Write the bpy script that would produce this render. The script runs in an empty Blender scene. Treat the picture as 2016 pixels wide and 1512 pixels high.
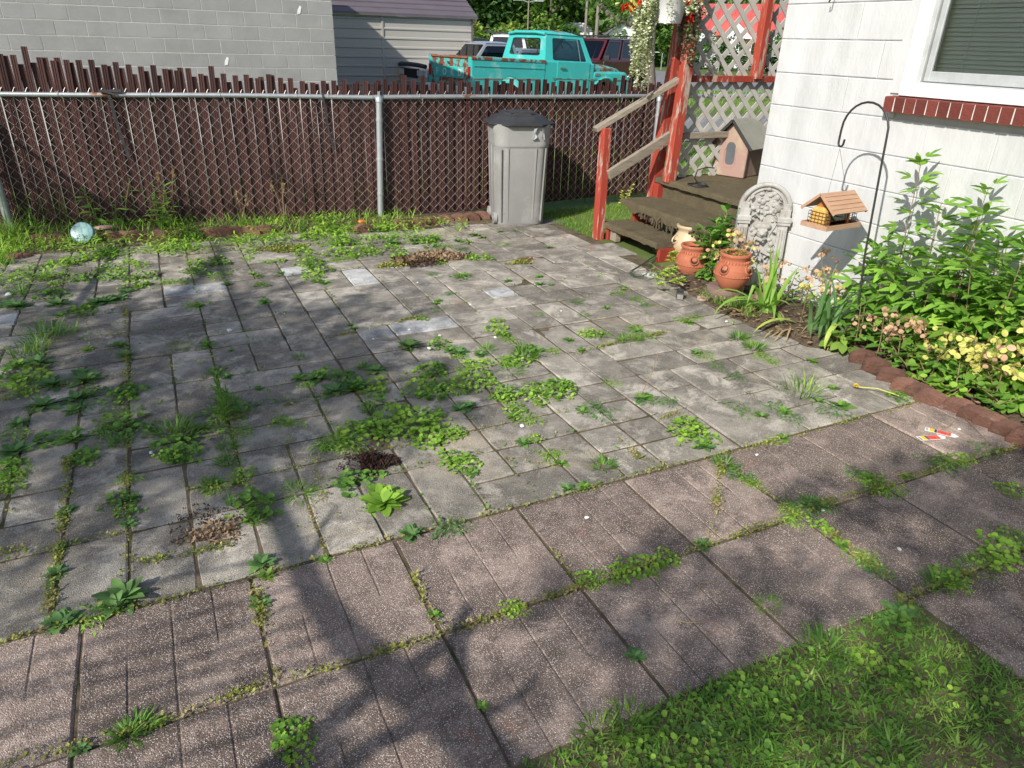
import bpy, math, random
import numpy as np
from mathutils import Vector, Matrix
rnd = random.Random(7)
NR = np.random.RandomState(11)
PI = math.pi
sc = bpy.context.scene
COL = sc.collection

# ------------------------------------------------------------------ camera, sky, sun
RX, RY = 2016.0, 1512.0
FPX = 1400.0
YAW, PITCH, ROLL, EYE = math.radians(26.4), math.radians(25.8), math.radians(1.7), 1.62
Fh = Vector((math.sin(YAW), math.cos(YAW), 0)); R0 = Vector((math.cos(YAW), -math.sin(YAW), 0)); ZZ = Vector((0, 0, 1))
FW = Fh*math.cos(PITCH) - ZZ*math.sin(PITCH); U0 = Fh*math.sin(PITCH) + ZZ*math.cos(PITCH)
RT = R0*math.cos(ROLL) + U0*math.sin(ROLL); UP = -R0*math.sin(ROLL) + U0*math.cos(ROLL)
CAM = Vector((0, 0, EYE))
cd = bpy.data.cameras.new('camera'); cam = bpy.data.objects.new('camera', cd); COL.objects.link(cam)
cam.matrix_world = Matrix(((RT.x, UP.x, -FW.x, 0), (RT.y, UP.y, -FW.y, 0), (RT.z, UP.z, -FW.z, EYE), (0, 0, 0, 1)))
cd.sensor_width = 36.0; cd.lens = 36.0*FPX/RX; cd.clip_start = 0.05; cd.clip_end = 1500
sc.camera = cam

SUN_AZ, SUN_EL = math.radians(30), math.radians(36)      # direction shadows fall (from +X) and elevation
sun_to = Vector((math.cos(SUN_AZ)*math.cos(SUN_EL), math.sin(SUN_AZ)*math.cos(SUN_EL), -math.sin(SUN_EL)))
sl = bpy.data.lights.new('sun', 'SUN'); sl.energy = 4.7; sl.angle = math.radians(0.55); sl.color = (1.0, 0.945, 0.86)
so = bpy.data.objects.new('sun', sl); COL.objects.link(so)
so.rotation_euler = sun_to.to_track_quat('-Z', 'Y').to_euler(); so.location = (-20, -10, 20)
w = bpy.data.worlds.new('World'); sc.world = w; w.use_nodes = True
wn = w.node_tree; bg = wn.nodes['Background']
sk = wn.nodes.new('ShaderNodeTexSky'); sk.sky_type = 'NISHITA'; sk.sun_disc = False
sk.sun_elevation = SUN_EL
src = -sun_to
sk.sun_rotation = math.atan2(src.x, src.y)
sk.air_density = 1.0; sk.dust_density = 1.5; sk.altitude = 200
wn.links.new(sk.outputs[0], bg.inputs[0]); bg.inputs[1].default_value = 0.115
sc.view_settings.view_transform = 'Standard'; sc.view_settings.look = 'None'
sc.view_settings.exposure = 0.34; sc.view_settings.gamma = 1.0; sc.view_settings.use_curve_mapping = False

def ray(u, v): return FW + RT*((u-1008)/FPX) + UP*((756-v)/FPX)
def at(u, v, z=0.0):
    d = ray(u, v); return CAM + d*((z-EYE)/d.z)
def onx(u, v, x):
    d = ray(u, v); return CAM + d*(x/d.x)
def ony(u, v, y):
    d = ray(u, v); return CAM + d*(y/d.y)
def inview(p, m=0.0):
    q = Vector(p)-CAM; z = q.dot(FW)
    if z < 0.2: return False
    u = 1008+FPX*q.dot(RT)/z; v = 756-FPX*q.dot(UP)/z
    return -m < u < RX+m and -m < v < RY+m

# ------------------------------------------------------------------ materials
def newmat(name):
    m = bpy.data.materials.new(name); m.use_nodes = True
    nt = m.node_tree; b = nt.nodes['Principled BSDF']
    return m, nt, b
def N(nt, t, **kw):
    n = nt.nodes.new(t)
    for k, v in kw.items(): setattr(n, k, v)
    return n
def col4(c): return (c[0], c[1], c[2], 1)
def noise(nt, vec, scale, detail=5, rough=.6, dist=0):
    n = N(nt, 'ShaderNodeTexNoise'); n.inputs['Scale'].default_value = scale; n.inputs['Detail'].default_value = detail
    n.inputs['Roughness'].default_value = rough; n.inputs['Distortion'].default_value = dist
    nt.links.new(vec, n.inputs['Vector']); return n.outputs['Fac']
def ramp(nt, fac, stops, interp='LINEAR'):
    r = N(nt, 'ShaderNodeValToRGB'); r.color_ramp.interpolation = interp
    e = r.color_ramp.elements
    while len(e) < len(stops): e.new(0.5)
    for i, (p, c) in enumerate(stops):
        e[i].position = p; e[i].color = col4(c) if not isinstance(c, (int, float)) else (c, c, c, 1)
    nt.links.new(fac, r.inputs['Fac']); return r.outputs['Color']
def mix(nt, fac, a, b, blend='MIX'):
    m = N(nt, 'ShaderNodeMix', data_type='RGBA', blend_type=blend)
    if isinstance(fac, (int, float)): m.inputs[0].default_value = fac
    else: nt.links.new(fac, m.inputs[0])
    for i, x in ((6, a), (7, b)):
        if isinstance(x, (tuple, list)): m.inputs[i].default_value = col4(x)
        else: nt.links.new(x, m.inputs[i])
    return m.outputs[2]
def math_(nt, op, a, b=0.0, c=None):
    m = N(nt, 'ShaderNodeMath', operation=op)
    for i, x in enumerate((a, b) if c is None else (a, b, c)):
        if isinstance(x, (int, float)): m.inputs[i].default_value = x
        else: nt.links.new(x, m.inputs[i])
    return m.outputs[0]
def coords(nt, kind='Object', scale=(1, 1, 1)):
    if kind == 'World': o = N(nt, 'ShaderNodeNewGeometry').outputs['Position']
    else: o = N(nt, 'ShaderNodeTexCoord').outputs[kind]
    mp = N(nt, 'ShaderNodeMapping'); mp.inputs['Scale'].default_value = scale
    nt.links.new(o, mp.inputs['Vector']); return mp.outputs['Vector']
def bump(nt, b, h, dist, strength=1.0):
    n = N(nt, 'ShaderNodeBump'); n.inputs['Distance'].default_value = dist; n.inputs['Strength'].default_value = strength
    nt.links.new(h, n.inputs['Height']); nt.links.new(n.outputs[0], b.inputs['Normal'])
def rndval(nt, src, amt):
    """brightness factor 1-amt .. 1+amt by object or island"""
    if src == 'object': r = N(nt, 'ShaderNodeObjectInfo').outputs['Random']
    else: r = N(nt, 'ShaderNodeNewGeometry').outputs['Random Per Island']
    return math_(nt, 'MULTIPLY_ADD', r, 2*amt, 1-amt), r
def scale_col(nt, colr, f):
    c = N(nt, 'ShaderNodeCombineColor')
    for i in range(3): nt.links.new(f, c.inputs[i])
    return mix(nt, 1.0, colr, c.outputs[0], 'MULTIPLY')

def M(name, c1, c2=None, scale=4, rough=.8, bmp=0, bscale=60, spec=.3, metal=0, coord='Object', st=(1, 1, 1),
      c3=None, s3=2, t3=.55, w3=.06, rnd_src=None, rnd_amt=.15, st3=None, c4=None, s4=10, t4=.6, w4=.04, alpha=None, trans=0, coat=0):
    m, nt, b = newmat(name)
    v = coords(nt, coord, st)
    if c2 is None: c2 = tuple(x*.8 for x in c1)
    c = ramp(nt, noise(nt, v, scale, 6, .65), [(.32, c1), (.68, c2)])
    if c3 is not None:
        v3 = coords(nt, coord, st3) if st3 else v
        f = ramp(nt, noise(nt, v3, s3, 6, .7), [(max(0, t3-w3), 0.), (min(1, t3+w3), 1.)]); c = mix(nt, f, c, c3)
    if c4 is not None:
        f = ramp(nt, noise(nt, v, s4, 5, .7), [(max(0, t4-w4), 0.), (min(1, t4+w4), 1.)]); c = mix(nt, f, c, c4)
    if rnd_src:
        f, _ = rndval(nt, rnd_src, rnd_amt); c = scale_col(nt, c, f)
    nt.links.new(c, b.inputs['Base Color'])
    b.inputs['Roughness'].default_value = rough; b.inputs['Metallic'].default_value = metal
    b.inputs['Specular IOR Level'].default_value = spec; b.inputs['Coat Weight'].default_value = coat
    if trans: b.inputs['Transmission Weight'].default_value = trans
    if alpha is not None: b.inputs['Alpha'].default_value = alpha
    if bmp: bump(nt, b, noise(nt, coords(nt, coord, st), bscale, 4, .7), bmp)
    return m

def leafmat(name, c1, c2, c3=None, hue_scale=3, transl=.3, rough=.5, amt=.3, spec=.3):
    """leaf: colour by island and by clump, some light let through"""
    m, nt, b = newmat(name)
    v = coords(nt, 'World')
    f, r = rndval(nt, 'island', amt)
    c = mix(nt, r, c1, c2)
    if c3 is not None:
        c = mix(nt, ramp(nt, noise(nt, v, hue_scale, 3, .6), [(.5, 0.), (.68, 1.)]), c, c3)
    c = scale_col(nt, c, f)
    nt.links.new(c, b.inputs['Base Color']); b.inputs['Roughness'].default_value = rough
    b.inputs['Specular IOR Level'].default_value = spec
    tr = N(nt, 'ShaderNodeBsdfTranslucent'); nt.links.new(mix(nt, 1.0, c, (1.25, 1.5, .55), 'MULTIPLY'), tr.inputs['Color'])
    ms = N(nt, 'ShaderNodeMixShader'); ms.inputs[0].default_value = transl
    nt.links.new(b.outputs[0], ms.inputs[1]); nt.links.new(tr.outputs[0], ms.inputs[2])
    nt.links.new(ms.outputs[0], nt.nodes['Material Output'].inputs['Surface'])
    return m

def paver_mat(name, lo, hi, stain, tan, chips, chipamt, redspot=None):
    m, nt, b = newmat(name)
    wv = coords(nt, 'World')
    f, r = rndval(nt, 'object', .23)
    base = mix(nt, r, lo, hi)
    blot = noise(nt, wv, 2.1, 6, .62, .4)
    base = mix(nt, ramp(nt, blot, [(.40, 0.), (.62, 1.)]), base, stain)
    mid = noise(nt, wv, 9, 7, .72)
    base = mix(nt, ramp(nt, mid, [(.38, .62), (.66, 1.35)]), (0, 0, 0), base) if False else scale_col(nt, base, ramp(nt, mid, [(.3, .68), (.7, 1.32)]))
    pd = ramp(nt, noise(nt, wv, 4.3, 8, .75, .5), [(.50, 0.), (.60, .9)]); base = mix(nt, pd, base, tuple(min(.6, x*1.35) for x in hi))
    dk = ramp(nt, noise(nt, wv, 6.7, 8, .75, .8), [(.52, 0.), (.64, .8)]); base = mix(nt, dk, base, tuple(x*.62 for x in lo))
    sand = ramp(nt, noise(nt, wv, 1.3, 7, .68, .6), [(.56, 0.), (.68, .8)])
    base = mix(nt, sand, base, tan)
    if redspot:
        rs = ramp(nt, noise(nt, wv, 2.7, 8, .8), [(.60, 0.), (.70, .75)])
        base = mix(nt, rs, base, redspot)
    base = scale_col(nt, base, f)
    # aggregate: light and dark chips
    vo = N(nt, 'ShaderNodeTexVoronoi'); vo.inputs['Scale'].default_value = 290
    vo.inputs['Randomness'].default_value = 1; nt.links.new(wv, vo.inputs['Vector'])
    sep = N(nt, 'ShaderNodeSeparateColor'); nt.links.new(vo.outputs['Color'], sep.inputs[0])
    chip = math_(nt, 'GREATER_THAN', sep.outputs[0], chipamt)
    core = math_(nt, 'LESS_THAN', vo.outputs['Distance'], .42)
    cm = math_(nt, 'MULTIPLY', chip, core)
    cc = mix(nt, sep.outputs[1], tuple(x*.55 for x in chips), chips)
    base = mix(nt, math_(nt, 'MULTIPLY', cm, .95), base, cc)
    fine = noise(nt, wv, 260, 3, .8)
    base = scale_col(nt, base, ramp(nt, fine, [(.32, .50), (.68, 1.50)]))
    nt.links.new(base, b.inputs['Base Color'])
    b.inputs['Roughness'].default_value = .88; b.inputs['Specular IOR Level'].default_value = .22
    h = math_(nt, 'ADD', math_(nt, 'MULTIPLY', fine, .6), math_(nt, 'MULTIPLY', mid, 1.2))
    h = math_(nt, 'ADD', h, math_(nt, 'MULTIPLY', vo.outputs['Distance'], -.5))
    bump(nt, b, h, .0055)
    return m

MT = {}
MT['grey_paver'] = paver_mat('grey_concrete_paver', (.275, .248, .208), (.37, .338, .288), (.185, .168, .142), (.47, .40, .30), (.5, .49, .46), .80)
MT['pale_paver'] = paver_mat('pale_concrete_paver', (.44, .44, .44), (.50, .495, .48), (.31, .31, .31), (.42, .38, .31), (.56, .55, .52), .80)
MT['red_paver'] = paver_mat('red_aggregate_paver', (.225, .170, .142), (.285, .220, .185), (.165, .126, .107), (.32, .255, .20), (.78, .70, .64), .66, (.42, .19, .14))
MT['bed_sand'] = M('joint_sand', (.17, .13, .085), (.07, .055, .035), 14, .95, .006, 90, coord='World', c3=(.05, .055, .018), s3=5, t3=.58)
MT['soil'] = M('garden_soil', (.085, .058, .038), (.15, .11, .075), 12, .95, .02, 60, coord='World', c3=(.04, .028, .02), s3=30, t3=.55)
MT['ground'] = M('ground_grass_soil', (.075, .12, .025), (.12, .16, .04), 1.5, .95, .01, 40, coord='World', c3=(.14, .11, .06), s3=.8, t3=.62)
MT['asphalt'] = M('road_asphalt', (.17, .17, .18), (.22, .22, .225), 3, .9, .004, 200, coord='World')
MT['gravel'] = M('gravel', (.25, .23, .2), (.16, .15, .13), 30, .95, .02, 60, coord='World')
MT['cmu'] = M('grey_block', (.275, .28, .275), (.32, .325, .318), 3, .92, .004, 160, coord='World', c3=(.22, .225, .225), s3=.9, t3=.66, w3=.15, rnd_src='object', rnd_amt=.05, c4=(.22, .22, .22), s4=120, t4=.66, w4=.05)
MT['mortar'] = M('mortar', (.62, .62, .58), (.54, .54, .51), 20, .95, .003, 120, coord='World')
MT['whitewall'] = M('painted_block', (.60, .605, .605), (.52, .53, .535), 2.2, .72, .003, 55, coord='World', st=(1, 1, .35), c3=(.42, .43, .43), s3=1.3, t3=.60, w3=.20, st3=(3, 3, .55))
MT['slat'] = M('brown_plastic_slat', (.070, .028, .025), (.048, .020, .018), 6, .5, .0015, 30, st=(6, 6, .6), spec=.35, rnd_src='object', rnd_amt=.30, c3=(.20, .12, .10), s3=6, t3=.72, w3=.1)
MT['galv'] = M('galvanized_steel', (.44, .47, .49), (.34, .37, .39), 14, .38, .0008, 80, spec=.5, metal=.55, coord='World', c3=(.27, .11, .045), s3=3.4, t3=.63, w3=.03)
MT['galvclean'] = M('galvanized_post', (.46, .50, .52), (.38, .42, .44), 10, .4, .0005, 80, spec=.5, metal=.5, coord='World')
MT['wire'] = M('fence_wire', (.62, .60, .54), (.48, .46, .41), 40, .45, spec=.5, metal=.2, coord='World')
MT['black'] = M('black_plastic', (.025, .026, .028), (.04, .041, .043), 8, .55, .001, 90, spec=.4)
MT['strap'] = M('black_rubber_strap', (.03, .032, .036), (.06, .06, .065), 20, .6)
MT['blackmetal'] = M('black_painted_steel', (.02, .02, .02), (.035, .03, .027), 20, .45, spec=.5)
MT['redwood'] = M('flaking_red_paint', (.30, .045, .028), (.38, .065, .04), 5, .62, .004, 40, st=(1, 1, .2), c3=(.40, .33, .27), s3=9, t3=.56, w3=.03, st3=(2.2, 2.2, .35))
MT['redsolid'] = M('red_paint', (.34, .05, .032), (.26, .04, .028), 5, .55, .002, 50, st=(1, 1, .2), c3=(.36, .28, .22), s3=14, t3=.70, w3=.02)
MT['oldwood'] = M('weathered_rail_wood', (.33, .29, .23), (.22, .185, .14), 18, .85, .004, 70, st=(.25, 3, 3), c3=(.30, .05, .03), s3=5, t3=.66, w3=.04, c4=(.10, .08, .06), s4=40, t4=.64)
MT['carpet'] = M('brown_green_carpet', (.19, .155, .095), (.125, .10, .062), 9, 1., .022, 240, coord='World', spec=.05, c3=(.27, .24, .16), s3=200, t3=.56, w3=.08)
MT['lattice'] = M('weathered_white_lattice', (.52, .51, .47), (.42, .41, .37), 8, .8, .001, 60, coord='World', c3=(.30, .29, .25), s3=3, t3=.68, w3=.1)
MT['canbody'] = M('grey_bin_plastic', (.255, .255, .25), (.31, .31, .30), 3, .55, .0006, 60, spec=.35, c3=(.40, .40, .39), s3=3.2, t3=.62, w3=.10, c4=(.21, .21, .205), s4=7, t4=.68, w4=.06)
MT['terracotta'] = M('terracotta', (.40, .135, .075), (.32, .105, .055), 6, .75, .0015, 60, c3=(.58, .30, .19), s3=9, t3=.66)
MT['creamglaze'] = M('cream_glazed_clay', (.50, .39, .25), (.43, .33, .20), 3, .5, .001, 30, spec=.5)
MT['darksoil'] = M('potting_soil', (.02, .015, .012), (.05, .035, .028), 60, 1., .01, 90)
MT['stone'] = M('rough_red_stone', (.24, .165, .135), (.16, .11, .09), 12, .95, .012, 45, coord='World', c3=(.30, .25, .22), s3=20, t3=.62)
MT['pinkstone'] = M('pink_flat_stone', (.48, .33, .27), (.38, .25, .20), 9, .9, .008, 60, coord='World')
MT['scallop'] = M('scalloped_brick', (.24, .12, .085), (.15, .08, .06), 14, .95, .012, 70, coord='World', rnd_src='object', rnd_amt=.3, c3=(.32, .24, .19), s3=18, t3=.66)
MT['statue'] = M('weathered_cast_stone', (.43, .425, .405), (.31, .305, .285), 9, .85, .003, 60, c3=(.20, .175, .145), s3=5, t3=.60, w3=.09)
MT['cedar'] = M('weathered_cedar', (.46, .29, .19), (.36, .22, .14), 14, .75, .0012, 70, st=(.4, 3, 3), c3=(.60, .44, .33), s3=30, t3=.72, w3=.03)
MT['cedarorange'] = M('orange_cedar', (.46, .17, .055), (.36, .12, .04), 14, .6, .001, 70, st=(3, 3, .4))
MT['suet'] = M('yellow_suet', (.68, .42, .12), (.56, .32, .08), 40, .8, .006, 90)
MT['sill'] = M('red_sill_brick', (.20, .048, .035), (.125, .032, .026), 22, .8, .003, 60, st=(1, 4, 9), rnd_src='object', rnd_amt=.22, c3=(.10, .035, .03), s3=12, t3=.64, w3=.1)
MT['vinyl'] = M('white_window_frame', (.80, .81, .82), (.76, .77, .78), 3, .35, spec=.45)
MT['alu'] = M('dull_aluminium', (.50, .52, .52), (.40, .42, .42), 12, .5, spec=.4, metal=.3)
MT['blind'] = M('blind_slat', (.66, .69, .67), (.60, .63, .61), 3, .5)
MT['dark'] = M('dark_interior', (.012, .012, .013), (.02, .02, .022), 3, .9)
MT['pinkhouse'] = M('faded_pink_plastic', (.36, .225, .195), (.30, .215, .17), 3, .7, .002, 40, c3=(.42, .36, .24), s3=4, t3=.60, w3=.14)
MT['slategrey'] = M('grey_flap', (.12, .13, .14), (.09, .10, .11), 5, .5)
MT['catroof'] = M('grey_green_shingle_plastic', (.33, .33, .28), (.26, .26, .22), 8, .85, .003, 90)
MT['teal_lid'] = M('teal_plastic_lid', (.20, .36, .35), (.16, .29, .29), 7, .4, spec=.5)
MT['gold'] = M('suet', (.6, .4, .1))
MT['shedwall'] = M('shed_tan_metal', (.42, .40, .36), (.38, .36, .325), 1.2, .42, spec=.5, coord='World', metal=.1)
MT['shedroof'] = M('shed_brown_roof', (.145, .125, .14), (.12, .10, .115), 2, .45, spec=.5, coord='World', metal=.1)
MT['turq'] = M('turquoise_truck_paint', (.035, .47, .43), (.05, .40, .38), 2.5, .42, .0008, 30, spec=.45, coat=.15, c3=(.24, .50, .46), s3=2.2, t3=.60, w3=.06, c4=(.20, .07, .04), s4=3.5, t4=.70, w4=.02)
MT['turqrust'] = M('rusty_turquoise_paint', (.06, .42, .38), (.10, .36, .33), 2.5, .6, .001, 30, spec=.4, c3=(.17, .055, .03), s3=4.5, t3=.49, w3=.02, c4=(.42, .20, .13), s4=12, t4=.62)
MT['rust'] = M('rust', (.19, .065, .035), (.30, .12, .07), 8, .85, .002, 60)
MT['greypaint'] = M('silver_grey_paint', (.36, .38, .42), (.34, .36, .40), 2, .3, spec=.5, metal=.35, coat=.4)
MT['maroon'] = M('maroon_paint', (.10, .012, .018), (.08, .010, .014), 2, .28, spec=.5, coat=.5)
MT['whitepaint'] = M('white_car_paint', (.72, .73, .74), (.66, .67, .68), 2, .3, spec=.5, coat=.3)
MT['navy'] = M('dark_blue_paint', (.015, .02, .035), (.02, .025, .04), 2, .3, spec=.5, coat=.4)
MT['chrome'] = M('dull_chrome', (.55, .55, .54), (.42, .42, .42), 8, .25, metal=.9)
MT['tyre'] = M('tyre_rubber', (.018, .018, .018), (.03, .03, .03), 20, .8)
MT['redlens'] = M('red_lens', (.35, .02, .015), (.30, .015, .01), 3, .3, spec=.5)
MT['amber'] = M('amber_lens', (.55, .18, .03), (.5, .15, .02), 3, .3, spec=.5)
MT['clearlens'] = M('headlight_lens', (.42, .45, .46), (.30, .32, .33), 20, .15, spec=.6)
MT['lettering'] = M('pale_lettering', (.55, .62, .58), (.45, .55, .52), 8, .6)
MT['bark'] = M('tree_bark', (.17, .145, .12), (.10, .085, .07), 8, .95, .02, 20, st=(2, 2, .5), coord='World')
MT['pole'] = M('weathered_pole', (.24, .215, .18), (.18, .16, .135), 6, .9, st=(3, 3, .2))
MT['siding'] = M('white_siding', (.74, .76, .78), (.68, .70, .72), 2, .6)
MT['redroof'] = M('red_metal_roof', (.52, .10, .09), (.46, .09, .08), 2, .45, spec=.4)
MT['greyroof'] = M('grey_shingle_roof', (.17, .165, .17), (.13, .13, .135), 8, .9)
MT['brownroof'] = M('brown_shingle_roof', (.11, .065, .06), (.09, .05, .05), 8, .9)
MT['shutter'] = M('red_shutter', (.38, .05, .045), (.33, .04, .04), 3, .6)
MT['planter'] = M('white_planter', (.78, .79, .80), (.70, .71, .73), 3, .4, spec=.45)
MT['tagwhite'] = M('tag_white', (.78, .78, .76), (.74, .74, .72), 6, .5)
MT['tagred'] = M('tag_flower_print', (.62, .03, .06), (.70, .30, .02), 55, .4, c3=(.65, .03, .10), s3=90, t3=.5)
MT['tagyellow'] = M('tag_yellow', (.75, .52, .03), (.7, .5, .03), 6, .4)
MT['tagnavy'] = M('tag_navy', (.03, .04, .10), (.03, .04, .09), 6, .4)
MT['cable'] = M('black_cable', (.02, .02, .02), (.03, .03, .03), 6, .5)
MT['hose'] = M('dark_green_wire', (.03, .07, .045), (.035, .08, .05), 6, .5)
MT['deadgrass'] = leafmat('dead_straw', (.42, .33, .17), (.28, .20, .10), transl=.2)
MT['mulch'] = M('dark_mulch', (.045, .022, .016), (.10, .055, .04), 50, 1., .02, 90, coord='World')
MT['leafA'] = leafmat('leaf_bright', (0.173, 0.338, 0.045), (0.247, 0.405, 0.053), (0.300, 0.450, 0.060), 5)
MT['leafB'] = leafmat('leaf_mid', (0.095, 0.223, 0.041), (0.149, 0.284, 0.047), (0.189, 0.297, 0.054), 4)
MT['leafC'] = leafmat('leaf_bluegreen', (0.101, 0.209, 0.074), (0.135, 0.257, 0.081), (0.162, 0.270, 0.068), 3)
MT['lawn'] = leafmat('lawn_blade', (0.102, 0.239, 0.032), (0.167, 0.326, 0.043), (0.275, 0.362, 0.087), 7)
MT['moss'] = leafmat('moss', (0.163, 0.200, 0.031), (0.250, 0.263, 0.050), (0.300, 0.237, 0.088), 9, transl=.15)
MT['lime'] = leafmat('chartreuse_leaf', (.33, .46, .08), (.42, .52, .12), transl=.3)
MT['iris'] = leafmat('iris_leaf', (0.176, 0.324, 0.068), (0.270, 0.446, 0.081), transl=.35, amt=.2)
MT['irisblue'] = leafmat('blue_green_iris_leaf', (0.117, 0.234, 0.104), (0.169, 0.312, 0.104), transl=.3, amt=.2)
MT['shrub'] = leafmat('shrub_leaf', (0.128, 0.270, 0.038), (0.203, 0.375, 0.060), (0.240, 0.405, 0.060), 6, transl=.35)
MT['podyellow'] = leafmat('yellow_green_pod', (0.575, 0.564, 0.138), (0.690, 0.632, 0.230), transl=.35, amt=.18)
MT['podtan'] = leafmat('tan_pod', (0.644, 0.460, 0.299), (0.552, 0.345, 0.218), transl=.3, amt=.2)
MT['stem'] = leafmat('green_stem', (.14, .20, .05), (.20, .22, .08), transl=.1)
MT['drystem'] = leafmat('dry_stem', (.30, .20, .12), (.22, .15, .09), transl=.1)
MT['silverleaf'] = leafmat('silver_leaf', (0.506, 0.550, 0.396), (0.660, 0.682, 0.550), transl=.25, amt=.2)
MT['darkleaf'] = leafmat('dark_trailing_leaf', (.10, .13, .08), (.17, .20, .13), transl=.25)
MT['redflower'] = leafmat('red_petal', (.70, .02, .015), (.60, .03, .02), transl=.35)
MT['yellowflower'] = leafmat('yellow_petal', (.80, .62, .03), (.75, .55, .03), transl=.3)
MT['whiteflower'] = leafmat('white_petal', (.8, .8, .75), (.7, .7, .65), transl=.3)
MT['tree1'] = leafmat('tree_leaf_mid', (0.058, 0.137, 0.023), (0.098, 0.189, 0.033), (0.130, 0.221, 0.039), .35, transl=.25)
MT['tree2'] = leafmat('tree_leaf_pale', (.11, .18, .05), (.15, .22, .07), (.19, .25, .09), .5, transl=.25)
MT['tree3'] = leafmat('tree_leaf_dark', (0.031, 0.084, 0.021), (0.056, 0.119, 0.028), (0.070, 0.140, 0.028), .3, transl=.2)
MT['hedge'] = leafmat('hedge_leaf', (0.120, 0.216, 0.036), (0.168, 0.264, 0.048), (0.264, 0.216, 0.060), .5, transl=.25)

def glassmat(name, tint=(.97, .985, .98), rough=.02, dark=.0):
    m, nt, b = newmat(name)
    gl = N(nt, 'ShaderNodeBsdfGlossy'); gl.inputs['Roughness'].default_value = rough
    tr = N(nt, 'ShaderNodeBsdfTransparent'); tr.inputs['Color'].default_value = col4(tint)
    fr = N(nt, 'ShaderNodeFresnel'); fr.inputs['IOR'].default_value = 1.5
    f = math_(nt, 'MULTIPLY_ADD', fr.outputs[0], 1.0, .05)
    ms = N(nt, 'ShaderNodeMixShader'); nt.links.new(f, ms.inputs[0])
    nt.links.new(tr.outputs[0], ms.inputs[1]); nt.links.new(gl.outputs[0], ms.inputs[2])
    nt.links.new(ms.outputs[0], nt.nodes['Material Output'].inputs['Surface'])
    return m
MT['glass'] = glassmat('clear_glass')
MT['tint'] = glassmat('tinted_glass', (.10, .13, .15))

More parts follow.
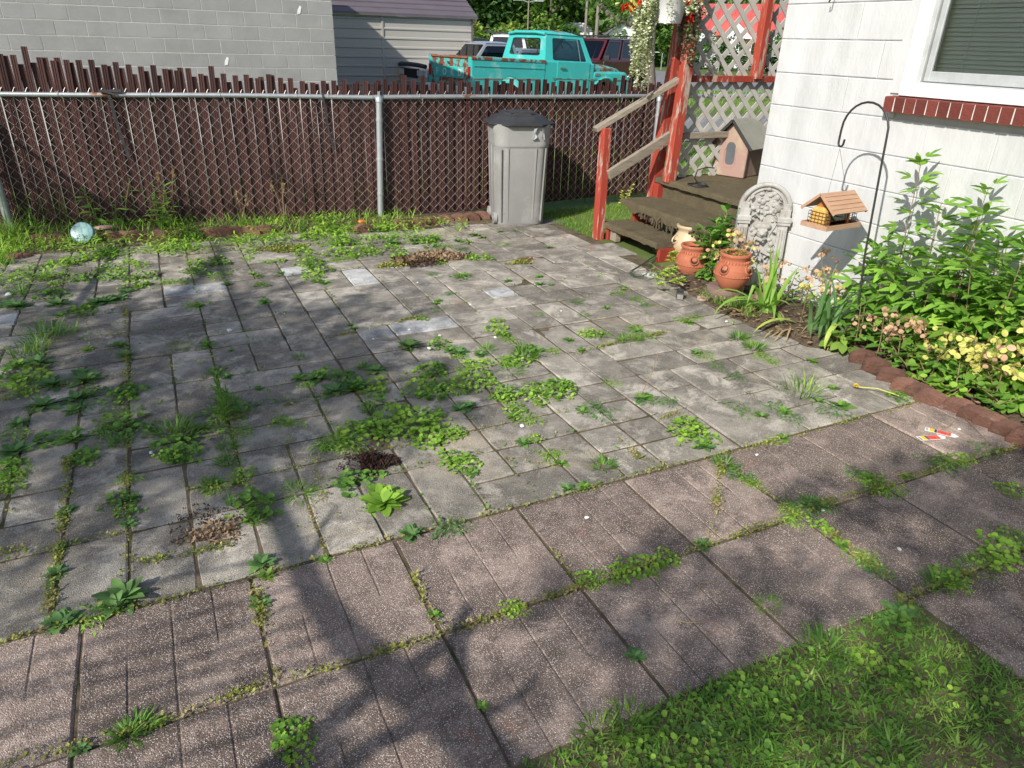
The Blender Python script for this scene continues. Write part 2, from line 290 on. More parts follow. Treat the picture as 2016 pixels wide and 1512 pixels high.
# ------------------------------------------------------------------ mesh building
class MB:
    def __init__(s): s.v = []; s.f = []; s.smooth = False
    def add(s, vs, fs):
        o = len(s.v); s.v += [tuple(x) for x in vs]; s.f += [tuple(i+o for i in f) for f in fs]; return s
    def box(s, a, b, mtx=None):
        x0, y0, z0 = a; x1, y1, z1 = b
        vs = [Vector(p) for p in ((x0,y0,z0),(x1,y0,z0),(x1,y1,z0),(x0,y1,z0),(x0,y0,z1),(x1,y0,z1),(x1,y1,z1),(x0,y1,z1))]
        if mtx: vs = [mtx @ p for p in vs]
        return s.add(vs, [(3,2,1,0),(4,5,6,7),(0,1,5,4),(1,2,6,5),(2,3,7,6),(3,0,4,7)])
    def cbox(s, c, sz, rotz=0, chamfer=0):
        m = Matrix.Translation(c) @ Matrix.Rotation(rotz, 4, 'Z')
        h = [q/2 for q in sz]
        if not chamfer: return s.box((-h[0],-h[1],-h[2]), (h[0],h[1],h[2]), m)
        return s.chbox(h, chamfer, m)
    def chbox(s, h, c, m):
        x, y, z = h; rings = []
        for (zz, k) in ((-z, 0), (z-c, 0), (z, c)):
            X, Y = x-k, y-k
            rings.append([(-X,-Y,zz),(X,-Y,zz),(X,Y,zz),(-X,Y,zz)])
        vs = [m @ Vector(p) for r in rings for p in r]
        fs = [(3,2,1,0), (8,9,10,11)]
        for r in range(2):
            for i in range(4):
                j = (i+1) % 4; fs.append((r*4+i, r*4+j, r*4+4+j, r*4+4+i))
        return s.add(vs, fs)
    def bar(s, a, b, wd, ht, up=ZZ):
        """rectangular bar from a to b"""
        a = Vector(a); b = Vector(b); d = (b-a); L = d.length; d.normalize()
        sd = d.cross(Vector(up)).normalized(); u = sd.cross(d).normalized()
        vs = []
        for p in (a, b):
            for (i, j) in ((-1,-1),(1,-1),(1,1),(-1,1)): vs.append(p+sd*(i*wd/2)+u*(j*ht/2))
        return s.add(vs, [(3,2,1,0),(4,5,6,7),(0,1,5,4),(1,2,6,5),(2,3,7,6),(3,0,4,7)])
    def tube(s, pts, r, n=8, cap=True):
        pts = [Vector(p) for p in pts]
        rs = r if isinstance(r, (list, tuple)) else [r]*len(pts)
        vs = []; fs = []
        t0 = (pts[1]-pts[0]).normalized()
        ref = Vector((0, 0, 1)) if abs(t0.z) < .9 else Vector((1, 0, 0))
        nx = t0.cross(ref).normalized()
        for i, p in enumerate(pts):
            t = (pts[min(i+1, len(pts)-1)]-pts[max(i-1, 0)]).normalized()
            nx = (nx - t*nx.dot(t)).normalized(); ny = t.cross(nx)
            for k in range(n):
                a = 2*PI*k/n; vs.append(p+nx*(math.cos(a)*rs[i])+ny*(math.sin(a)*rs[i]))
        for i in range(len(pts)-1):
            for k in range(n):
                k2 = (k+1) % n; fs.append((i*n+k, i*n+k2, (i+1)*n+k2, (i+1)*n+k))
        if cap: fs.append(tuple(range(n))[::-1]); fs.append(tuple((len(pts)-1)*n+k for k in range(n)))
        return s.add(vs, fs)
    def lathe(s, prof, n=24, c=(0, 0, 0), cap=False, sy=1.0):
        c = Vector(c); vs = []; fs = []
        for (r, z) in prof:
            for k in range(n):
                a = 2*PI*k/n; vs.append(c+Vector((r*math.cos(a), sy*r*math.sin(a), z)))
        for i in range(len(prof)-1):
            for k in range(n):
                k2 = (k+1) % n; fs.append((i*n+k, i*n+k2, (i+1)*n+k2, (i+1)*n+k))
        if cap: fs.append(tuple(range(n))[::-1]); fs.append(tuple((len(prof)-1)*n+k for k in range(n)))
        return s.add(vs, fs)
    def prism(s, outline, d0, d1, fn):
        """outline of 2D points extruded between depths; fn(a,b,d)->point"""
        n = len(outline); vs = [fn(a, b, d0) for a, b in outline]+[fn(a, b, d1) for a, b in outline]
        fs = [tuple(range(n))[::-1], tuple(range(n, 2*n))]
        for i in range(n):
            j = (i+1) % n; fs.append((i, j, n+j, n+i))
        return s.add(vs, fs)
    def loft(s, rings, closed=True, caps=True):
        n = len(rings[0]); vs = [p for r in rings for p in r]; fs = []
        for i in range(len(rings)-1):
            for k in range(n if closed else n-1):
                k2 = (k+1) % n; fs.append((i*n+k, i*n+k2, (i+1)*n+k2, (i+1)*n+k))
        if caps: fs.append(tuple(range(n))[::-1]); fs.append(tuple((len(rings)-1)*n+k for k in range(n)))
        return s.add(vs, fs)
    def mesh(s, name, mat, smooth=None, off=None):
        me = bpy.data.meshes.new(name)
        v = s.v if off is None else [(x-off[0], y-off[1], z-off[2]) for x, y, z in s.v]
        me.from_pydata([tuple(p) for p in v], [], s.f)
        if mat is not None: me.materials.append(MT[mat] if isinstance(mat, str) else mat)
        if smooth: 
            me.polygons.foreach_set('use_smooth', [True]*len(me.polygons))
            try: me.set_sharp_from_angle(angle=math.radians(smooth if smooth > 1 else 40))
            except Exception: pass
        me.update(); return me

def link(name, me, parent=None, loc=None, rot=None, label=None, kind=None, scl=None):
    o = bpy.data.objects.new(name, me); COL.objects.link(o)
    if parent is not None: o.parent = parent
    if loc is not None: o.location = loc
    if rot is not None: o.rotation_euler = rot
    if scl is not None: o.scale = scl
    if label: o['label'] = label
    if kind: o['kind'] = kind
    return o
def thing(name, label, cat, loc=(0, 0, 0), rotz=0, group=None, me=None, rot=None, scl=None):
    o = bpy.data.objects.new(name, me); COL.objects.link(o); o.location = loc
    o.rotation_euler = rot if rot is not None else (0, 0, rotz)
    if scl is not None: o.scale = scl
    o['label'] = label; o['category'] = cat
    if group: o['group'] = group
    return o
def part(name, mb, mat, parent, smooth=None, world=False, label=None, kind=None):
    off = parent.location if world else None
    return link(name, mb.mesh(name, mat, smooth, off), parent, label=label, kind=kind)
def struct(name, mb, mat, smooth=None, kind='structure'):
    o = link(name, mb.mesh(name, mat, smooth)); o['kind'] = kind; return o
def bevel(me_obj, wdt=.004, seg=1, ang=40):
    b = me_obj.modifiers.new('bevel', 'BEVEL'); b.width = wdt; b.segments = seg; b.limit_method = 'ANGLE'; b.angle_limit = math.radians(ang); return me_obj

def npmesh(name, V, F, mat, smooth=False):
    """V (n,3), F (m,k)"""
    me = bpy.data.meshes.new(name); k = F.shape[1]
    me.vertices.add(len(V)); me.vertices.foreach_set('co', V.astype(np.float32).ravel())
    me.loops.add(F.size); me.loops.foreach_set('vertex_index', F.astype(np.int32).ravel())
    me.polygons.add(len(F)); me.polygons.foreach_set('loop_start', np.arange(0, F.size, k, dtype=np.int32))
    me.polygons.foreach_set('loop_total', np.full(len(F), k, dtype=np.int32))
    if smooth: me.polygons.foreach_set('use_smooth', np.ones(len(F), dtype=bool))
    if mat: me.materials.append(MT[mat])
    me.update(calc_edges=True); return me
# leaf templates: (verts, quads/tris as tri array), leaf along +X from origin, normal +Z
def leaf_oval(cup=.12, wd=.5, seg=4, droop=.15):
    xs = np.linspace(0, 1, seg+1); vs = []; 
    for x in xs:
        wdt = wd*.5*math.sin(PI*min(1, max(0, x*.94+.03)))**.75
        z = -droop*x*x
        vs += [(x, wdt, z+cup*wdt*1.3), (x, 0, z), (x, -wdt, z+cup*wdt*1.3)]
    fs = []
    for i in range(seg):
        a = i*3; b = a+3
        fs += [(a, a+1, b+1), (a, b+1, b), (a+1, a+2, b+2), (a+1, b+2, b+1)]
    return np.array(vs), np.array(fs)
def leaf_round(seg=7, cup=.1):
    vs = [(.1, 0, 0), (.5, 0, -.06)]
    for k in range(seg+1):
        a = PI - (k/seg)*2*PI
        r = .5
        vs.append((.5+r*math.cos(a)*(.98 if 0 < k < seg else .75), r*math.sin(a), cup*abs(math.sin(a))))
    fs = [(1, 2+i, 3+i) for i in range(seg)]
    return np.array(vs), np.array(fs)
def leaf_lobed():
    """maple-like leaf with pointed lobes"""
    pts = [(0,0),(.12,.22),(.05,.42),(.30,.36),(.38,.62),(.52,.40),(.75,.42),(.70,.22),(1.0,0),(.70,-.22),(.75,-.42),(.52,-.40),(.38,-.62),(.30,-.36),(.05,-.42),(.12,-.22)]
    vs = [(.42, 0, .05)]+[(x, y, -.12*abs(y)-.12*x*x) for x, y in pts]
    fs = [(0, 1+i, 1+(i+1) % len(pts)) for i in range(len(pts))]
    return np.array(vs), np.array(fs)
def leaf_compound(n=3, wd=.34):
    """three or five pointed leaflets"""
    V0, F0 = leaf_oval(.15, wd, 3, .2); V = []; F = []
    angs = {3: (0, 55, -55), 5: (0, 42, -42, 85, -85)}[n]
    for q, a in enumerate(angs):
        r = math.radians(a); s_ = .62 if q else .75
        R = np.array([[math.cos(r), -math.sin(r), 0], [math.sin(r), math.cos(r), 0], [0, 0, 1]])
        V.append((V0*s_)@R.T+np.array([.3, 0, 0])); F.append(F0+len(V0)*q)
    V.append(np.array([(0, .012, 0), (0, -.012, 0), (.32, -.01, 0), (.32, .01, 0)])); o = len(V0)*len(angs); F.append(np.array([(o, o+1, o+2), (o, o+2, o+3)]))
    return np.vstack(V), np.vstack(F)
def blade_t(wd=.06, bend=.25, seg=3):
    vs = []; fs = []
    for i in range(seg+1):
        t = i/seg; wv = wd*.5*(1-t**2.2); vs += [(t*(1-.1*bend*t), wv, -bend*t*t), (t*(1-.1*bend*t), -wv, -bend*t*t)]
    for i in range(seg):
        a = 2*i; fs += [(a, a+1, a+3), (a, a+3, a+2)]
    return np.array(vs), np.array(fs)
OV = leaf_oval(); OVT = leaf_oval(.1, .28, 3, .2); OVW = leaf_oval(.1, .62, 4, .25); RD = leaf_round(); LB = leaf_lobed(); C3 = leaf_compound(3); C5 = leaf_compound(5, .28); BL = blade_t(); BLS = blade_t(.05, .3, 2); BLB = blade_t(.09, .5, 4)
TINY = (np.array([(0,0,0),(.5,.3,.04),(1,0,-.05),(.5,-.3,.04)]), np.array([(0,1,2),(0,2,3)]))
def frames(az, el, roll=None):
    """rotation matrices: x axis at azimuth az, elevation el"""
    az = np.asarray(az, float); el = np.asarray(el, float); n = len(az)
    roll = np.zeros(n) if roll is None else np.asarray(roll, float)
    x = np.stack([np.cos(az)*np.cos(el), np.sin(az)*np.cos(el), np.sin(el)], 1)
    y = np.stack([-np.sin(az), np.cos(az), np.zeros(n)], 1)
    z = np.cross(x, y)
    c = np.cos(roll)[:, None]; s = np.sin(roll)[:, None]
    y2 = y*c+z*s; z2 = -y*s+z*c
    return np.stack([x, y2, z2], 2)
def scatter(tmpl, R, P, S):
    V, F = tmpl; n = len(P); S = np.asarray(S, float)
    if S.ndim == 1: S = np.repeat(S[:, None], 3, 1)
    W = np.einsum('nij,nkj->nki', R, V[None]*S[:, None, :])+P[:, None, :]
    FF = (F[None]+(np.arange(n)*len(V))[:, None, None]).reshape(-1, F.shape[1])
    return W.reshape(-1, 3), FF
def join(parts):
    Vs = []; Fs = []; o = 0
    for V, F in parts: Vs.append(V); Fs.append(F+o); o += len(V)
    return np.vstack(Vs), np.vstack(Fs)

# ================================================================== GROUND
PATIO_X1 = 3.394
g = MB(); g.add([(-400,-400,-.06),(400,-400,-.06),(400,400,-.06),(-400,400,-.06)], [(0,1,2,3)])
struct('ground', g, 'ground')
# driveway gravel and road beyond the fence
g = MB(); g.add([(-12,9.0,-.05),(5.2,9.0,-.05),(12.5,24,-.05),(13,46,-.05),(-12,46,-.05)], [(0,1,2,3,4)]); struct('gravel_lot', g, 'gravel')
g = MB(); g.add([(5.8,11.4,-.045),(30,12.2,-.045),(30,16.2,-.045),(7.6,15.4,-.045)], [(0,1,2,3)]); struct('road', g, 'asphalt')

# ------------------------------------------------------------------ pavers
bed = MB(); bed.add([(-5,.2,-.0060),(3.9,.2,-.0060),(3.9,1.8,-.0060),(3.7,2.6,-.0060),(3.5,5.9,-.0060),(3.5,6.75,-.0060),(1.9,6.9,-.0060),(-5,7.9,-.006)], [tuple(range(8))])
patio = struct('patio', bed, 'bed_sand')
def paver_mesh(w_, d_, seed, h=.05):
    r = random.Random(seed); mb = MB(); c = .0045
    n = 4
    def edge(ax, bx, ay, by, k):
        pts = []
        for i in range(k):
            t = i/k; pts.append((ax+(bx-ax)*t, ay+(by-ay)*t))
        return pts
    X, Y = w_/2, d_/2
    loop = edge(-X, X, -Y, -Y, n)+edge(X, X, -Y, Y, n)+edge(X, -X, Y, Y, n)+edge(-X, -X, Y, -Y, n)
    out = []; top = []; low = []
    for i, (x, y) in enumerate(loop):
        cor = (i % n == 0); j = r.uniform(-.0012, .0022)+(.003 if cor else 0)
        sx = -math.copysign(j, x) if abs(abs(x)-X) < 1e-6 else 0; sy = -math.copysign(j, y) if abs(abs(y)-Y) < 1e-6 else 0
        x1, y1 = x+sx, y+sy
        k = c*(1+r.uniform(-.3, .6)); L = 1-k/X if X else 1; Ly = 1-k/Y
        out.append((x1, y1, -.004-r.uniform(0, .002))); low.append((x1, y1, -h)); top.append((x1*L, y1*Ly, r.uniform(-.0008, .0004)))
    m_ = len(loop); vs = low+out+top+[(0, 0, .0006)]
    fs = []
    for k in range(2):
        for i in range(m_):
            j = (i+1) % m_; fs.append((k*m_+i, k*m_+j, (k+1)*m_+j, (k+1)*m_+i))
    for i in range(m_): fs.append((2*m_+i, 2*m_+(i+1) % m_, 3*m_))
    mb.add(vs, fs); return mb
U = .2062; J = .0055
GX0 = -.305-U*12; GY0 = 2.018
VAR = {}
for key, (a, b) in {'h': (2*U-J, U-J), 'v': (U-J, 2*U-J), 's': (U-J, U-J), 'q': (2*U-J, 2*U-J)}.items():
    for pale in (0, 1):
        VAR[key, pale] = [paver_mesh(a, b, hash((len(key), a, b, i)) & 999).mesh('paver', 'pale_paver' if pale else 'grey_paver') for i in range(4 if not pale else 2)]
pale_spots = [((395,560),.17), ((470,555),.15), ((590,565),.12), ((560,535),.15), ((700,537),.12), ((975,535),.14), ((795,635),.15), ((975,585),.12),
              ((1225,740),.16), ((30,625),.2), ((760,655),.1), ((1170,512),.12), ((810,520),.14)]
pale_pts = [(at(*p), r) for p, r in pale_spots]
pr = random.Random(21)
cands = []
for i in range(0, 15):
    for j in range(0, 11):
        x0 = GX0+2*U*i+(U if j % 3 == 1 else 0); y0 = GY0+2*U*j
        cx, cy = x0+U, y0+U
        k = pr.random()
        if k < .34: pcs = [('h', x0+U, y0+U/2), ('h', x0+U, y0+U*1.5)]
        elif k < .62: pcs = [('v', x0+U/2, y0+U), ('v', x0+U*1.5, y0+U)]
        elif k < .74: pcs = [('q', cx, cy)]
        elif k < .87: pcs = [('h', x0+U, y0+U/2), ('s', x0+U/2, y0+U*1.5), ('s', x0+U*1.5, y0+U*1.5)]
        else: pcs = [('v', x0+U/2, y0+U), ('s', x0+U*1.5, y0+U*.5), ('s', x0+U*1.5, y0+U*1.5)]
        for (kk, x, y) in pcs: cands.append((kk, x, y))
def patio_ok(x, y):
    xr = 3.42 if y < 4.9 else 3.50
    if y > 5.7: xr = 3.50
    if y < 2.75: xr = 3.66
    fence_y = (7.5-.2095*(x+1.25)) if x < 1.9 else 6.84
    return x < xr-.05 and y < min(6.52, fence_y-.42) and x > -2.6
cands = [c for c in cands if patio_ok(c[1], c[2])]
def cover(c):
    p = Vector((c[1], c[2], 0)); d = (p-CAM).length
    return (0 if inview(p, 60) else 5)+d*.1
cands = [c for c in cands if inview((c[1], c[2], 0), 330)]
cands.sort(key=cover)
def tilted(n_, me, x, y, z, amp=.010, label=None):
    return link(n_, me, patio, (x, y, z), (pr.uniform(-amp, amp), pr.uniform(-amp, amp), pr.uniform(-.010, .010)), label=label)
for idx, (kk, x, y) in enumerate(cands):
    if idx >= 300: break
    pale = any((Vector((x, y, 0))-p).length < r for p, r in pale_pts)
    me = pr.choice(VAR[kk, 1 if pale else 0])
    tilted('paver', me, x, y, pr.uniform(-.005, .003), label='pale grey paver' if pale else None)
if len(cands) > 300:
    mb = MB()
    for (kk, x, y) in cands[300:]:
        a, b = {'h': (2*U-J, U-J), 'v': (U-J, 2*U-J), 's': (U-J, U-J), 'q': (2*U-J, 2*U-J)}[kk]
        mb.cbox((x, y, -.027), (a, b, .05), 0, .006)
    link('paver_field', mb.mesh('paver_field', 'grey_paver'), patio, kind='stuff')
print('grey pavers', len(cands))

# red walkway: big square units, each with embossed scores
bedw = MB(); bedw.add([(-3,.0,-.0075),(4.2,.0,-.0075),(4.2,2.012,-.0075),(-3,2.012,-.0075)], [(0,1,2,3)])
walk = struct('walkway', bedw, 'bed_sand')
def red_mesh(seed, W=.4868, full=True):
    r = random.Random(seed); g_ = .0055; H = W/2-.0015
    q = W/4
    xs = [-H, -H+.008, -q-g_, -q, -q+g_, -g_, 0, g_, q-g_, q, q+g_, H-.008, H]
    ys = [-H, -H+.008, -.02, 0, .02, H-.008, H]
    mb = MB(); vs = []; nx = len(xs); ny = len(ys)
    for jy, y in enumerate(ys):
        for ix, x in enumerate(xs):
            z = r.uniform(-.0006, .0006)
            if ix in (0, nx-1) or jy in (0, ny-1): z = -.007
            elif ix == 6: z = -.0042                       # centre score
            elif ix == 3 and jy <= 3: z = -.0038            # lower half score on the left
            elif ix == 9 and jy >= 3: z = -.0038            # upper half score on the right
            vs.append((x+(r.uniform(-.0015, .0015) if 0 < ix < nx-1 else -math.copysign(r.uniform(0, .003), x)), y-(math.copysign(r.uniform(0, .003), y) if jy in (0, ny-1) else 0), z))
    fs = [(j*nx+i, j*nx+i+1, (j+1)*nx+i+1, (j+1)*nx+i) for j in range(ny-1) for i in range(nx-1)]
    o = len(vs); ring = [i for i in range(nx)]+[j*nx+nx-1 for j in range(1, ny)]+[(ny-1)*nx+i for i in range(nx-2, -1, -1)]+[j*nx for j in range(ny-2, 0, -1)]
    for k in ring: vs.append((vs[k][0], vs[k][1], -.05))
    for i in range(len(ring)):
        j = (i+1) % len(ring); fs.append((o+i, o+j, ring[j], ring[i]))
    mb.add(vs, fs); return mb.mesh('walkway_paver', 'red_paver')
reds = [red_mesh(i) for i in range(5)]
red_list = []
for j in range(4):
    y = 2.012-.4875*(j+.5)
    for i in range(-5, 10):
        x = .06+.4875*(i+.5)-.002
        if x > 4.05: continue
        if j >= 2 and not (x > 2.0 or True): continue
        # the lawn starts in front of the second row and left of the side path
        if j >= 2 and x < 1.97: continue
        if inview((x, y, 0), 500): red_list.append((x, y))
for (x, y) in red_list:
    link('walkway_paver', pr.choice(reds), walk, (x, y, pr.uniform(-.004, .003)), (pr.uniform(-.006, .006), pr.uniform(-.006, .006), pr.uniform(-.005, .005)+(PI if pr.random() < .0 else 0)))
print('red pavers', len(red_list))

# ================================================================== CHAIN LINK FENCE
FA, FB, FC, FD = Vector((-1.27, 7.50, 0)), Vector((1.90, 6.90, 0)), Vector((5.16, 6.80, 0)), Vector((11.5, 6.62, 0))
def fpt(x):
    if x < FB.x: t = (x-FA.x)/(FB.x-FA.x); return FA.lerp(FB, t)
    if x < FC.x: t = (x-FB.x)/(FC.x-FB.x); return FB.lerp(FC, t)
    t = (x-FC.x)/(FD.x-FC.x); return FC.lerp(FD, t)
RZ = 1.115
fence = thing('chain_link_fence', 'long galvanized chain link fence filled with upright brown plastic slats', 'fence', tuple(FB))
def fo(x, z=0, off=0):
    """point at x along the fence, off metres towards the camera"""
    p = fpt(x); q = fpt(x+.05) if x < 11 else fpt(x-.05); d = (q-p).normalized()
    if x >= 11: d = -d
    n = Vector((d.y, -d.x, 0))
    return Vector((p.x, p.y, z))+n*off
# ground under the right part of the fence is a little higher
def gz(x): return max(0, min(.07, (x-2.6)*.035))
mb = MB(); mb.tube([fo(x, RZ+.004*math.sin(x*2.2), .02) for x in np.linspace(-1.9, 1.9, 18)], .0205, 10); part('top_rail', mb, 'galv', fence, 40, True)
mb = MB(); mb.tube([fo(x, RZ+.002*math.sin(x*3), .02) for x in np.linspace(1.9, 5.1, 14)], .0205, 10); part('top_rail', mb, 'galv', fence, 40, True)
mb = MB(); mb.tube([fo(x, RZ, .02) for x in np.linspace(5.1, 11, 10)], .0205, 8); part('top_rail', mb, 'galvclean', fence, 40, True)
def fpost(x, off, top, r=.029, lean=0, m='galvclean'):
    b = fo(x, -.05, off); t = fo(x+lean, top, off)
    mb = MB(); mb.tube([b, t], r, 12); o = part('post', mb, m, fence, 40, True)
    d = (t-b).normalized()
    for zz in (.30, .62, .97):
        k = MB(); c = b+d*zz; k.tube([c-d*.012, c+d*.012], r+.004, 12); 
        q = link('tie_band', k.mesh('tie_band', 'galvclean', 40, fence.location), o); 
    k = MB(); k.lathe([(r+.006, -.02), (r+.006, .012), (r*.7, .03), (.004, .036)], 12, t); k.cbox((t.x, t.y, t.z+.02), (.018, .02, .10))
    link('post_cap', k.mesh('post_cap', 'galvclean', 40, fence.location), o)
fpost(1.905, .055, RZ-.02, lean=.045)
fpost(5.03, .055, RZ-.03, .026)
fpost(-1.20, .10, .95, .034, -.02)
fpost(8.2, .05, RZ-.02)
# slats: pairs in every diamond column, one in front and one tucked behind
def slat_mesh(seed, sg=1):
    r = random.Random(seed); mb = MB(); W = .0226
    prof = [(-W, .0), (-W, .007), (-W*.62, .007), (-W*.55, .003), (-W*.15, .003), (-W*.08, .007), (W*.08, .007), (W*.15, .003), (W*.55, .003), (W*.62, .007), (W, .007), (W, .0)]
    rings = []
    for z, o_ in ((0, 0), (.35, 0), (.7, 0), (.84, .0015), (1.0, .0085)):
        dx = r.uniform(-.001, .001)+sg*o_; rings.append([Vector((x+dx, -y, z)) for x, y in prof])
    mb.loft(rings); return mb.mesh('slat', 'slat')
SL = {1: [slat_mesh(i, 1) for i in range(3)], 0: [slat_mesh(i, -1) for i in range(3)]}
fr = random.Random(5)
PITCHX = .0455
x = -1.62; si = 0
while x < 5.12:
    base = fo(x, gz(x)+.012)
    over = np.interp(x, [-1.3, -.95, -.2, .5, 1.4, 2.2, 3.2, 4.2, 5.1], [.24, .30, .235, .19, .125, .14, .155, .14, .15])
    if fr.random() < .14: over += fr.uniform(.02, .06)
    front = si % 2 == 0
    h = RZ-base.z+over+fr.uniform(-.02, .02)-(0 if front else fr.uniform(.01, .055))
    p0 = fo(x, base.z, .004 if front else -.010)
    d = (fpt(x+.04)-fpt(x)).normalized(); az = math.atan2(d.y, d.x)
    o = link('slat', SL[1 if front else 0][fr.randrange(3)], fence, (p0-fence.location), (fr.uniform(-.004, .004), fr.uniform(-.0035, .0035), az+fr.uniform(-.12, .12)), scl=(1.0, 1, h))
    x += PITCHX; si += 1
    if abs(x-.0) < .02 and si % 2 == 0: pass
# wire mesh
def wire_run(x0, x1, zt, off, pitch=.089, r=.0015, slope=True):
    V = []; F = []; o = 0
    mb = MB(); n = int((x1-x0)/(pitch/2))
    steps = 26; hz = zt/steps
    for k in range(n):
        xc = x0+k*pitch/2
        # each wire zigzags down between two columns; build as tri section tube
        pts = []
        z = zt+.02
        sgn = 1 if k % 2 == 0 else -1
        i = 0
        while z > gz(xc)+.01:
            pts.append(fo(xc+sgn*pitch/4*(1 if i % 2 else -1), z, off+(.003 if i % 2 else -.003))); z -= pitch/2; i += 1
        mb.tube(pts, r, 3, False)
    return mb
mw = wire_run(-1.6, 5.12, RZ-.0, .013)
link('wire_mesh', mw.mesh('wire_mesh', 'wire', None, fence.location), fence, kind='stuff')
mw = wire_run(5.2, 9.0, RZ, 0.0, pitch=.10)
link('wire_mesh', mw.mesh('wire_mesh', 'wire', None, fence.location), fence, kind='stuff')
# twisted ends above the rail and rail ties
mb = MB(); x = -1.6
while x < 8.5:
    a = fo(x, RZ-.01, .02); mb.tube([a, fo(x+.02, RZ+.038, .004), fo(x+.028, RZ+.05, .0)], .0019, 3, False); x += .0455*2
link('wire_end', mb.mesh('wire_end', 'wire', None, fence.location), fence, kind='stuff')
for x in (-1.35, -.62, .07, .62, 1.25, 1.52, 2.35, 3.05, 3.75, 4.55):
    mb = MB(); pts = []
    for k in range(9):
        a = 2*PI*k/8; pts.append(fo(x+.004*k-.0085, RZ+.027*math.sin(a), .02+.027*math.cos(a)))
    pts.append(fo(x+.025, RZ-.06, .018)); mb.tube(pts, .0024, 5); part('tie_wire', mb, 'wire', fence, 40, True)
# side fence running back towards the left, without slats
sf = thing('side_fence', 'bare chain link fence running off at the far left corner', 'fence', (-1.3, 7.4, 0))
mb = MB(); A_, B_ = Vector((-1.30, 7.42, 0)), Vector((-1.95, 4.2, 0))
mb.tube([A_+ZZ*.98, B_+ZZ*1.1], .02, 8); part('top_rail', mb, 'galvclean', sf, 40, True)
mb = MB()
for k in range(60):
    t = k/60; c = A_.lerp(B_, t); pts = []; z = 1.0; i = 0; dd = (B_-A_).normalized()
    while z > 0: pts.append(c+dd*(.022*(1 if (i+k) % 2 else -1))+ZZ*z); z -= .045; i += 1
    mb.tube(pts, .0019, 3, False)
part('wire_mesh', mb, 'wire', sf, None, True, kind='stuff')
# black rubber straps hanging from the rail
for (x, zl, nm, lb) in ((-.245, .50, 'strap', 'long black rubber strap knotted to the rail on the left'), (1.47, .45, 'strap', 'thin grey strap hanging from the rail left of the middle post')):
    t = thing(nm, lb, 'strap', tuple(fo(x, RZ, .05)))
    mb = MB(); a = fo(x, RZ+.02, .05); wd = .024 if x < 0 else .015
    pts = [fo(x-.005, RZ+.03, .03), fo(x, RZ, .055), fo(x+.02, RZ-.25, .05), fo(x+.055, RZ-zl-.02, .045)]
    for i in range(3): mb.bar(pts[i], pts[i+1], wd, .006, up=(0, -1, 0))
    part('band', mb, 'strap', t, None, True)
    if x < 0:
        mb = MB(); mb.bar(fo(x-.07, RZ+.03, .045), fo(x+.10, RZ+.035, .045), .02, .028, up=(0, -1, 0)); mb.bar(fo(x-.06, RZ+.035, .06), fo(x+.07, RZ+.0, .06), .012, .02, up=(0, -1, 0)); part('knot', mb, 'strap', t, None, True)
    else:
        mb = MB(); mb.bar(fo(x-.045, RZ-.03, .045), fo(x+.01, RZ-.015, .045), .012, .02, up=(0, -1, 0)); part('knot', mb, 'strap', t, None, True)

# ------------------------------------------------------------------ scalloped edging at the fence foot
def scallop_mesh(seed, L=.17, H=.085, D=.06):
    r = random.Random(seed); mb = MB(); n = 8; out = [(-L/2, 0), (L/2, 0)]
    for k in range(n+1):
        a = PI*k/n; out.append((L/2*math.cos(a)*.98, H*.45+H*.55*math.sin(a)*r.uniform(.93, 1.05)))
    mb.prism(out, -D/2, D/2, lambda a, b, d: Vector((a, d, b-.03))); return mb.mesh('edging_brick', 'scallop')
SCM = [scallop_mesh(i) for i in range(4)]
er = random.Random(4)
def edging(u, v, dz=0, rot=0, tilt=0, lab='scalloped red edging brick lying along the foot of the slatted fence', grp='scalloped edging bricks along the fence', s=1.0):
    p = at(u, v); 
    return thing('edging_brick', lab, 'edging brick', (p.x, p.y, .012+dz), me=er.choice(SCM), rot=(tilt, er.uniform(-.08, .08), rot+er.uniform(-.12, .12)), group=grp, scl=(s, s, s))
LE = ['leftmost, in the grass', 'second from the left, touching the teal lid']+['%s right of the teal lid' % q for q in ('first', 'second', 'third', 'fourth', 'fifth', 'sixth', 'seventh', 'eighth', 'ninth', 'tenth')]+['%s left of the grey bin' % q for q in ('seventh', 'sixth', 'fifth', 'fourth', 'third', 'second', 'first')]
for (u, v), le in zip([(78, 477), (113, 476), (213, 471), (240, 470), (268, 470), (312, 469), (342, 467), (407, 463), (438, 462), (466, 461), (494, 460), (520, 458), (790, 445), (822, 443), (850, 441), (877, 437), (903, 434), (928, 432), (948, 429)], LE):
    edging(u, v, lab='scalloped red edging brick under the fence, '+le, rot=-.19, tilt=er.uniform(-.1, .2))
edging(716, 457, dz=.01, lab='single red edging brick pulled out in front of the fence post', rot=.1, grp='loose edging pieces')

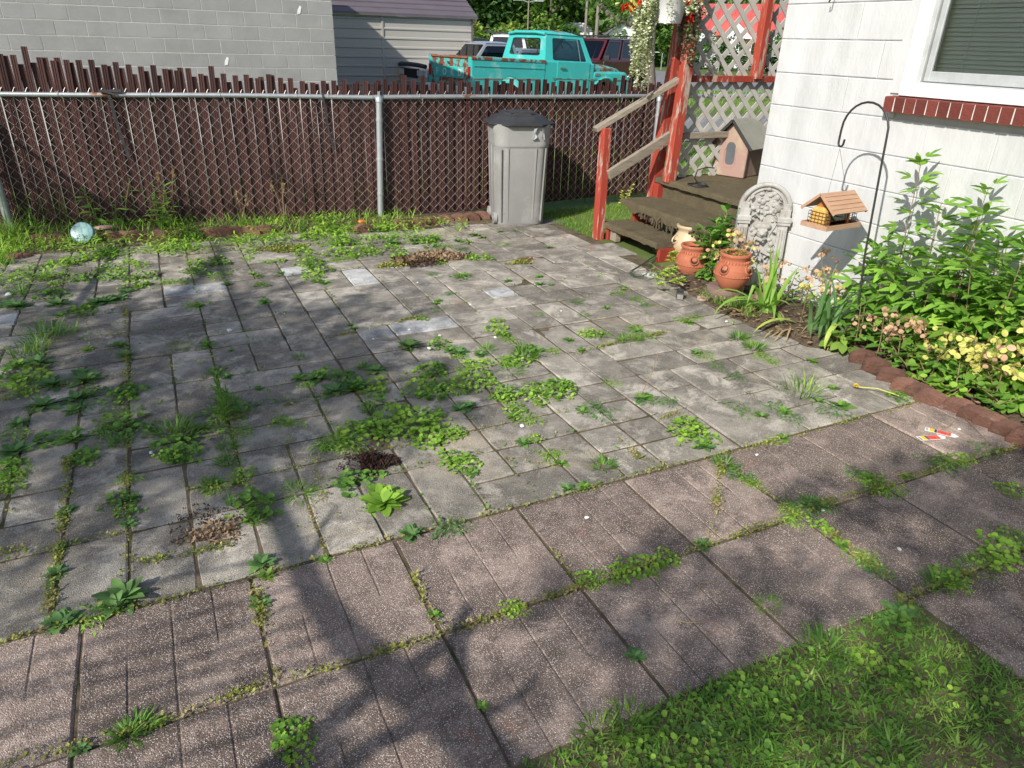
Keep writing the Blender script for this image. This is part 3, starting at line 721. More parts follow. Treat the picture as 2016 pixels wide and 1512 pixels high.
# ================================================================== PLASTIC BIN
def rrect(w_, d_, r, n=5, z=0):
    pts = []
    for (cx, cy, a0) in ((w_/2-r, d_/2-r, 0), (-w_/2+r, d_/2-r, PI/2), (-w_/2+r, -d_/2+r, PI), (w_/2-r, -d_/2+r, 1.5*PI)):
        for k in range(n+1):
            a = a0+PI/2*k/n; pts.append(Vector((cx+r*math.cos(a), cy+r*math.sin(a), z)))
    return pts
BC = Vector((3.165, 6.40, .0))
can = thing('trash_bin', 'tall grey plastic trash bin with black lid standing before the slatted fence', 'trash bin', tuple(BC), math.radians(-14), scl=(1.06, 1.06, 1.03))
mb = MB()
mb.loft([rrect(.43, .43, .09, 6, .0), rrect(.45, .45, .10, 6, .02), rrect(.485, .505, .11, 6, .70), rrect(.49, .515, .115, 6, .705), rrect(.495, .52, .115, 6, .72), rrect(.495, .52, .115, 6, .735), rrect(.515, .545, .12, 6, .90), rrect(.49, .52, .11, 6, .90), rrect(.46, .49, .1, 6, .72)], caps=True)
part('body', mb, 'canbody', can, 35)
for (x, y) in ((-.185, -1), (-.125, -1), (.10, -1), (.175, -1)):
    mb = MB(); mb.bar((x*1.02, -.222, .04), (x*1.12, -.256, .70), .010, .014, up=(0, -1, 0)); part('rib', mb, 'canbody', can)
for y in (-.15, .0, .13):
    mb = MB(); mb.bar((-.222, y*.9, .04), (-.244, y, .70), .012, .012, up=(-1, 0, 0)); part('rib', mb, 'canbody', can)
mb = MB()
def orect(w_, d_, c_, z):
    X, Y = w_/2, d_/2
    return [Vector(p) for p in ((X, Y-c_, z), (X-c_, Y, z), (-X+c_, Y, z), (-X, Y-c_, z), (-X, -Y+c_, z), (-X+c_, -Y, z), (X-c_, -Y, z), (X, -Y+c_, z))]
mb.loft([orect(.58, .60, .15, .885), orect(.60, .62, .155, .893), orect(.60, .62, .155, .905), orect(.50, .53, .13, .925), orect(.40, .44, .11, .962), orect(.33, .36, .09, .968), orect(.27, .30, .07, .985)])
part('lid', mb, 'black', can, 20)
mb = MB(); mb.cbox((0, -.05, .993), (.20, .20, .02), 0, .008); mb.cbox((0, .12, .975), (.30, .05, .03), 0, .006); part('lid_panel', mb, 'black', can)
# broken pale handle brackets
for (x, flip) in ((.075, 1), (.175, -1)):
    mb = MB(); mb.prism([(0, 0), (.028, .0), (.020, -.05), (.030, -.075), (.008, -.10), (-.004, -.10), (.002, -.05)], 0, .018, lambda a, b, d: Vector((x+a*flip, -.262-d-.02*(a > .02), .875+b)))
    part('handle_bracket', mb, 'galvclean', can)
for y in (-.14, .13):
    mb = MB(); mb.tube([(-.215, y, .055), (-.245, y, .055)], .055, 14); wv = part('wheel', mb, 'canbody', can, 40)
    k = MB(); k.tube([(-.246, y, .055), (-.252, y, .055)], .022, 10); link('hub', k.mesh('hub', 'canbody'), wv)

# ================================================================== HOUSE (painted block wall, window)
HX, HY = 4.0, 4.07
house = thing('house', 'white painted concrete block house with a blind-covered window and brick sill', 'house', (HX, HY, 0))
def lz(k): return 1.468+.2075*k     # course joint heights
WY1, WY0, WZ0, WZ1 = 3.045, 1.25, 1.40, 2.75
mb = MB(); mb.box((HX+.014, -4.0, -.1), (HX+.2, WY0-.05, 3.4)); mb.box((HX+.014, WY0-.05, -.1), (HX+.2, WY1+.05, WZ0)); mb.box((HX+.014, WY0-.05, WZ1), (HX+.2, WY1+.05, 3.4)); mb.box((HX+.014, WY1+.05, -.1), (HX+.2, HY-.0085, 3.4))
part('wall_core', mb, 'whitewall', house, None, True)
mb = MB(); mb.box((HX+.2, HY-.214, -.1), (HX+6.0, HY-.0085, 3.4)); part('wall_core', mb, 'whitewall', house, None, True)
mb = MB(); mb.box((HX-.35, -4.2, 3.4), (HX+6.2, HY+.35, 3.52)); part('eave', mb, 'vinyl', house, None, True)
hr = random.Random(3)
def block_mesh(L, H, name, mat, r, seed, depth=.03, wav=.0015):
    """thin block face with eased edges, local: y along wall, x outward(-)"""
    rr = random.Random(seed); mb = MB(); nx, nz = 5, 3; vs = []
    ry = .0035; ys = [-L/2, -L/2+ry]+list(np.linspace(-L/2+ry, L/2-ry, nx)[1:-1])+[L/2-ry, L/2]; zs = [-H/2, -H/2+r]+list(np.linspace(-H/2+r, H/2-r, nz)[1:-1])+[H/2-r, H/2]
    for a, y in enumerate(ys):
        for b_, z in enumerate(zs):
            e = a in (0, len(ys)-1) or b_ in (0, len(zs)-1)
            ez_ = b_ in (0, len(zs)-1); vs.append((r*.75 if ez_ else (.0022 if e else rr.uniform(-wav, wav)), y, z))
    nz_ = len(zs); fs = [(a*nz_+b_, a*nz_+b_+1, (a+1)*nz_+b_+1, (a+1)*nz_+b_) for a in range(len(ys)-1) for b_ in range(nz_-1)]
    mb.add(vs, fs)
    o = len(vs); ring = [(a, 0) for a in range(len(ys))]+[(len(ys)-1, b_) for b_ in range(1, nz_)]+[(a, nz_-1) for a in range(len(ys)-2, -1, -1)]+[(0, b_) for b_ in range(nz_-2, 0, -1)]
    idx = [a*nz_+b_ for a, b_ in ring]
    mb.v += [(depth, mb.v[i][1], mb.v[i][2]) for i in idx]
    for i in range(len(idx)):
        j = (i+1) % len(idx); mb.f.append((idx[i], idx[j], o+j, o+i))
    return mb.mesh(name, mat)
BM = {}
def bmesh_for(L):
    k = round(L, 3)
    if k not in BM: BM[k] = [block_mesh(L-.0004, .2075-.002, 'block', 'whitewall', .006, s) for s in range(3)]
    return hr.choice(BM[k])
for k in range(-7, 10):
    zc = lz(k)+.10375
    off = 0 if k % 2 == 0 else .206
    y = HY; first = True
    while y > -1.2:
        L = .412
        if first and off: L = .206
        first = False
        y2 = y-L
        c = Vector((HX, (y+y2)/2, zc))
        zb, zt = zc-.104, zc+.104
        inwin = (y2 < WY1+.02 and y > WY0-.02 and zt > WZ0+.03 and zb < WZ1)
        # blocks cut by the window opening
        if inwin:
            if y > WY1+.02: 
                L2 = y-(WY1+.02)
                if L2 > .05: link('block', block_mesh(L2-.004, .204, 'block', 'whitewall', .006, 9), house, Vector((HX, y-L2/2, zc))-house.location)
            y = y2; continue
        if inview(c, 420) : link('block', bmesh_for(L), house, c-house.location, (0, 0, 0))
        y = y2
# side wall of the house seen edge on, blocks along +X
for k in range(-5, 8):
    zc = lz(k)+.10375
    for q in range(2):
        link('block', bmesh_for(.412), house, Vector((HX+.215+.412*q+.0, HY, zc))-house.location, (0, 0, -PI/2))
# window
win = MB()
fx0, fx1 = HX-.035, HX+.10
def wframe(y0, y1, z0, z1, t, x0, x1, name, mat, tb=None):
    tb = tb or t; mb = MB()
    mb.box((x0, y1-t, z0), (x1, y1, z1)); mb.box((x0, y0, z0), (x1, y0+t, z1)); mb.box((x0, y0+t, z0), (x1, y1-t, z0+tb)); mb.box((x0, y0+t, z1-t), (x1, y1-t, z1))
    o = part(name, mb, mat, house, None, True); bevel(o, .003); return o
wframe(WY0, WY1, 1.390, WZ1, .062, HX-.035, HX+.02, 'window_frame', 'vinyl', .068)
wframe(WY0+.06, WY1-.06, 1.455, WZ1-.06, .03, HX+.003, HX+.06, 'window_track', 'alu', .012)
wframe(WY0+.095, WY1-.095, 1.47, WZ1-.1, .035, HX+.02, HX+.05, 'window_sash', 'alu', .055)
mb = MB(); mb.box((HX+.033, WY0+.12, 1.52), (HX+.038, WY1-.125, WZ1-.13)); part('window_pane', mb, 'glass', house, None, True)
mb = MB(); mb.box((HX+.19, WY0-.04, WZ0), (HX+.195, WY1+.04, WZ1)); part('window_backing', mb, 'dark', house, None, True)
mb = MB(); mb.box((HX-.012, WY1, 1.40), (HX+.012, WY1+.075, WZ1)); o = part('plaster_strip', mb, 'whitewall', house, None, True)
me = MB(); me.bar((0, -.80, 0), (0, .80, 0), .026, .0012, up=(-.86, 0, .5)); bme = me.mesh('blind_slat', 'blind')
k = 0; z = 1.535
while z < 2.55:
    link('blind_slat', bme, house, Vector((HX+.085, (WY0+WY1)/2, z))-house.location, (hr.uniform(-.002, .002), hr.uniform(-.05, .05), 0)); z += .0225
for y in (WY1-.27, WY1-.62, WY1-1.0):
    mb = MB(); mb.tube([(HX+.072, y, 1.53), (HX+.072, y, 2.6)], .0015, 5); part('blind_cord', mb, 'vinyl', house, None, True)
# brick sill
mbk = MB(); mbk.chbox((.0565, .0305, .042), .004, Matrix.Identity(4)); skm = mbk.mesh('sill_brick', 'sill')
y = 3.10; 
for k in range(26):
    link('sill_brick', skm, house, Vector((HX-.012+hr.uniform(-.002, .002), y-.0305, 1.343+hr.uniform(-.001, .001)))-house.location, (0, -.06+hr.uniform(-.01, .01), hr.uniform(-.015, .015))); y -= .0695
mb = MB(); mb.box((HX-.064, y, 1.303), (HX+.0, 3.105, 1.378)); part('sill_mortar', mb, 'mortar', house, None, True)
# little wall hook at the top of the picture
hk = thing('wall_hook', 'small black iron hook fixed high on the white wall near the corner', 'hook', tuple(onx(1650, -4, HX)))
mb = MB(); p = onx(1650, -4, HX); mb.tube([p+Vector((0, 0, .03)), p+Vector((-.05, 0, .02)), p+Vector((-.07, -.01, -.01)), p+Vector((-.06, .01, -.025)), p+Vector((-.045, .02, -.01))], .004, 6); mb.cbox(p+Vector((-.004, 0, .03)), (.008, .03, .05)); part('iron_hook', mb, 'blackmetal', hk, 40, True)

# ================================================================== PORCH, STEPS, LATTICE
PX = 4.20; PYF = 5.58; PYN = 4.12; PZ = .50
porch = thing('porch', 'carpeted porch platform with flaking red posts and white lattice at the house side', 'porch', (PX, PYF, 0))
cr = random.Random(9)
def carpet_slab(x0, x1, y0, y1, zt, th, r=.03, name='deck', par=None, mat='carpet', droop=.0, nose='x'):
    """slab with a soft rolled edge towards -x"""
    prof = [(x1, zt-th), (x1, zt)]
    prof += [(x0+r, zt)]
    for k in range(1, 7):
        a = PI/2+PI/2*k/6; prof.append((x0+r+r*math.cos(a), zt-r+r*math.sin(a)))
    prof += [(x0, zt-th)]
    n = 26; rings = []
    for i in range(n+1):
        y = y0+(y1-y0)*i/n; j = cr.uniform(-.005, .005)
        rings.append([Vector((x+(j if x < x0+r*1.5 else 0), y, z+cr.uniform(-.003, .003)-(cr.uniform(0, droop) if (z < zt-th*.9 and x < x0+.05) else 0))) for x, z in prof])
    mb = MB(); mb.loft(rings); return part(name, mb, mat, par, 30, True)
carpet_slab(PX, PX+1.6, PYN, PYF, PZ, .045, .022, 'deck', porch)
carpet_slab(PX+.045, PX+.12, PYN, PYF-.05, PZ-.045, .15, .01, 'carpet_apron', porch)
carpet_slab(PX+.02, PX+1.6, PYF-.02, PYF+.02, PZ-.05, .13, .005, 'deck_joist', porch, 'redsolid')
def rpost(a, b, w_=.088, name='post', mat='redwood', d_=None, up=(0, 1, 0), par=None):
    mb = MB(); mb.bar(a, b, w_, d_ or w_, up=up); o = part(name, mb, mat, par or porch, None, True); bevel(o, .004); return o
fpx = onx(1322, 349, PX+.10); 
rpost((PX+.03, 5.40, PZ-.02), (PX+.11, 5.40, 2.6))                       # front corner post
rpost((PX+.03, 5.66, -.02), (PX+.16, 5.58, 2.6), .095)                    # tall post behind it, down to the ground
rpost((PX+.02, 5.53, -.02), (PX+.02, 5.53, PZ-.05), .07, mat='redsolid')
rpost((PX+.02, 4.3, -.02), (PX+.02, 4.3, PZ-.05), .07, mat='redsolid')
LY = 5.50
lx0 = PX+.15; lx1 = 6.2
zr1 = ony(1430, 155, LY).z; zr0 = ony(1380, 265, LY).z
for (z, x1_, mt_) in ((zr1, lx1, 'redwood'), (zr0, ony(1430, 265, LY).x+.25, 'oldwood')):
    mb = MB(); mb.bar((lx0-.02, LY-.035, z), (x1_, LY-.035, z), .045, .055, up=ZZ); o = part('cross_rail', mb, mt_, porch, None, True); bevel(o, .003)
mp_b = ony(1332*0+1482, 150, LY)
rpost((mp_b.x, LY-.045, zr1), (mp_b.x, LY-.045, 2.6), .085, name='post')
# lattice panels: crossed strips, each its own piece
def lattice(x0, x1, z0, z1, y, pitch=.148, wd=.043):
    for s_, dy in ((1, 0), (-1, -.009)):
        c = (x0-z1) if s_ == 1 else (x0+z0)
        hi = (x1-z0) if s_ == 1 else (x1+z1)
        c = math.floor(c/pitch)*pitch
        while c < hi:
            # strip along x - s*z = c
            pts = []
            if s_ == 1:
                za, zb_ = max(z0, x0-c), min(z1, x1-c)
                a, b = (c+za, za), (c+zb_, zb_)
            else:
                za, zb_ = max(z0, c-x1), min(z1, c-x0)
                a, b = (c-za, za), (c-zb_, zb_)
            if zb_-za > .03:
                mb = MB(); mb.bar((a[0], y+dy, a[1]), (b[0], y+dy, b[1]), .008, wd, up=(0, 0, 1)); part('lattice_strip', mb, 'lattice', porch, None, True)
            c += pitch
lattice(lx0, lx1, PZ, zr1-.02, LY, .178)
lattice(lx0, lx1, zr1+.02, 2.35, LY-.004, .178)
# steps
steps = thing('steps', 'carpeted wooden steps with red sides climbing to the porch', 'steps', (3.62, 5.0, 0))
T1, T2 = .148, .325
carpet_slab(3.60, 3.93, 4.66, 5.50, T1, .04, .018, 'tread', steps, droop=.01)
carpet_slab(3.84, 4.26, 4.12, 5.57, T2, .05, .022, 'tread', steps, droop=.05)
for y in (4.66, 5.44):
    mb = MB(); mb.prism([(3.63, 0), (3.63, T1-.04), (3.90, T1-.04), (3.90, T2-.05), (4.22, T2-.05), (4.22, 0)], y-.02, y+.02, lambda a, b, d: Vector((a, d, b-.01))); o = part('stringer', mb, 'redsolid', steps, None, True)
mb = MB(); mb.cbox((3.66, 5.35, .05), (.05, .09, .10)); part('foot_block', mb, 'oldwood', steps, None, True)
# ragged carpet hanging below the second tread
mb = MB()
for k in range(170):
    y = cr.uniform(4.2, 5.35); L = cr.uniform(.03, .10)*(1.1 if 4.6 < y < 5.2 else .8); x = 3.845+cr.uniform(-.005, .05)
    mb.bar((x, y, T2-.045), (x+cr.uniform(-.02, .02), y+cr.uniform(-.03, .03), T2-.045-L), cr.uniform(.004, .02), .004, up=(1, 0, 0))
part('frayed_carpet', mb, 'carpet', steps, None, True, kind='stuff')
# hand rail
rail = thing('handrail', 'grey weathered stair handrail on a peeling red newel post', 'handrail', (3.56, 5.50, 0))
nb, ntp = Vector((3.565, 5.49, -.03)), Vector((3.575, 5.52, .955))
mb = MB(); mb.bar(nb, ntp, .075, .085, up=(0, 1, 0)); o = part('newel_post', mb, 'redwood', rail, None, True); bevel(o, .004)
pA = onx(1172, 252, 3.50); pB = onx(1337, 156, PX+.05)
mb = MB(); mb.bar(pA+Vector((0, .0, -.015)), pB, .085, .042, up=ZZ); o = part('top_rail', mb, 'oldwood', rail, None, True); bevel(o, .004)
pC = onx(1197, 345, 3.60); pD = onx(1322, 266, PX+.08)
mb = MB(); mb.bar(pC, pD, .04, .085, up=ZZ); o = part('lower_rail', mb, 'oldwood', rail, None, True); bevel(o, .004)

# ================================================================== CAT HOUSE ON THE PORCH
ch = onx(1465, 352, 4.42)
CHP = at(1437, 347, PZ+.004)+Vector((.165, .085, 0))
cat = thing('cat_house', 'faded pink plastic pet house with grey gable roof and dark door flap on the porch', 'pet house', tuple(CHP), math.radians(20), scl=(1.1, 1.1, 1.06))
# local: front faces -x ; width along y
HWD, HDP, HE, HR = .155, .36, .29, .47
mb = MB()
gab = [(-HWD, 0), (HWD, 0), (HWD, HE), (0, HR), (-HWD, HE)]
mb.prism(gab, -.0, .03, lambda a, b, d: Vector((-HDP/2+d-(.012 if b < .01 else 0), a, b)))
# opening as a rim plus recess
front = part('front_panel', mb, 'pinkhouse', cat); bevel(front, .006)
mb = MB(); mb.prism([(-HWD+.012, .0), (HWD-.012, .0), (HWD-.012, HE), (0, HR-.01), (-HWD+.012, HE)], .03, HDP, lambda a, b, d: Vector((-HDP/2+d, a, b))); o = part('body', mb, 'pinkhouse', cat); bevel(o, .006)
rr = [(p.x, p.y) for p in rrect(.115, .185, .035, 4)]
mb = MB(); inner = [(a*.80, b*.87) for a, b in rr]
mb.loft([[Vector((-HDP/2-.001, a+.0, b*1.25+.19)) for a, b in rr], [Vector((-HDP/2-.012, a*.97, b*.98+.165)) for a, b in rr], [Vector((-HDP/2-.012, a*.86, b*.9+.165)) for a, b in rr], [Vector((-HDP/2-.003, a*.82, b*.87+.165)) for a, b in rr]], caps=False)
part('door_rim', mb, 'pinkhouse', cat, 40)
mb = MB(); mb.prism(inner, 0, .003, lambda a, b, d: Vector((-HDP/2-.002-d, a, b*1.25+.19))); part('doorway', mb, 'dark', cat)
mb = MB(); mb.prism([(a*.72-.004, b*.80) for a, b in rr], 0, .003, lambda a, b, d: Vector((-HDP/2-.007-d-(b+.1)*.02, a, b*1.25+.195))); part('door_flap', mb, 'slategrey', cat)
for s_ in (-1, 1):
    mb = MB(); a = Vector((0, s_*(HWD+.055), HE-.045)); b = Vector((0, 0, HR+.012))
    n_ = (b-a).cross(Vector((1, 0, 0))).normalized()*(.010*s_)
    for sgn in (1,):
        vs = []
        for X in (-HDP/2-.045, HDP/2+.03):
            for q in (a, b): vs += [Vector((X, q.y, q.z)), Vector((X, q.y+n_.y, q.z+n_.z))]
        mb.add(vs, [(0,1,3,2),(4,6,7,5),(0,2,6,4),(1,5,7,3),(0,4,5,1),(2,3,7,6)])
    o = part('roof', mb, 'catroof', cat); bevel(o, .003)
    mb = MB(); mb.bar(Vector((-HDP/2-.047, a.y, a.z)), Vector((-HDP/2-.047, b.y*.98, b.z-.004)), .006, .022, up=(0, 0, 1)); part('roof_trim', mb, 'black', cat)
# electric cord looped by the pet house
cord = thing('electric_cord', 'black cord coiled on the porch carpet beside the pet house', 'cord', (4.30, 5.15, PZ))
mb = MB(); pts = []
for k in range(40):
    t = k/39; a = 2*PI*2.2*t; pts.append((4.33+.10*math.cos(a)*(1-.3*t)-.04*t, 5.13+.07*math.sin(a)-.10*t, PZ+.008+.004*math.sin(a*3)))
mb.tube(pts, .0055, 6); part('cord_loop', mb, 'cable', cord, 60, True)
mb = MB(); pts = [(4.36, 5.15, PZ+.01), (4.33, 5.17, PZ+.05), (4.35, 5.17, PZ+.12), (4.41, 5.12, PZ+.15), (4.47, 5.09, PZ+.145)]; mb.tube(pts, .006, 6); part('cord_loop', mb, 'cable', cord, 60, True)

# ================================================================== GARDEN BED, LAWN EDGE, SOIL
def sheet(name, pts, z, mat, kind='structure', n=1):
    g = MB(); g.add([(x, y, z) for x, y in pts], [tuple(range(len(pts)))]); return struct(name, g, mat, kind=kind)
def bumpy(name, poly, mat, h, seed, step=.07, kind='structure', edge=.12, base=-.02):
    """soil surface: grid clipped to polygon, raised towards the middle"""
    pts = poly; xs = [p[0] for p in pts]; ys = [p[1] for p in pts]
    def inside(x, y):
        c = False; j = len(pts)-1
        for i in range(len(pts)):
            if (pts[i][1] > y) != (pts[j][1] > y) and x < (pts[j][0]-pts[i][0])*(y-pts[i][1])/(pts[j][1]-pts[i][1])+pts[i][0]: c = not c
            j = i
        return c
    def dist(x, y):
        d = 9
        for i in range(len(pts)):
            a = pts[i]; b = pts[(i+1) % len(pts)]; vx, vy = b[0]-a[0], b[1]-a[1]; L = vx*vx+vy*vy+1e-9
            t = max(0, min(1, ((x-a[0])*vx+(y-a[1])*vy)/L)); d = min(d, math.hypot(x-a[0]-t*vx, y-a[1]-t*vy))
        return d
    r = random.Random(seed); g = MB(); idx = {}
    nx = int((max(xs)-min(xs))/step)+2; ny = int((max(ys)-min(ys))/step)+2; vs = []; fs = []
    for i in range(nx):
        for j in range(ny):
            x = min(xs)+i*step+r.uniform(-.3, .3)*step; y = min(ys)+j*step+r.uniform(-.3, .3)*step
            if inside(x, y): z = base+h*min(1, dist(x, y)/edge)+r.uniform(-.01, .014)*min(1, h*10)
            elif dist(x, y) < step: z = base
            else: continue
            idx[i, j] = len(vs); vs.append((x, y, z))
    for i in range(nx-1):
        for j in range(ny-1):
            k = [(i, j), (i+1, j), (i+1, j+1), (i, j+1)]
            if all(q in idx for q in k): fs.append(tuple(idx[q] for q in k))
    g.add(vs, fs); return struct(name, g, mat, 60, kind)
bedpoly = [(3.42, 4.42), (3.30, 4.05), (3.27, 3.6), (3.26, 3.12), (3.36, 2.76), (3.56, 2.50), (3.50, 2.05), (3.50, 1.55), (3.50, .9), (4.02, .9), (4.02, 4.2), (3.9, 4.42)]
bumpy('garden_bed', bedpoly, 'soil', .06, 3)
bumpy('fence_soil', [(-3, 7.3), (-1.2, 7.05), (.4, 6.78), (1.4, 6.62), (1.9, 6.48), (3.0, 6.55), (3.0, 6.9), (1.9, 6.95), (-1.3, 7.6), (-3, 7.9)], 'soil', .05, 5, edge=.1)
# grassy ground between patio, fence and steps, and around the porch
g = MB(); g.add([(3.50,4.3,-.012),(3.58,4.3,-.012),(8,4.3,-.012),(12,6.5,-.02),(8,9.2,-.04),(3.0,9.2,-.04),(2.9,6.8,-.012),(3.50,6.4,-.012)], [tuple(range(8))]); struct('side_lawn_ground', g, 'ground')
g = MB(); g.add([(-3,-1.6,-.022),(1.998,-1.6,-.022),(1.998,1.035,-.022),(-3,1.03,-.022)], [(0,1,2,3)]); struct('lawn_ground', g, 'soil')

# ------------------------------------------------------------------ bed edging bricks
def bedbrick(u, v, rot, lab, tilt=0, dz=.0, s=.88):
    p = at(u, v, .03)
    return thing('edging_brick', lab, 'edging brick', (p.x, p.y, .028+dz), me=er.choice(SCM), rot=(tilt, er.uniform(-.08, .08), rot), group='edging bricks along the flower bed', scl=(s, s, s))
bl = 'red scalloped edging brick holding back the flower bed beside the patio'
for (u, v, r_, le) in [(1700, 705, -.75, 'first'), (1727, 722, -.85, 'second'), (1757, 742, -.95, 'third'), (1784, 762, -1.05, 'fourth'), (1812, 773, -1.2, 'fifth'), (1832, 785, -1.3, 'sixth')]:
    bedbrick(u, v, r_, 'red scalloped bed edging brick, '+le+' one counted from the iris end', .25)
for (u, v, r_, le) in [(1890, 803, -1.25, 'first'), (1920, 818, -1.25, 'second'), (1952, 832, -1.3, 'third'), (1985, 848, -1.3, 'fourth'), (2020, 868, -1.3, 'fifth'), (2060, 890, -1.3, 'sixth')]:
    bedbrick(u, v, r_, 'dark bed edging brick beside the plant tags, '+le+' one past the gap', .3)

# ------------------------------------------------------------------ pots
def jar(name, lab, p, s, mat, holes, rim=True, lean=(0, 0, 0), beads=True):
    t = thing(name, lab, 'clay pot', tuple(p), rot=lean, scl=(s, s, s))
    mb = MB()
    prof = [(.0, .0), (.052, .0), (.060, .008), (.085, .04), (.100, .075), (.104, .105), (.098, .130), (.084, .155), (.074, .170), (.072, .182), (.084, .196), (.088, .206), (.084, .214), (.074, .214), (.066, .206), (.062, .188)]
    mb.lathe(prof, 32, (0, 0, 0)); part('jar_body', mb, mat, t, 60)
    mb = MB(); mb.lathe([(.0001, .184), (.063, .184)], 20); part('soil', mb, 'darksoil', t)
    for a in holes:
        ca, sa = math.cos(a), math.sin(a); rr_ = .093; zc = .128
        mb = MB(); ring = []; nrm = Vector((ca, sa, .55)).normalized(); sx = Vector((-sa, ca, 0)); up = nrm.cross(sx)
        c = Vector((ca*rr_, sa*rr_, zc)); rings = []
        for (rad, out) in ((.030, -.006), (.031, .006), (.027, .010), (.022, .006), (.022, .001)):
            rings.append([c+nrm*out+(sx*math.cos(2*PI*k/16)+up*math.sin(2*PI*k/16))*rad for k in range(16)])
        mb.loft(rings, caps=False); hp = part('pocket', mb, mat, t, 60)
        k_ = MB(); k_.add([c+nrm*.004+(sx*math.cos(2*PI*k/16)+up*math.sin(2*PI*k/16))*.0225 for k in range(16)], [tuple(range(16))]); link('pocket_soil', k_.mesh('pocket_soil', 'darksoil'), hp)
    if beads:
        mb = MB()
        for k in range(34):
            a = 2*PI*k/34
            mb.cbox((.1045*math.cos(a), .1045*math.sin(a), .094), (.006, .008, .010), a, .002)
        for k in range(28):
            a = 2*PI*k/28
            mb.cbox((.080*math.cos(a), .080*math.sin(a), .168), (.010, .006, .016), a, .002)
        mb.lathe([(.102, .086), (.107, .089), (.1025, .092)], 32); mb.lathe([(.098, .100+.02), (.1015, .1225), (.098, .125)], 32)
        part('bead_band', mb, mat, t, 50)
    return t
pa = at(1364, 546); pb = at(1441, 571, .10)
cang = math.radians(-115)
jar('strawberry_jar', 'terracotta strawberry jar with empty soil pocket standing on the ground by the lime plant', (pa.x, pa.y+.03, .0), 1.18, 'terracotta', [cang-.15, cang+1.9, cang-2.2])
jar('strawberry_jar', 'mossy rimmed terracotta strawberry jar standing on a rough stone block', (pb.x, pb.y+.02, .105), 1.20, 'terracotta', [cang-.85, cang+.7, cang+2.6])
pc_ = at(1332, 500)
pc_ = at(1349, 509); jar('cream_strawberry_jar', 'cream glazed strawberry jar behind the lime plant under the bottom step', (pc_.x+.02, pc_.y, -.01), 1.38, 'creamglaze', [cang+.35, cang-1.3, cang+2.5], beads=False)
# stone block under the jar
mb = MB(); rs = random.Random(31); rings = []
out = [(.155*math.cos(a)*(1.0 if math.cos(a) > -.2 else .98), .13*math.sin(a)) for a in np.linspace(0, 2*PI, 19)[:-1]]
for z, k in ((0, .97), (.012, 1.0), (.085, 1.0), (.098, .965), (.10, .9)):
    rings.append([Vector((a*k+rs.uniform(-.003, .003), b*k+rs.uniform(-.003, .003), z+rs.uniform(-.002, .002))) for a, b in out])
mb.loft(rings)
sb = at(1437, 597)
thing('stone_block', 'rough reddish stone block carrying the mossy terracotta jar', 'stone block', (sb.x+.01, sb.y+.08, .003), rotz=.3, me=mb.mesh('stone_block', 'stone', 35), scl=(.90, .95, 1))
def rock(name, lab, p, sz, mat, seed, cat='stone', flat=.5, grp=None, rz=0):
    r = random.Random(seed); mb = MB(); rings = []; n = 10
    ph = [r.uniform(0, 6) for _ in range(4)]
    for i, (z, k) in enumerate(((0, .75), (.15, 1.), (.55, .98), (.85, .78), (1., .4))):
        rings.append([Vector((sz[0]*k*math.cos(2*PI*q/n)*(1+.16*math.sin(2*PI*q/n*2+ph[0])+r.uniform(-.08, .08)), sz[1]*k*math.sin(2*PI*q/n)*(1+.13*math.cos(2*PI*q/n*3+ph[1])+r.uniform(-.08, .08)), sz[2]*z)) for q in range(n)])
    mb.loft(rings); return thing(name, lab, cat, tuple(p), me=mb.mesh(name, mat, 50), rotz=rz, group=grp)
q = at(1375, 568); rock('flat_stone', 'flat pale pink stone lying in front of the terracotta jars', (q.x, q.y, -.005), (.13, .07, .035), 'pinkstone', 4, rz=-.9)
q = at(1392, 590); rock('flat_stone', 'small tan stone between the pink stone and the stone block', (q.x, q.y, -.005), (.07, .05, .045), 'pinkstone', 9, rz=-.5)
q = at(1283, 543); rock('grey_stone', 'flat grey stone beside the looped green wire', (q.x, q.y, -.003), (.07, .06, .03), 'statue', 5)
q = at(1424, 580); rock('slate_piece', 'thin grey slate shard leaning at the left of the stone block', (q.x-.04, q.y, -.0), (.03, .045, .07), 'alu', 15, cat='stone shard')
q = at(1395+120, 582); rock('bed_rock', 'pinkish rock half hidden under the iris leaves', (3.66, 3.50, .02), (.06, .05, .06), 'stone', 16)
q = at(1682, 655, .05); rock('broken_brick', 'broken terracotta piece with white face under the irises', (q.x+.05, q.y+.02, .03), (.07, .05, .09), 'pinkstone', 18)
q = at(37, 507); rock('red_stone', 'small red stone among weeds at the far left', (q.x, q.y, -.003), (.085, .045, .04), 'scallop', 8)
q = at(148, 462, .02); rock('pale_rock', 'pale rock lying on the edging bricks right of the teal lid', (at(208, 462).x, at(208, 462).y, .05), (.09, .04, .03), 'pinkstone', 28)
q = at(722, 447); rock('orange_shard', 'bright orange plastic shard on the soil left of the middle fence post', (at(713, 445).x, at(713, 445).y, .03), (.04, .02, .03), 'amber', 48, cat='shard')
# black cube solar light
sl_ = at(1341, 590)
lt = thing('solar_light', 'small black cube garden light with a glittery face on the pavers', 'garden light', (sl_.x, sl_.y+.02, .028), math.radians(-35))
mb = MB(); mb.chbox((.024, .024, .026), .004, Matrix.Rotation(.18, 4, 'X')); part('case', mb, 'black', lt)
mb = MB(); mb.box((-.021, -.0285, -.02), (.021, -.0262, .018), Matrix.Rotation(.18, 4, 'X')); part('glitter_face', mb, 'statue', lt)
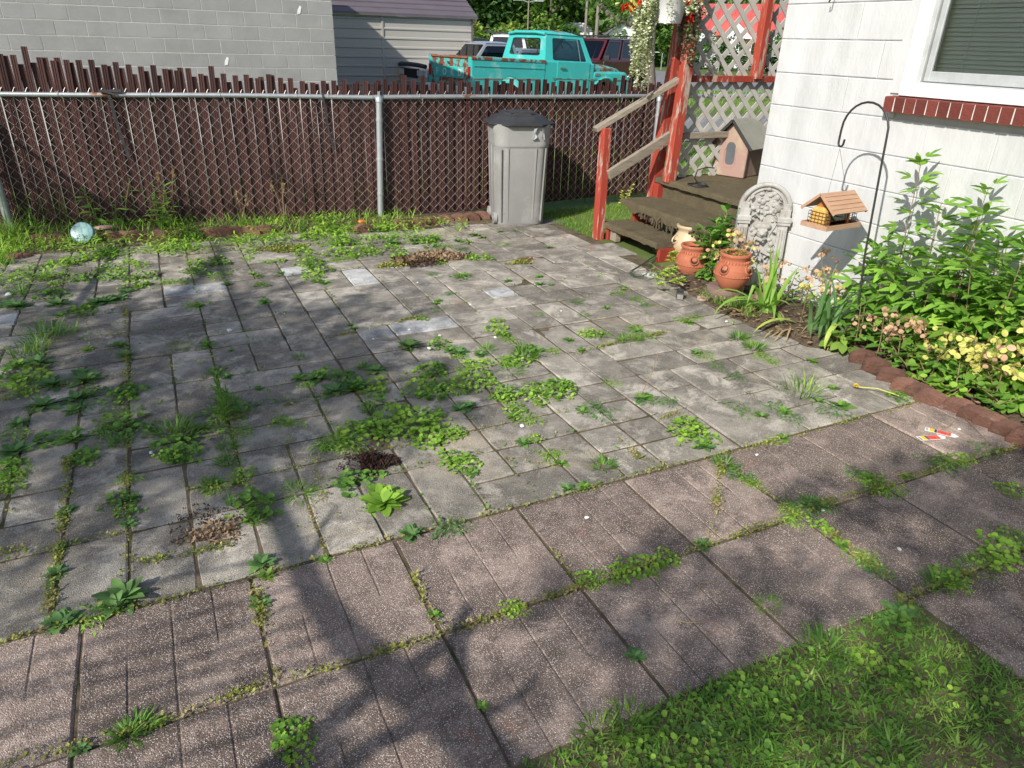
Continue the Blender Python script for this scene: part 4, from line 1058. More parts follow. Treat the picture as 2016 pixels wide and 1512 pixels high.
# green wire loops
wl = thing('green_wire', 'dark green plastic covered wire lying in a loop beside the bottom step', 'wire', tuple(at(1250, 540)))
for k, off in enumerate((0, .012)):
    mb = MB(); pl = [(1303, 498), (1285, 508), (1262, 524), (1243, 535), (1239, 541), (1247, 547), (1262, 548), (1272, 540), (1277, 527), (1290, 510), (1304, 502)]
    pts = [at(u+k*3, v+k*2)+Vector((0, 0, .012+off)) for u, v in pl]
    mb.tube(pts, .0035, 6); part('wire_loop', mb, 'hose', wl, 60, True)
mb = MB(); mb.tube([onx(1405, 433, 3.9)+Vector((0, 0, .0)), onx(1420, 429, 3.9), onx(1445, 431, 3.9), onx(1456, 440, 3.88), onx(1458, 452, 3.86)], .005, 6)
wl2 = thing('garden_hose', 'short dark green hose end on the second step beside the stone fountain', 'hose', tuple(onx(1445, 431, 3.9))); part('hose_end', mb, 'hose', wl2, 60, True)
# teal lid
q = at(163, 484)
ld = thing('teal_lid', 'translucent teal plastic lid leaning on the edging under the left fence', 'plastic lid', (q.x+.01, q.y+.10, .085), rot=(math.radians(58), 0, -.25), scl=(.76, .76, .76))
mb = MB(); mb.lathe([(.0001, .012), (.10, .012), (.104, .016), (.106, .012), (.112, .006), (.118, -.022), (.122, -.022), (.118, .008), (.112, .018), (.104, .022), (.0001, .018)], 36); part('disc', mb, 'teal_lid', ld, 50)
# litter: plant tags with printed fronts
def ptag(u, v, rot, lab, L=.098, W=.028):
    p = at(u, v); t = thing('plant_tag', lab, 'plant tag', (p.x, p.y, .006), rot)
    mb = MB(); mb.prism([(-L/2, -W/2), (L*.42, -W/2), (L*.55, 0), (L*.42, W/2), (-L/2, W/2)], 0, .0012, lambda a, b, d: Vector((a, b, d))); part('card', mb, 'tagwhite', t)
    mb = MB(); mb.box((-L*.12, -W/2+.002, .0014), (L*.30, W/2-.002, .0018)); part('flower_print', mb, 'tagred', t)
    mb = MB(); mb.box((-L*.36, -W/2+.002, .0014), (-L*.22, W/2-.002, .0018)); part('yellow_band', mb, 'tagyellow', t)
    mb = MB(); mb.box((-L*.21, -W/2+.002, .0014), (-L*.13, W/2-.002, .0018)); part('navy_band', mb, 'tagnavy', t)
    mb = MB()
    for k in range(4): mb.box((-L*.47+k*.0026, -W/2+.004, .0014), (-L*.47+k*.0026+.0012, W/2-.004-(k % 2)*.006, .0018))
    part('small_print', mb, 'tagnavy', t); return t
ptag(1833, 864, -.28, 'white seed tag with red flower print lying flat across the pavers', .135, .038)
ptag(1852, 854, -1.0, 'second white flower tag partly under the first, pointing away from it', .135, .038)
LMK = [(163,465,'the teal lid'),(745,437,'the middle fence post'),(1030,440,'the grey bin'),(1180,470,'the newel post'),(1364,546,'the terracotta jars'),(1341,590,'the black cube light'),(742,912,'the dark mulch heap'),(755,992,'the big bright rosette'),(850,508,'the dry root mat'),(1258,783,'the thin seed stalk'),(1683,768,'the dandelion flower'),(1833,864,'the plant tags'),(1770,1185,'the lawn tip'),(410,1050,'the dry leaf patch'),(445,830,'the tall pointed weed'),(452,652,'the white chip in the shade'),(37,507,'the small red stone'),(75,665,'the long grass tufts'),(590,970,'the low grass mound'),(620,530,'the tall weed row near the back'),(805,682,'the big grey rosette'),(1350,845,'the square weed patch'),(1235,670,'the long grass strip mid right'),(240,830,'the weedy crossing at the near left'),(1700,710,'the first bed edging brick'),(395,560,'the pale paver pair'),(560,1440,'the lone weed at the bottom edge'),(1020,1200,'the lower walkway joint')]
def where(u, v):
    b = sorted(LMK, key=lambda q: (q[0]-u)**2+((q[1]-v)*1.5)**2); q = b[0]
    if (q[0]-u)**2+(q[1]-v)**2 < 64: q = b[1]
    du, dv = u-q[0], v-q[1]; r = math.hypot(du, dv)
    d = ('right of' if du > 0 else 'left of') if abs(du) > 2.2*abs(dv) else (('in front of' if dv > 0 else 'behind') if abs(dv) > 1.6*abs(du) else (('front ' if dv > 0 else 'back ')+('right of' if du > 0 else 'left of')))
    return ('close ' if r < 32 else ('' if r < 75 else 'well '))+d+' '+q[2]
# small litter and pebbles
lit = random.Random(77)
pebm = []
for k in range(3):
    r = random.Random(k); mb = MB(); rings = [[Vector((s_*math.cos(2*PI*i/7)*(1+r.uniform(-.2, .2)), s_*math.sin(2*PI*i/7)*.7, z)) for i in range(7)] for s_, z in ((.8, 0), (1, .3), (.6, .6))]; mb.loft(rings); pebm.append(mb)
pm_ = [m.mesh('pebble', 'tagwhite', 50) for m in pebm]
for (u, v, s_) in [(452, 652, .022), (18, 582, .03), (822, 557, .01), (926, 600, .01), (806, 650, .014), (866, 662, .014), (845, 687, .016), (975, 665, .012), (735, 668, .01), (1155, 1020, .010), (1028, 840, .016), (1105, 613, .010), (298, 892, .012), (1620, 1006, .008), (1770, 1082, .010), (560, 618, .006), (1490, 896, .009), (1430, 634, .014), (1888, 846, .011)]:
    p = at(u, v); thing('pebble', 'pale stone chip lying '+where(u, v), 'pebble', (p.x, p.y, .001), me=lit.choice(pm_), rotz=lit.uniform(0, 6), group='loose pale stone chips', scl=(s_, s_, s_))
for (u, v, lab) in [(1112, 468, 'red fallen petals on the pavers right of the bin'), (1165, 490, 'pink and white petals on the pavers near the newel post'), (1150, 455, 'orange petal lying in the grass by the newel post')]:
    p = at(u, v); n = 7
    V, F = scatter(TINY, frames(NR.rand(n)*6.3, NR.rand(n)*.5), np.array([[NR.uniform(-.02, .02), NR.uniform(-.02, .02), .005] for _ in range(n)]), np.full(n, .018))
    thing('fallen_petals', lab, 'petals', (p.x, p.y, .002), me=npmesh('fallen_petals', V, F, 'redflower'))

# ================================================================== STONE FOUNTAIN
FT = Vector((3.82, 3.76, .03))
fo_ = thing('wall_fountain', 'arched weathered stone wall fountain with carved pilasters leaning against the white house', 'wall fountain', tuple(FT), rot=(math.radians(-5), 0, math.radians(-36)))
# local: faces -y, width along x, height z
W2, ZS, ZT = .175, .56, .735
def arch(w_, zs, n=14, z0=0.0, k=1.0):
    return [(-w_, z0), (w_, z0), (w_, zs)]+[(w_*math.cos(PI*i/n), zs+(ZT-ZS)*k*math.sin(PI*i/n)) for i in range(1, n)]+[(-w_, zs)]
Yf = lambda a, b, d: Vector((a, d, b))
mb = MB(); mb.prism(arch(W2, ZS), -.02, .07, Yf); o = part('back_slab', mb, 'statue', fo_); bevel(o, .006, 2)
# arched rim moulding
pts_o = [(W2*math.cos(PI*i/16)*.96, ZS+(ZT-ZS)*.97*math.sin(PI*i/16)) for i in range(17)]
mb = MB(); mb.tube([(a, -.024, b) for a, b in pts_o], .017, 8); mb.tube([(a*.80, -.022, ZS+(b-ZS)*.82) for a, b in pts_o], .010, 8); part('arch_moulding', mb, 'statue', fo_, 60)
for s_ in (-1, 1):
    mb = MB(); mb.cbox((s_*.135, -.035, .24), (.062, .03, .44), 0, .006)
    for q_ in (-.018, 0, .018): mb.tube([(s_*.135+q_, -.052, .05), (s_*.135+q_, -.052, .43)], .0065, 6)
    part('pilaster', mb, 'statue', fo_, 50)
    mb = MB(); mb.cbox((s_*.137, -.036, .470), (.086, .05, .022), 0, .006); mb.cbox((s_*.137, -.036, .498), (.096, .06, .036), 0, .008); mb.cbox((s_*.137, -.034, .540), (.070, .045, .055), 0, .006); mb.cbox((s_*.140, -.034, .585), (.052, .04, .045), 0, .006); part('capital', mb, 'statue', fo_)
    mb = MB(); mb.cbox((s_*.137, -.036, .03), (.09, .05, .06), 0, .008); part('pilaster_base', mb, 'statue', fo_)
rf = random.Random(12); mb = MB()
def blob(mb, c, r, ax=(1, 1, 1), n=8):
    rings = [[Vector((c[0]+ax[0]*r*math.sin(PI*(i+.001)/5)*math.cos(2*PI*k/n), c[1]+ax[1]*r*math.sin(PI*(i+.001)/5)*math.sin(2*PI*k/n), c[2]+ax[2]*r*math.cos(PI*(i+.001)/5))) for k in range(n)] for i in range(6)]
    mb.loft(rings, caps=False)
# carved vines and leaves
for k in range(46):
    a = rf.uniform(0, PI); t = rf.random()
    if k < 22: x, z = math.cos(a)*.11*rf.uniform(.5, 1.1), ZS+math.sin(a)*.13*rf.uniform(.4, 1.1)
    elif k < 36: s_ = rf.choice((-1, 1)); x, z = s_*rf.uniform(.04, .09), rf.uniform(.18, .52)
    else: x, z = rf.uniform(-.08, .08), rf.uniform(.50, .60)
    blob(mb, (x, -.026, z), rf.uniform(.010, .02), (1.3, .8, rf.uniform(.6, 1.4)), 6)
V_, F_ = scatter(OVW, frames(NR.rand(46)*0-PI/2+NR.uniform(-1.2, 1.2, 46), NR.uniform(-1.2, 1.2, 46)), np.stack([NR.uniform(-.12, .12, 46), np.full(46, -.028), NR.uniform(.2, .68, 46)], 1), NR.uniform(.03, .05, 46))
mb.add([tuple(v) for v in V_], [tuple(int(i) for i in f) for f in F_])
for s_ in (-1, 1):
    pts = [(s_*(.07+.02*math.sin(z*30)), -.028, z) for z in np.linspace(.12, .52, 16)]; mb.tube(pts, .006, 5)
part('carved_vines', mb, 'statue', fo_, 60)
mb = MB(); blob(mb, (0, -.035, .40), .04, (1.0, .9, 1.1), 12); blob(mb, (-.022, -.05, .415), .016); blob(mb, (.022, -.05, .415), .016); blob(mb, (0, -.062, .392), .018, (1, 1.2, .8)); blob(mb, (.0, -.03, .44), .05, (1.3, .6, .5), 10)
mb.tube([(-.03, -.05, .36), (0, -.085, .352), (.03, -.05, .36)], .012, 6); part('mask_spout', mb, 'statue', fo_, 60)

# ================================================================== SHEPHERD HOOK AND BIRD FEEDER
HKX = 3.62
hb = Vector((HKX, 2.66, .0)); apex = onx(1711, 201, HKX); rgt = onx(1748, 262, HKX); lft = onx(1655, 262, HKX); lo = onx(1661, 283, HKX); tip = onx(1671, 268, HKX)
hook = thing('shepherd_hook', 'tall thin black shepherd hook stuck in the flower bed before the white wall', 'shepherd hook', tuple(hb))
R_ = (rgt.y-lft.y)/2; cy = (rgt.y+lft.y)/2; cz = apex.z+R_ if False else apex.z-abs(R_)
pts = [hb+Vector((0, 0, -.05)), Vector((HKX, rgt.y-.0+(hb.y-rgt.y)*.35, .55)), Vector((HKX, rgt.y-.006, cz-.12)), Vector((HKX, rgt.y, cz-.02))]
for k in range(1, 13):
    a = PI*k/13; pts.append(Vector((HKX, cy-abs(R_)*math.cos(a), cz+abs(R_)*math.sin(a)*1.0)))
pts += [Vector((HKX, lft.y, cz-.01)), Vector((HKX, lft.y, cz-.07))]
for k in range(1, 8):
    a = PI*k/8; pts.append(Vector((HKX, lft.y-.018+.018*math.cos(a), cz-.075-.022*math.sin(a))))
pts.append(Vector((HKX, lft.y-.038, cz-.055)))
mb = MB(); mb.tube(pts, .0062, 8); part('rod', mb, 'blackmetal', hook, 60, True)
hz_low = Vector((HKX, lft.y-.018, cz-.097))
# feeder, ridge along local x
fc = onx(1640, 408, 3.60)
FE = Vector((3.61, fc.y, fc.z-.02))
fd = thing('bird_feeder', 'cedar house shaped bird feeder with a suet cage hanging from the shepherd hook', 'bird feeder', tuple(FE-Vector((0,0,.01))), math.radians(4), scl=None)
L2, FWD = .125, .085
mb = MB(); mb.cbox((0, 0, -.075), (.30, .175, .010))
o = part('tray_floor', mb, 'cedar', fd)
for y in (-.0885, .0885):
    mb = MB(); mb.cbox((0, y, -.068), (.31, .009, .028)); part('tray_rail', mb, 'cedar', fd)
for x in (-.1505, .1505):
    mb = MB(); mb.cbox((x, 0, -.068), (.009, .166, .028)); part('tray_rail', mb, 'cedar', fd)
for x in (-.085, .085):
    mb = MB(); mb.prism([(-.052, -.07), (.052, -.07), (.052, .038), (0, .10), (-.052, .038)], x-.006, x+.006, lambda a, b, d: Vector((d, a, b))); part('end_wall', mb, 'cedarorange', fd)
for y in (-.046, .046):
    mb = MB(); mb.box((-.078, y-.001, -.06), (.078, y+.001, .045)); part('seed_window', mb, 'glass', fd)
mb = MB(); mb.prism([(-.04, -.07), (.04, -.07), (.04, -.052), (.01, -.038), (-.03, -.045)], -.075, .075, lambda a, b, d: Vector((d, a, b))); part('seed', mb, 'mulch', fd)
for s_ in (-1, 1):
    # five overlapping boards per slope
    for k in range(5):
        t0, t1 = k/5, (k+1)/5
        a = Vector((0, s_*.118*t0, .118-.10*t0)); b = Vector((0, s_*.118*t1, .118-.10*t1))
        dirv = (b-a).normalized(); nrm = Vector((0, -dirv.z*s_, dirv.y*s_))
        if nrm.z < 0: nrm = -nrm
        vs = []
        for X in (-.142, .142):
            for (q_, h1) in ((a, .003), (b, .007)):
                vs += [Vector((X, q_.y, q_.z)), Vector((X, q_.y, q_.z))+nrm*h1]
        mb = MB(); mb.add(vs, [(0,1,3,2),(4,6,7,5),(0,2,6,4),(1,5,7,3),(0,4,5,1),(2,3,7,6)]); part('roof_board', mb, 'cedar', fd)
    for X in (-.1445, .1445):
        mb = MB(); mb.bar((X, 0, .116), (X, s_*.118, .016), .007, .016, up=(0, 0, 1)); part('barge_board', mb, 'cedar', fd)
def cage(cx, fill):
    mb = MB(); dx, dy, z0, z1 = .042, .125, -.068, .012
    xs = np.linspace(cx-dx/2, cx+dx/2, 3); ys = np.linspace(-dy/2, dy/2, 6); zs = np.linspace(z0, z1, 5); r = .0016
    for y in ys:
        for x in (xs[0], xs[-1]): mb.tube([(x, y, z0), (x, y, z1)], r, 4)
        mb.tube([(xs[0], y, z0), (xs[-1], y, z0)], r, 4)
    for x in xs:
        for y in (ys[0], ys[-1]): mb.tube([(x, y, z0), (x, y, z1)], r, 4)
    for z in zs:
        mb.tube([(xs[0], ys[0], z), (xs[-1], ys[0], z), (xs[-1], ys[-1], z), (xs[0], ys[-1], z), (xs[0], ys[0], z)], r, 4, False)
    cg = part('suet_cage', mb, 'blackmetal', fd)
    if fill:
        mb = MB(); rr2 = random.Random(3); rings = []
        for z, k in ((-.066, .9), (-.05, .95), (.0, .95), (.02, .9), (.034, .7), (.042, .35)):
            rings.append([Vector((cx+.017*k*math.copysign(min(1, abs(math.cos(t))*1.5), math.cos(t))+rr2.uniform(-.002, .002), .052*k*math.copysign(min(1, abs(math.sin(t))*1.4), math.sin(t))+rr2.uniform(-.003, .003), z+rr2.uniform(-.002, .002))) for t in np.linspace(0, 2*PI, 17)[:-1]])
        mb.loft(rings); part('suet_block', mb, 'suet', fd, 50)
cage(-.118, True); cage(.118, False)
mb = MB()
inv = Matrix.Translation(FE) @ Matrix.Rotation(math.radians(4), 4, 'Z')
top_l = inv.inverted() @ hz_low
for X in (-.085, .075): mb.tube([Vector((X, 0, .12)), top_l], .0012, 4)
part('hanging_wire', mb, 'blackmetal', fd)

# ================================================================== WEEDS IN THE JOINTS
def weed_plantain(seed, n=11, mat='leafC', tm=OVW, up=.35, spikes=0):
    r = np.random.RandomState(seed); P = []
    az = np.arange(n)*2.4+r.rand(n)*.5; el = np.linspace(up+.5, .08, n)+r.uniform(-.1, .12, n); S = np.linspace(.45, .9, n)*r.uniform(.75, 1.15, n)
    V, F = scatter(tm, frames(az, el, r.uniform(-.25, .25, n)), np.zeros((n, 3))+np.array([0, 0, .03]), S)
    return npmesh('plantain', V, F, mat, True)
def weed_clump(seed, n=70, tm=RD, mat='leafA', leaf=.24, flat=.45, mat2=None):
    """mound of small leaves on thin stalks"""
    r = np.random.RandomState(seed)
    rad = np.sqrt(r.rand(n))*.95; a = r.rand(n)*2*PI
    lob = 1+.25*np.sin(a*3+seed)+.15*np.sin(a*5+seed*2)
    x, y = rad*np.cos(a)*lob, rad*np.sin(a)*lob; z = (1-rad**2)*flat*r.uniform(.45, 1.1, n)+.06
    P = np.stack([x-.12*np.cos(a)*leaf, y, z], 1)
    V, F = scatter(tm, frames(a+r.uniform(-1.1, 1.1, n), r.uniform(-.25, .45, n)-.2*rad, r.uniform(-.6, .6, n)), P, leaf*r.uniform(.55, 1.25, n))
    # stalks
    V2, F2 = scatter(blade_t(.035, .1, 1), frames(a, np.arctan2(z, np.maximum(.05, rad*.8)), None), P*0+np.stack([x*.2, y*.2, z*0], 1), np.sqrt((x*.8)**2+(y*.8)**2+z**2))
    V, F = join([(V, F), (V2, F2)])
    return npmesh('weed', V, F, mat, False)
def weed_grass(seed, n=60, mat='lawn', spread=.5, up=.9, wd=BLS, var=.5):
    r = np.random.RandomState(seed); a = r.rand(n)*2*PI; rad = np.sqrt(r.rand(n))*spread
    P = np.stack([rad*np.cos(a), rad*np.sin(a), np.zeros(n)], 1)
    V, F = scatter(wd, frames(a+r.uniform(-.8, .8, n), np.clip(up+r.uniform(-var, var, n), .1, 1.5), r.uniform(-.5, .5, n)), P, r.uniform(.4, 1.0, n)*(1-.3*rad))
    return npmesh('grass_tuft', V, F, mat, False)
def weed_tall(seed, n=26, mat='leafB', tm=OVT, h=1.6):
    r = np.random.RandomState(seed); parts_ = []
    for q in range(3):
        bx, by = r.uniform(-.25, .25, 2); hh = h*r.uniform(.6, 1.0); lean = r.uniform(-.15, .15, 2)
        t = np.linspace(.1, 1, n); P = np.stack([bx+lean[0]*t*hh, by+lean[1]*t*hh, t*hh], 1)
        parts_.append(scatter(tm, frames(np.arange(n)*2.4, .35+.6*t+r.uniform(-.2, .2, n)), P, (.55-.32*t)*r.uniform(.8, 1.2, n)))
        mb = MB(); mb.tube([(bx, by, 0), (bx+lean[0]*hh, by+lean[1]*hh, hh)], .018, 4); parts_.append((np.array(mb.v), np.array([(f[0], f[1], f[2]) for f in mb.f if len(f) == 4]+[(f[0], f[2], f[3]) for f in mb.f if len(f) == 4])))
    V, F = join(parts_); return npmesh('weed', V, F, mat, False)
WM = {
 'P': [weed_plantain(i, 15+i % 4, 'leafC', OV) for i in range(5)],
 'p': [weed_plantain(20+i, 12, 'leafB', OV, .3) for i in range(4)],
 'B': [weed_plantain(40+i, 34, 'leafA', OV, .45) for i in range(2)],
 'C': [weed_clump(i, 75, RD, 'leafA', .24) for i in range(5)],
 'c': [weed_clump(30+i, 60, RD, 'leafB', .30) for i in range(4)],
 'M': [weed_clump(50+i, 110, OVT, 'leafA', .26, .25) for i in range(4)],
 'm': [weed_clump(60+i, 110, OVT, 'leafC', .24, .22) for i in range(3)],
 'G': [weed_grass(i, 70) for i in range(4)],
 'g': [weed_grass(20+i, 150, 'lawn', .75, .55, BLS, .4) for i in range(3)],
 'D': [weed_grass(30+i, 70, 'deadgrass', .5, .3, BLS, .3) for i in range(2)],
 'T': [weed_tall(i) for i in range(3)],
 'N': [weed_grass(50+i, 90, 'leafB', .55, .8, blade_t(.11, .3, 2)) for i in range(3)],
 'Y': [weed_clump(80+i, 40, RD, 'leafA', .34, .5) for i in range(2)],
}
KIND = {'P': ('broadleaf_weed', 'weed', 'broad leaved rosette'), 'p': ('broadleaf_weed', 'weed', 'narrow leaved rosette'), 'B': ('broadleaf_weed', 'weed', 'large bright broad leaved rosette weed'),
 'C': ('leafy_weed', 'weed', 'bright round leaved weed'), 'c': ('leafy_weed', 'weed', 'dark round leaved weed'), 'M': ('creeping_weed', 'weed', 'bright creeping weed'), 'm': ('creeping_weed', 'weed', 'grey creeping weed'),
 'G': ('grass_tuft', 'grass tuft', 'upright grass tuft'), 'g': ('grass_tuft', 'grass tuft', 'short grass mound'), 'D': ('dry_tuft', 'grass tuft', 'dry straw tuft'), 'T': ('tall_weed', 'weed', 'tall leafy weed'), 'N': ('grass_tuft', 'grass tuft', 'coarse grass tuft'), 'Y': ('leafy_weed', 'weed', 'yellow green weed')}
def region(u, v):
    if v < 485: return 'by the fence edging' if u < 760 else 'near the grey bin'
    if v < 560 and u < 560: return 'in the weedy strip before the left fence'
    if v < 560 and u < 1000: return 'in the weedy patch before the middle post'
    if u > 1130 and v < 640: return 'near the pots and steps'
    if u > 1330 and v < 900: return 'on the sunny pavers beside the flower bed'
    if u > 1300 and v >= 860: return 'on the red walkway toward the right edge'
    if v > 1130: return 'on the red walkway toward the left'
    if u < 300 and v < 720: return 'in the shaded pavers at the far left'
    if u < 330: return 'in the shaded pavers at the near left'
    if u < 620 and v < 760: return 'in the shaded pavers left of centre'
    if u < 620: return 'in the shaded joints of the lower left pavers'
    if v < 720: return 'in the joints near the middle of the patio'
    if v < 840 and u < 1160: return 'in the thick weed band across the middle'
    return 'in the sunny joints above the red walkway'
wr = random.Random(99)
def weed(k, u, v, s, lab=None, z=0.0, st=(1, 1, 1), rot=None):
    p = at(u, v); nm, cat_, base = KIND[k]
    szw = 'tiny' if s < .046 else 'small' if s < .066 else 'medium' if s < .09 else 'large'; lb = lab or (szw+' '+base.replace('large ', '').replace('small ', '')+' '+where(u, v))
    thing(nm, lb, cat_, (p.x, p.y, z-.002), rotz=wr.uniform(0, 6.28) if rot is None else rot, group=None if lab else 'weeds growing in the patio joints', me=wr.choice(WM[k]), scl=(s*st[0], s*st[1], s*st[2]*wr.uniform(.85, 1.15)))
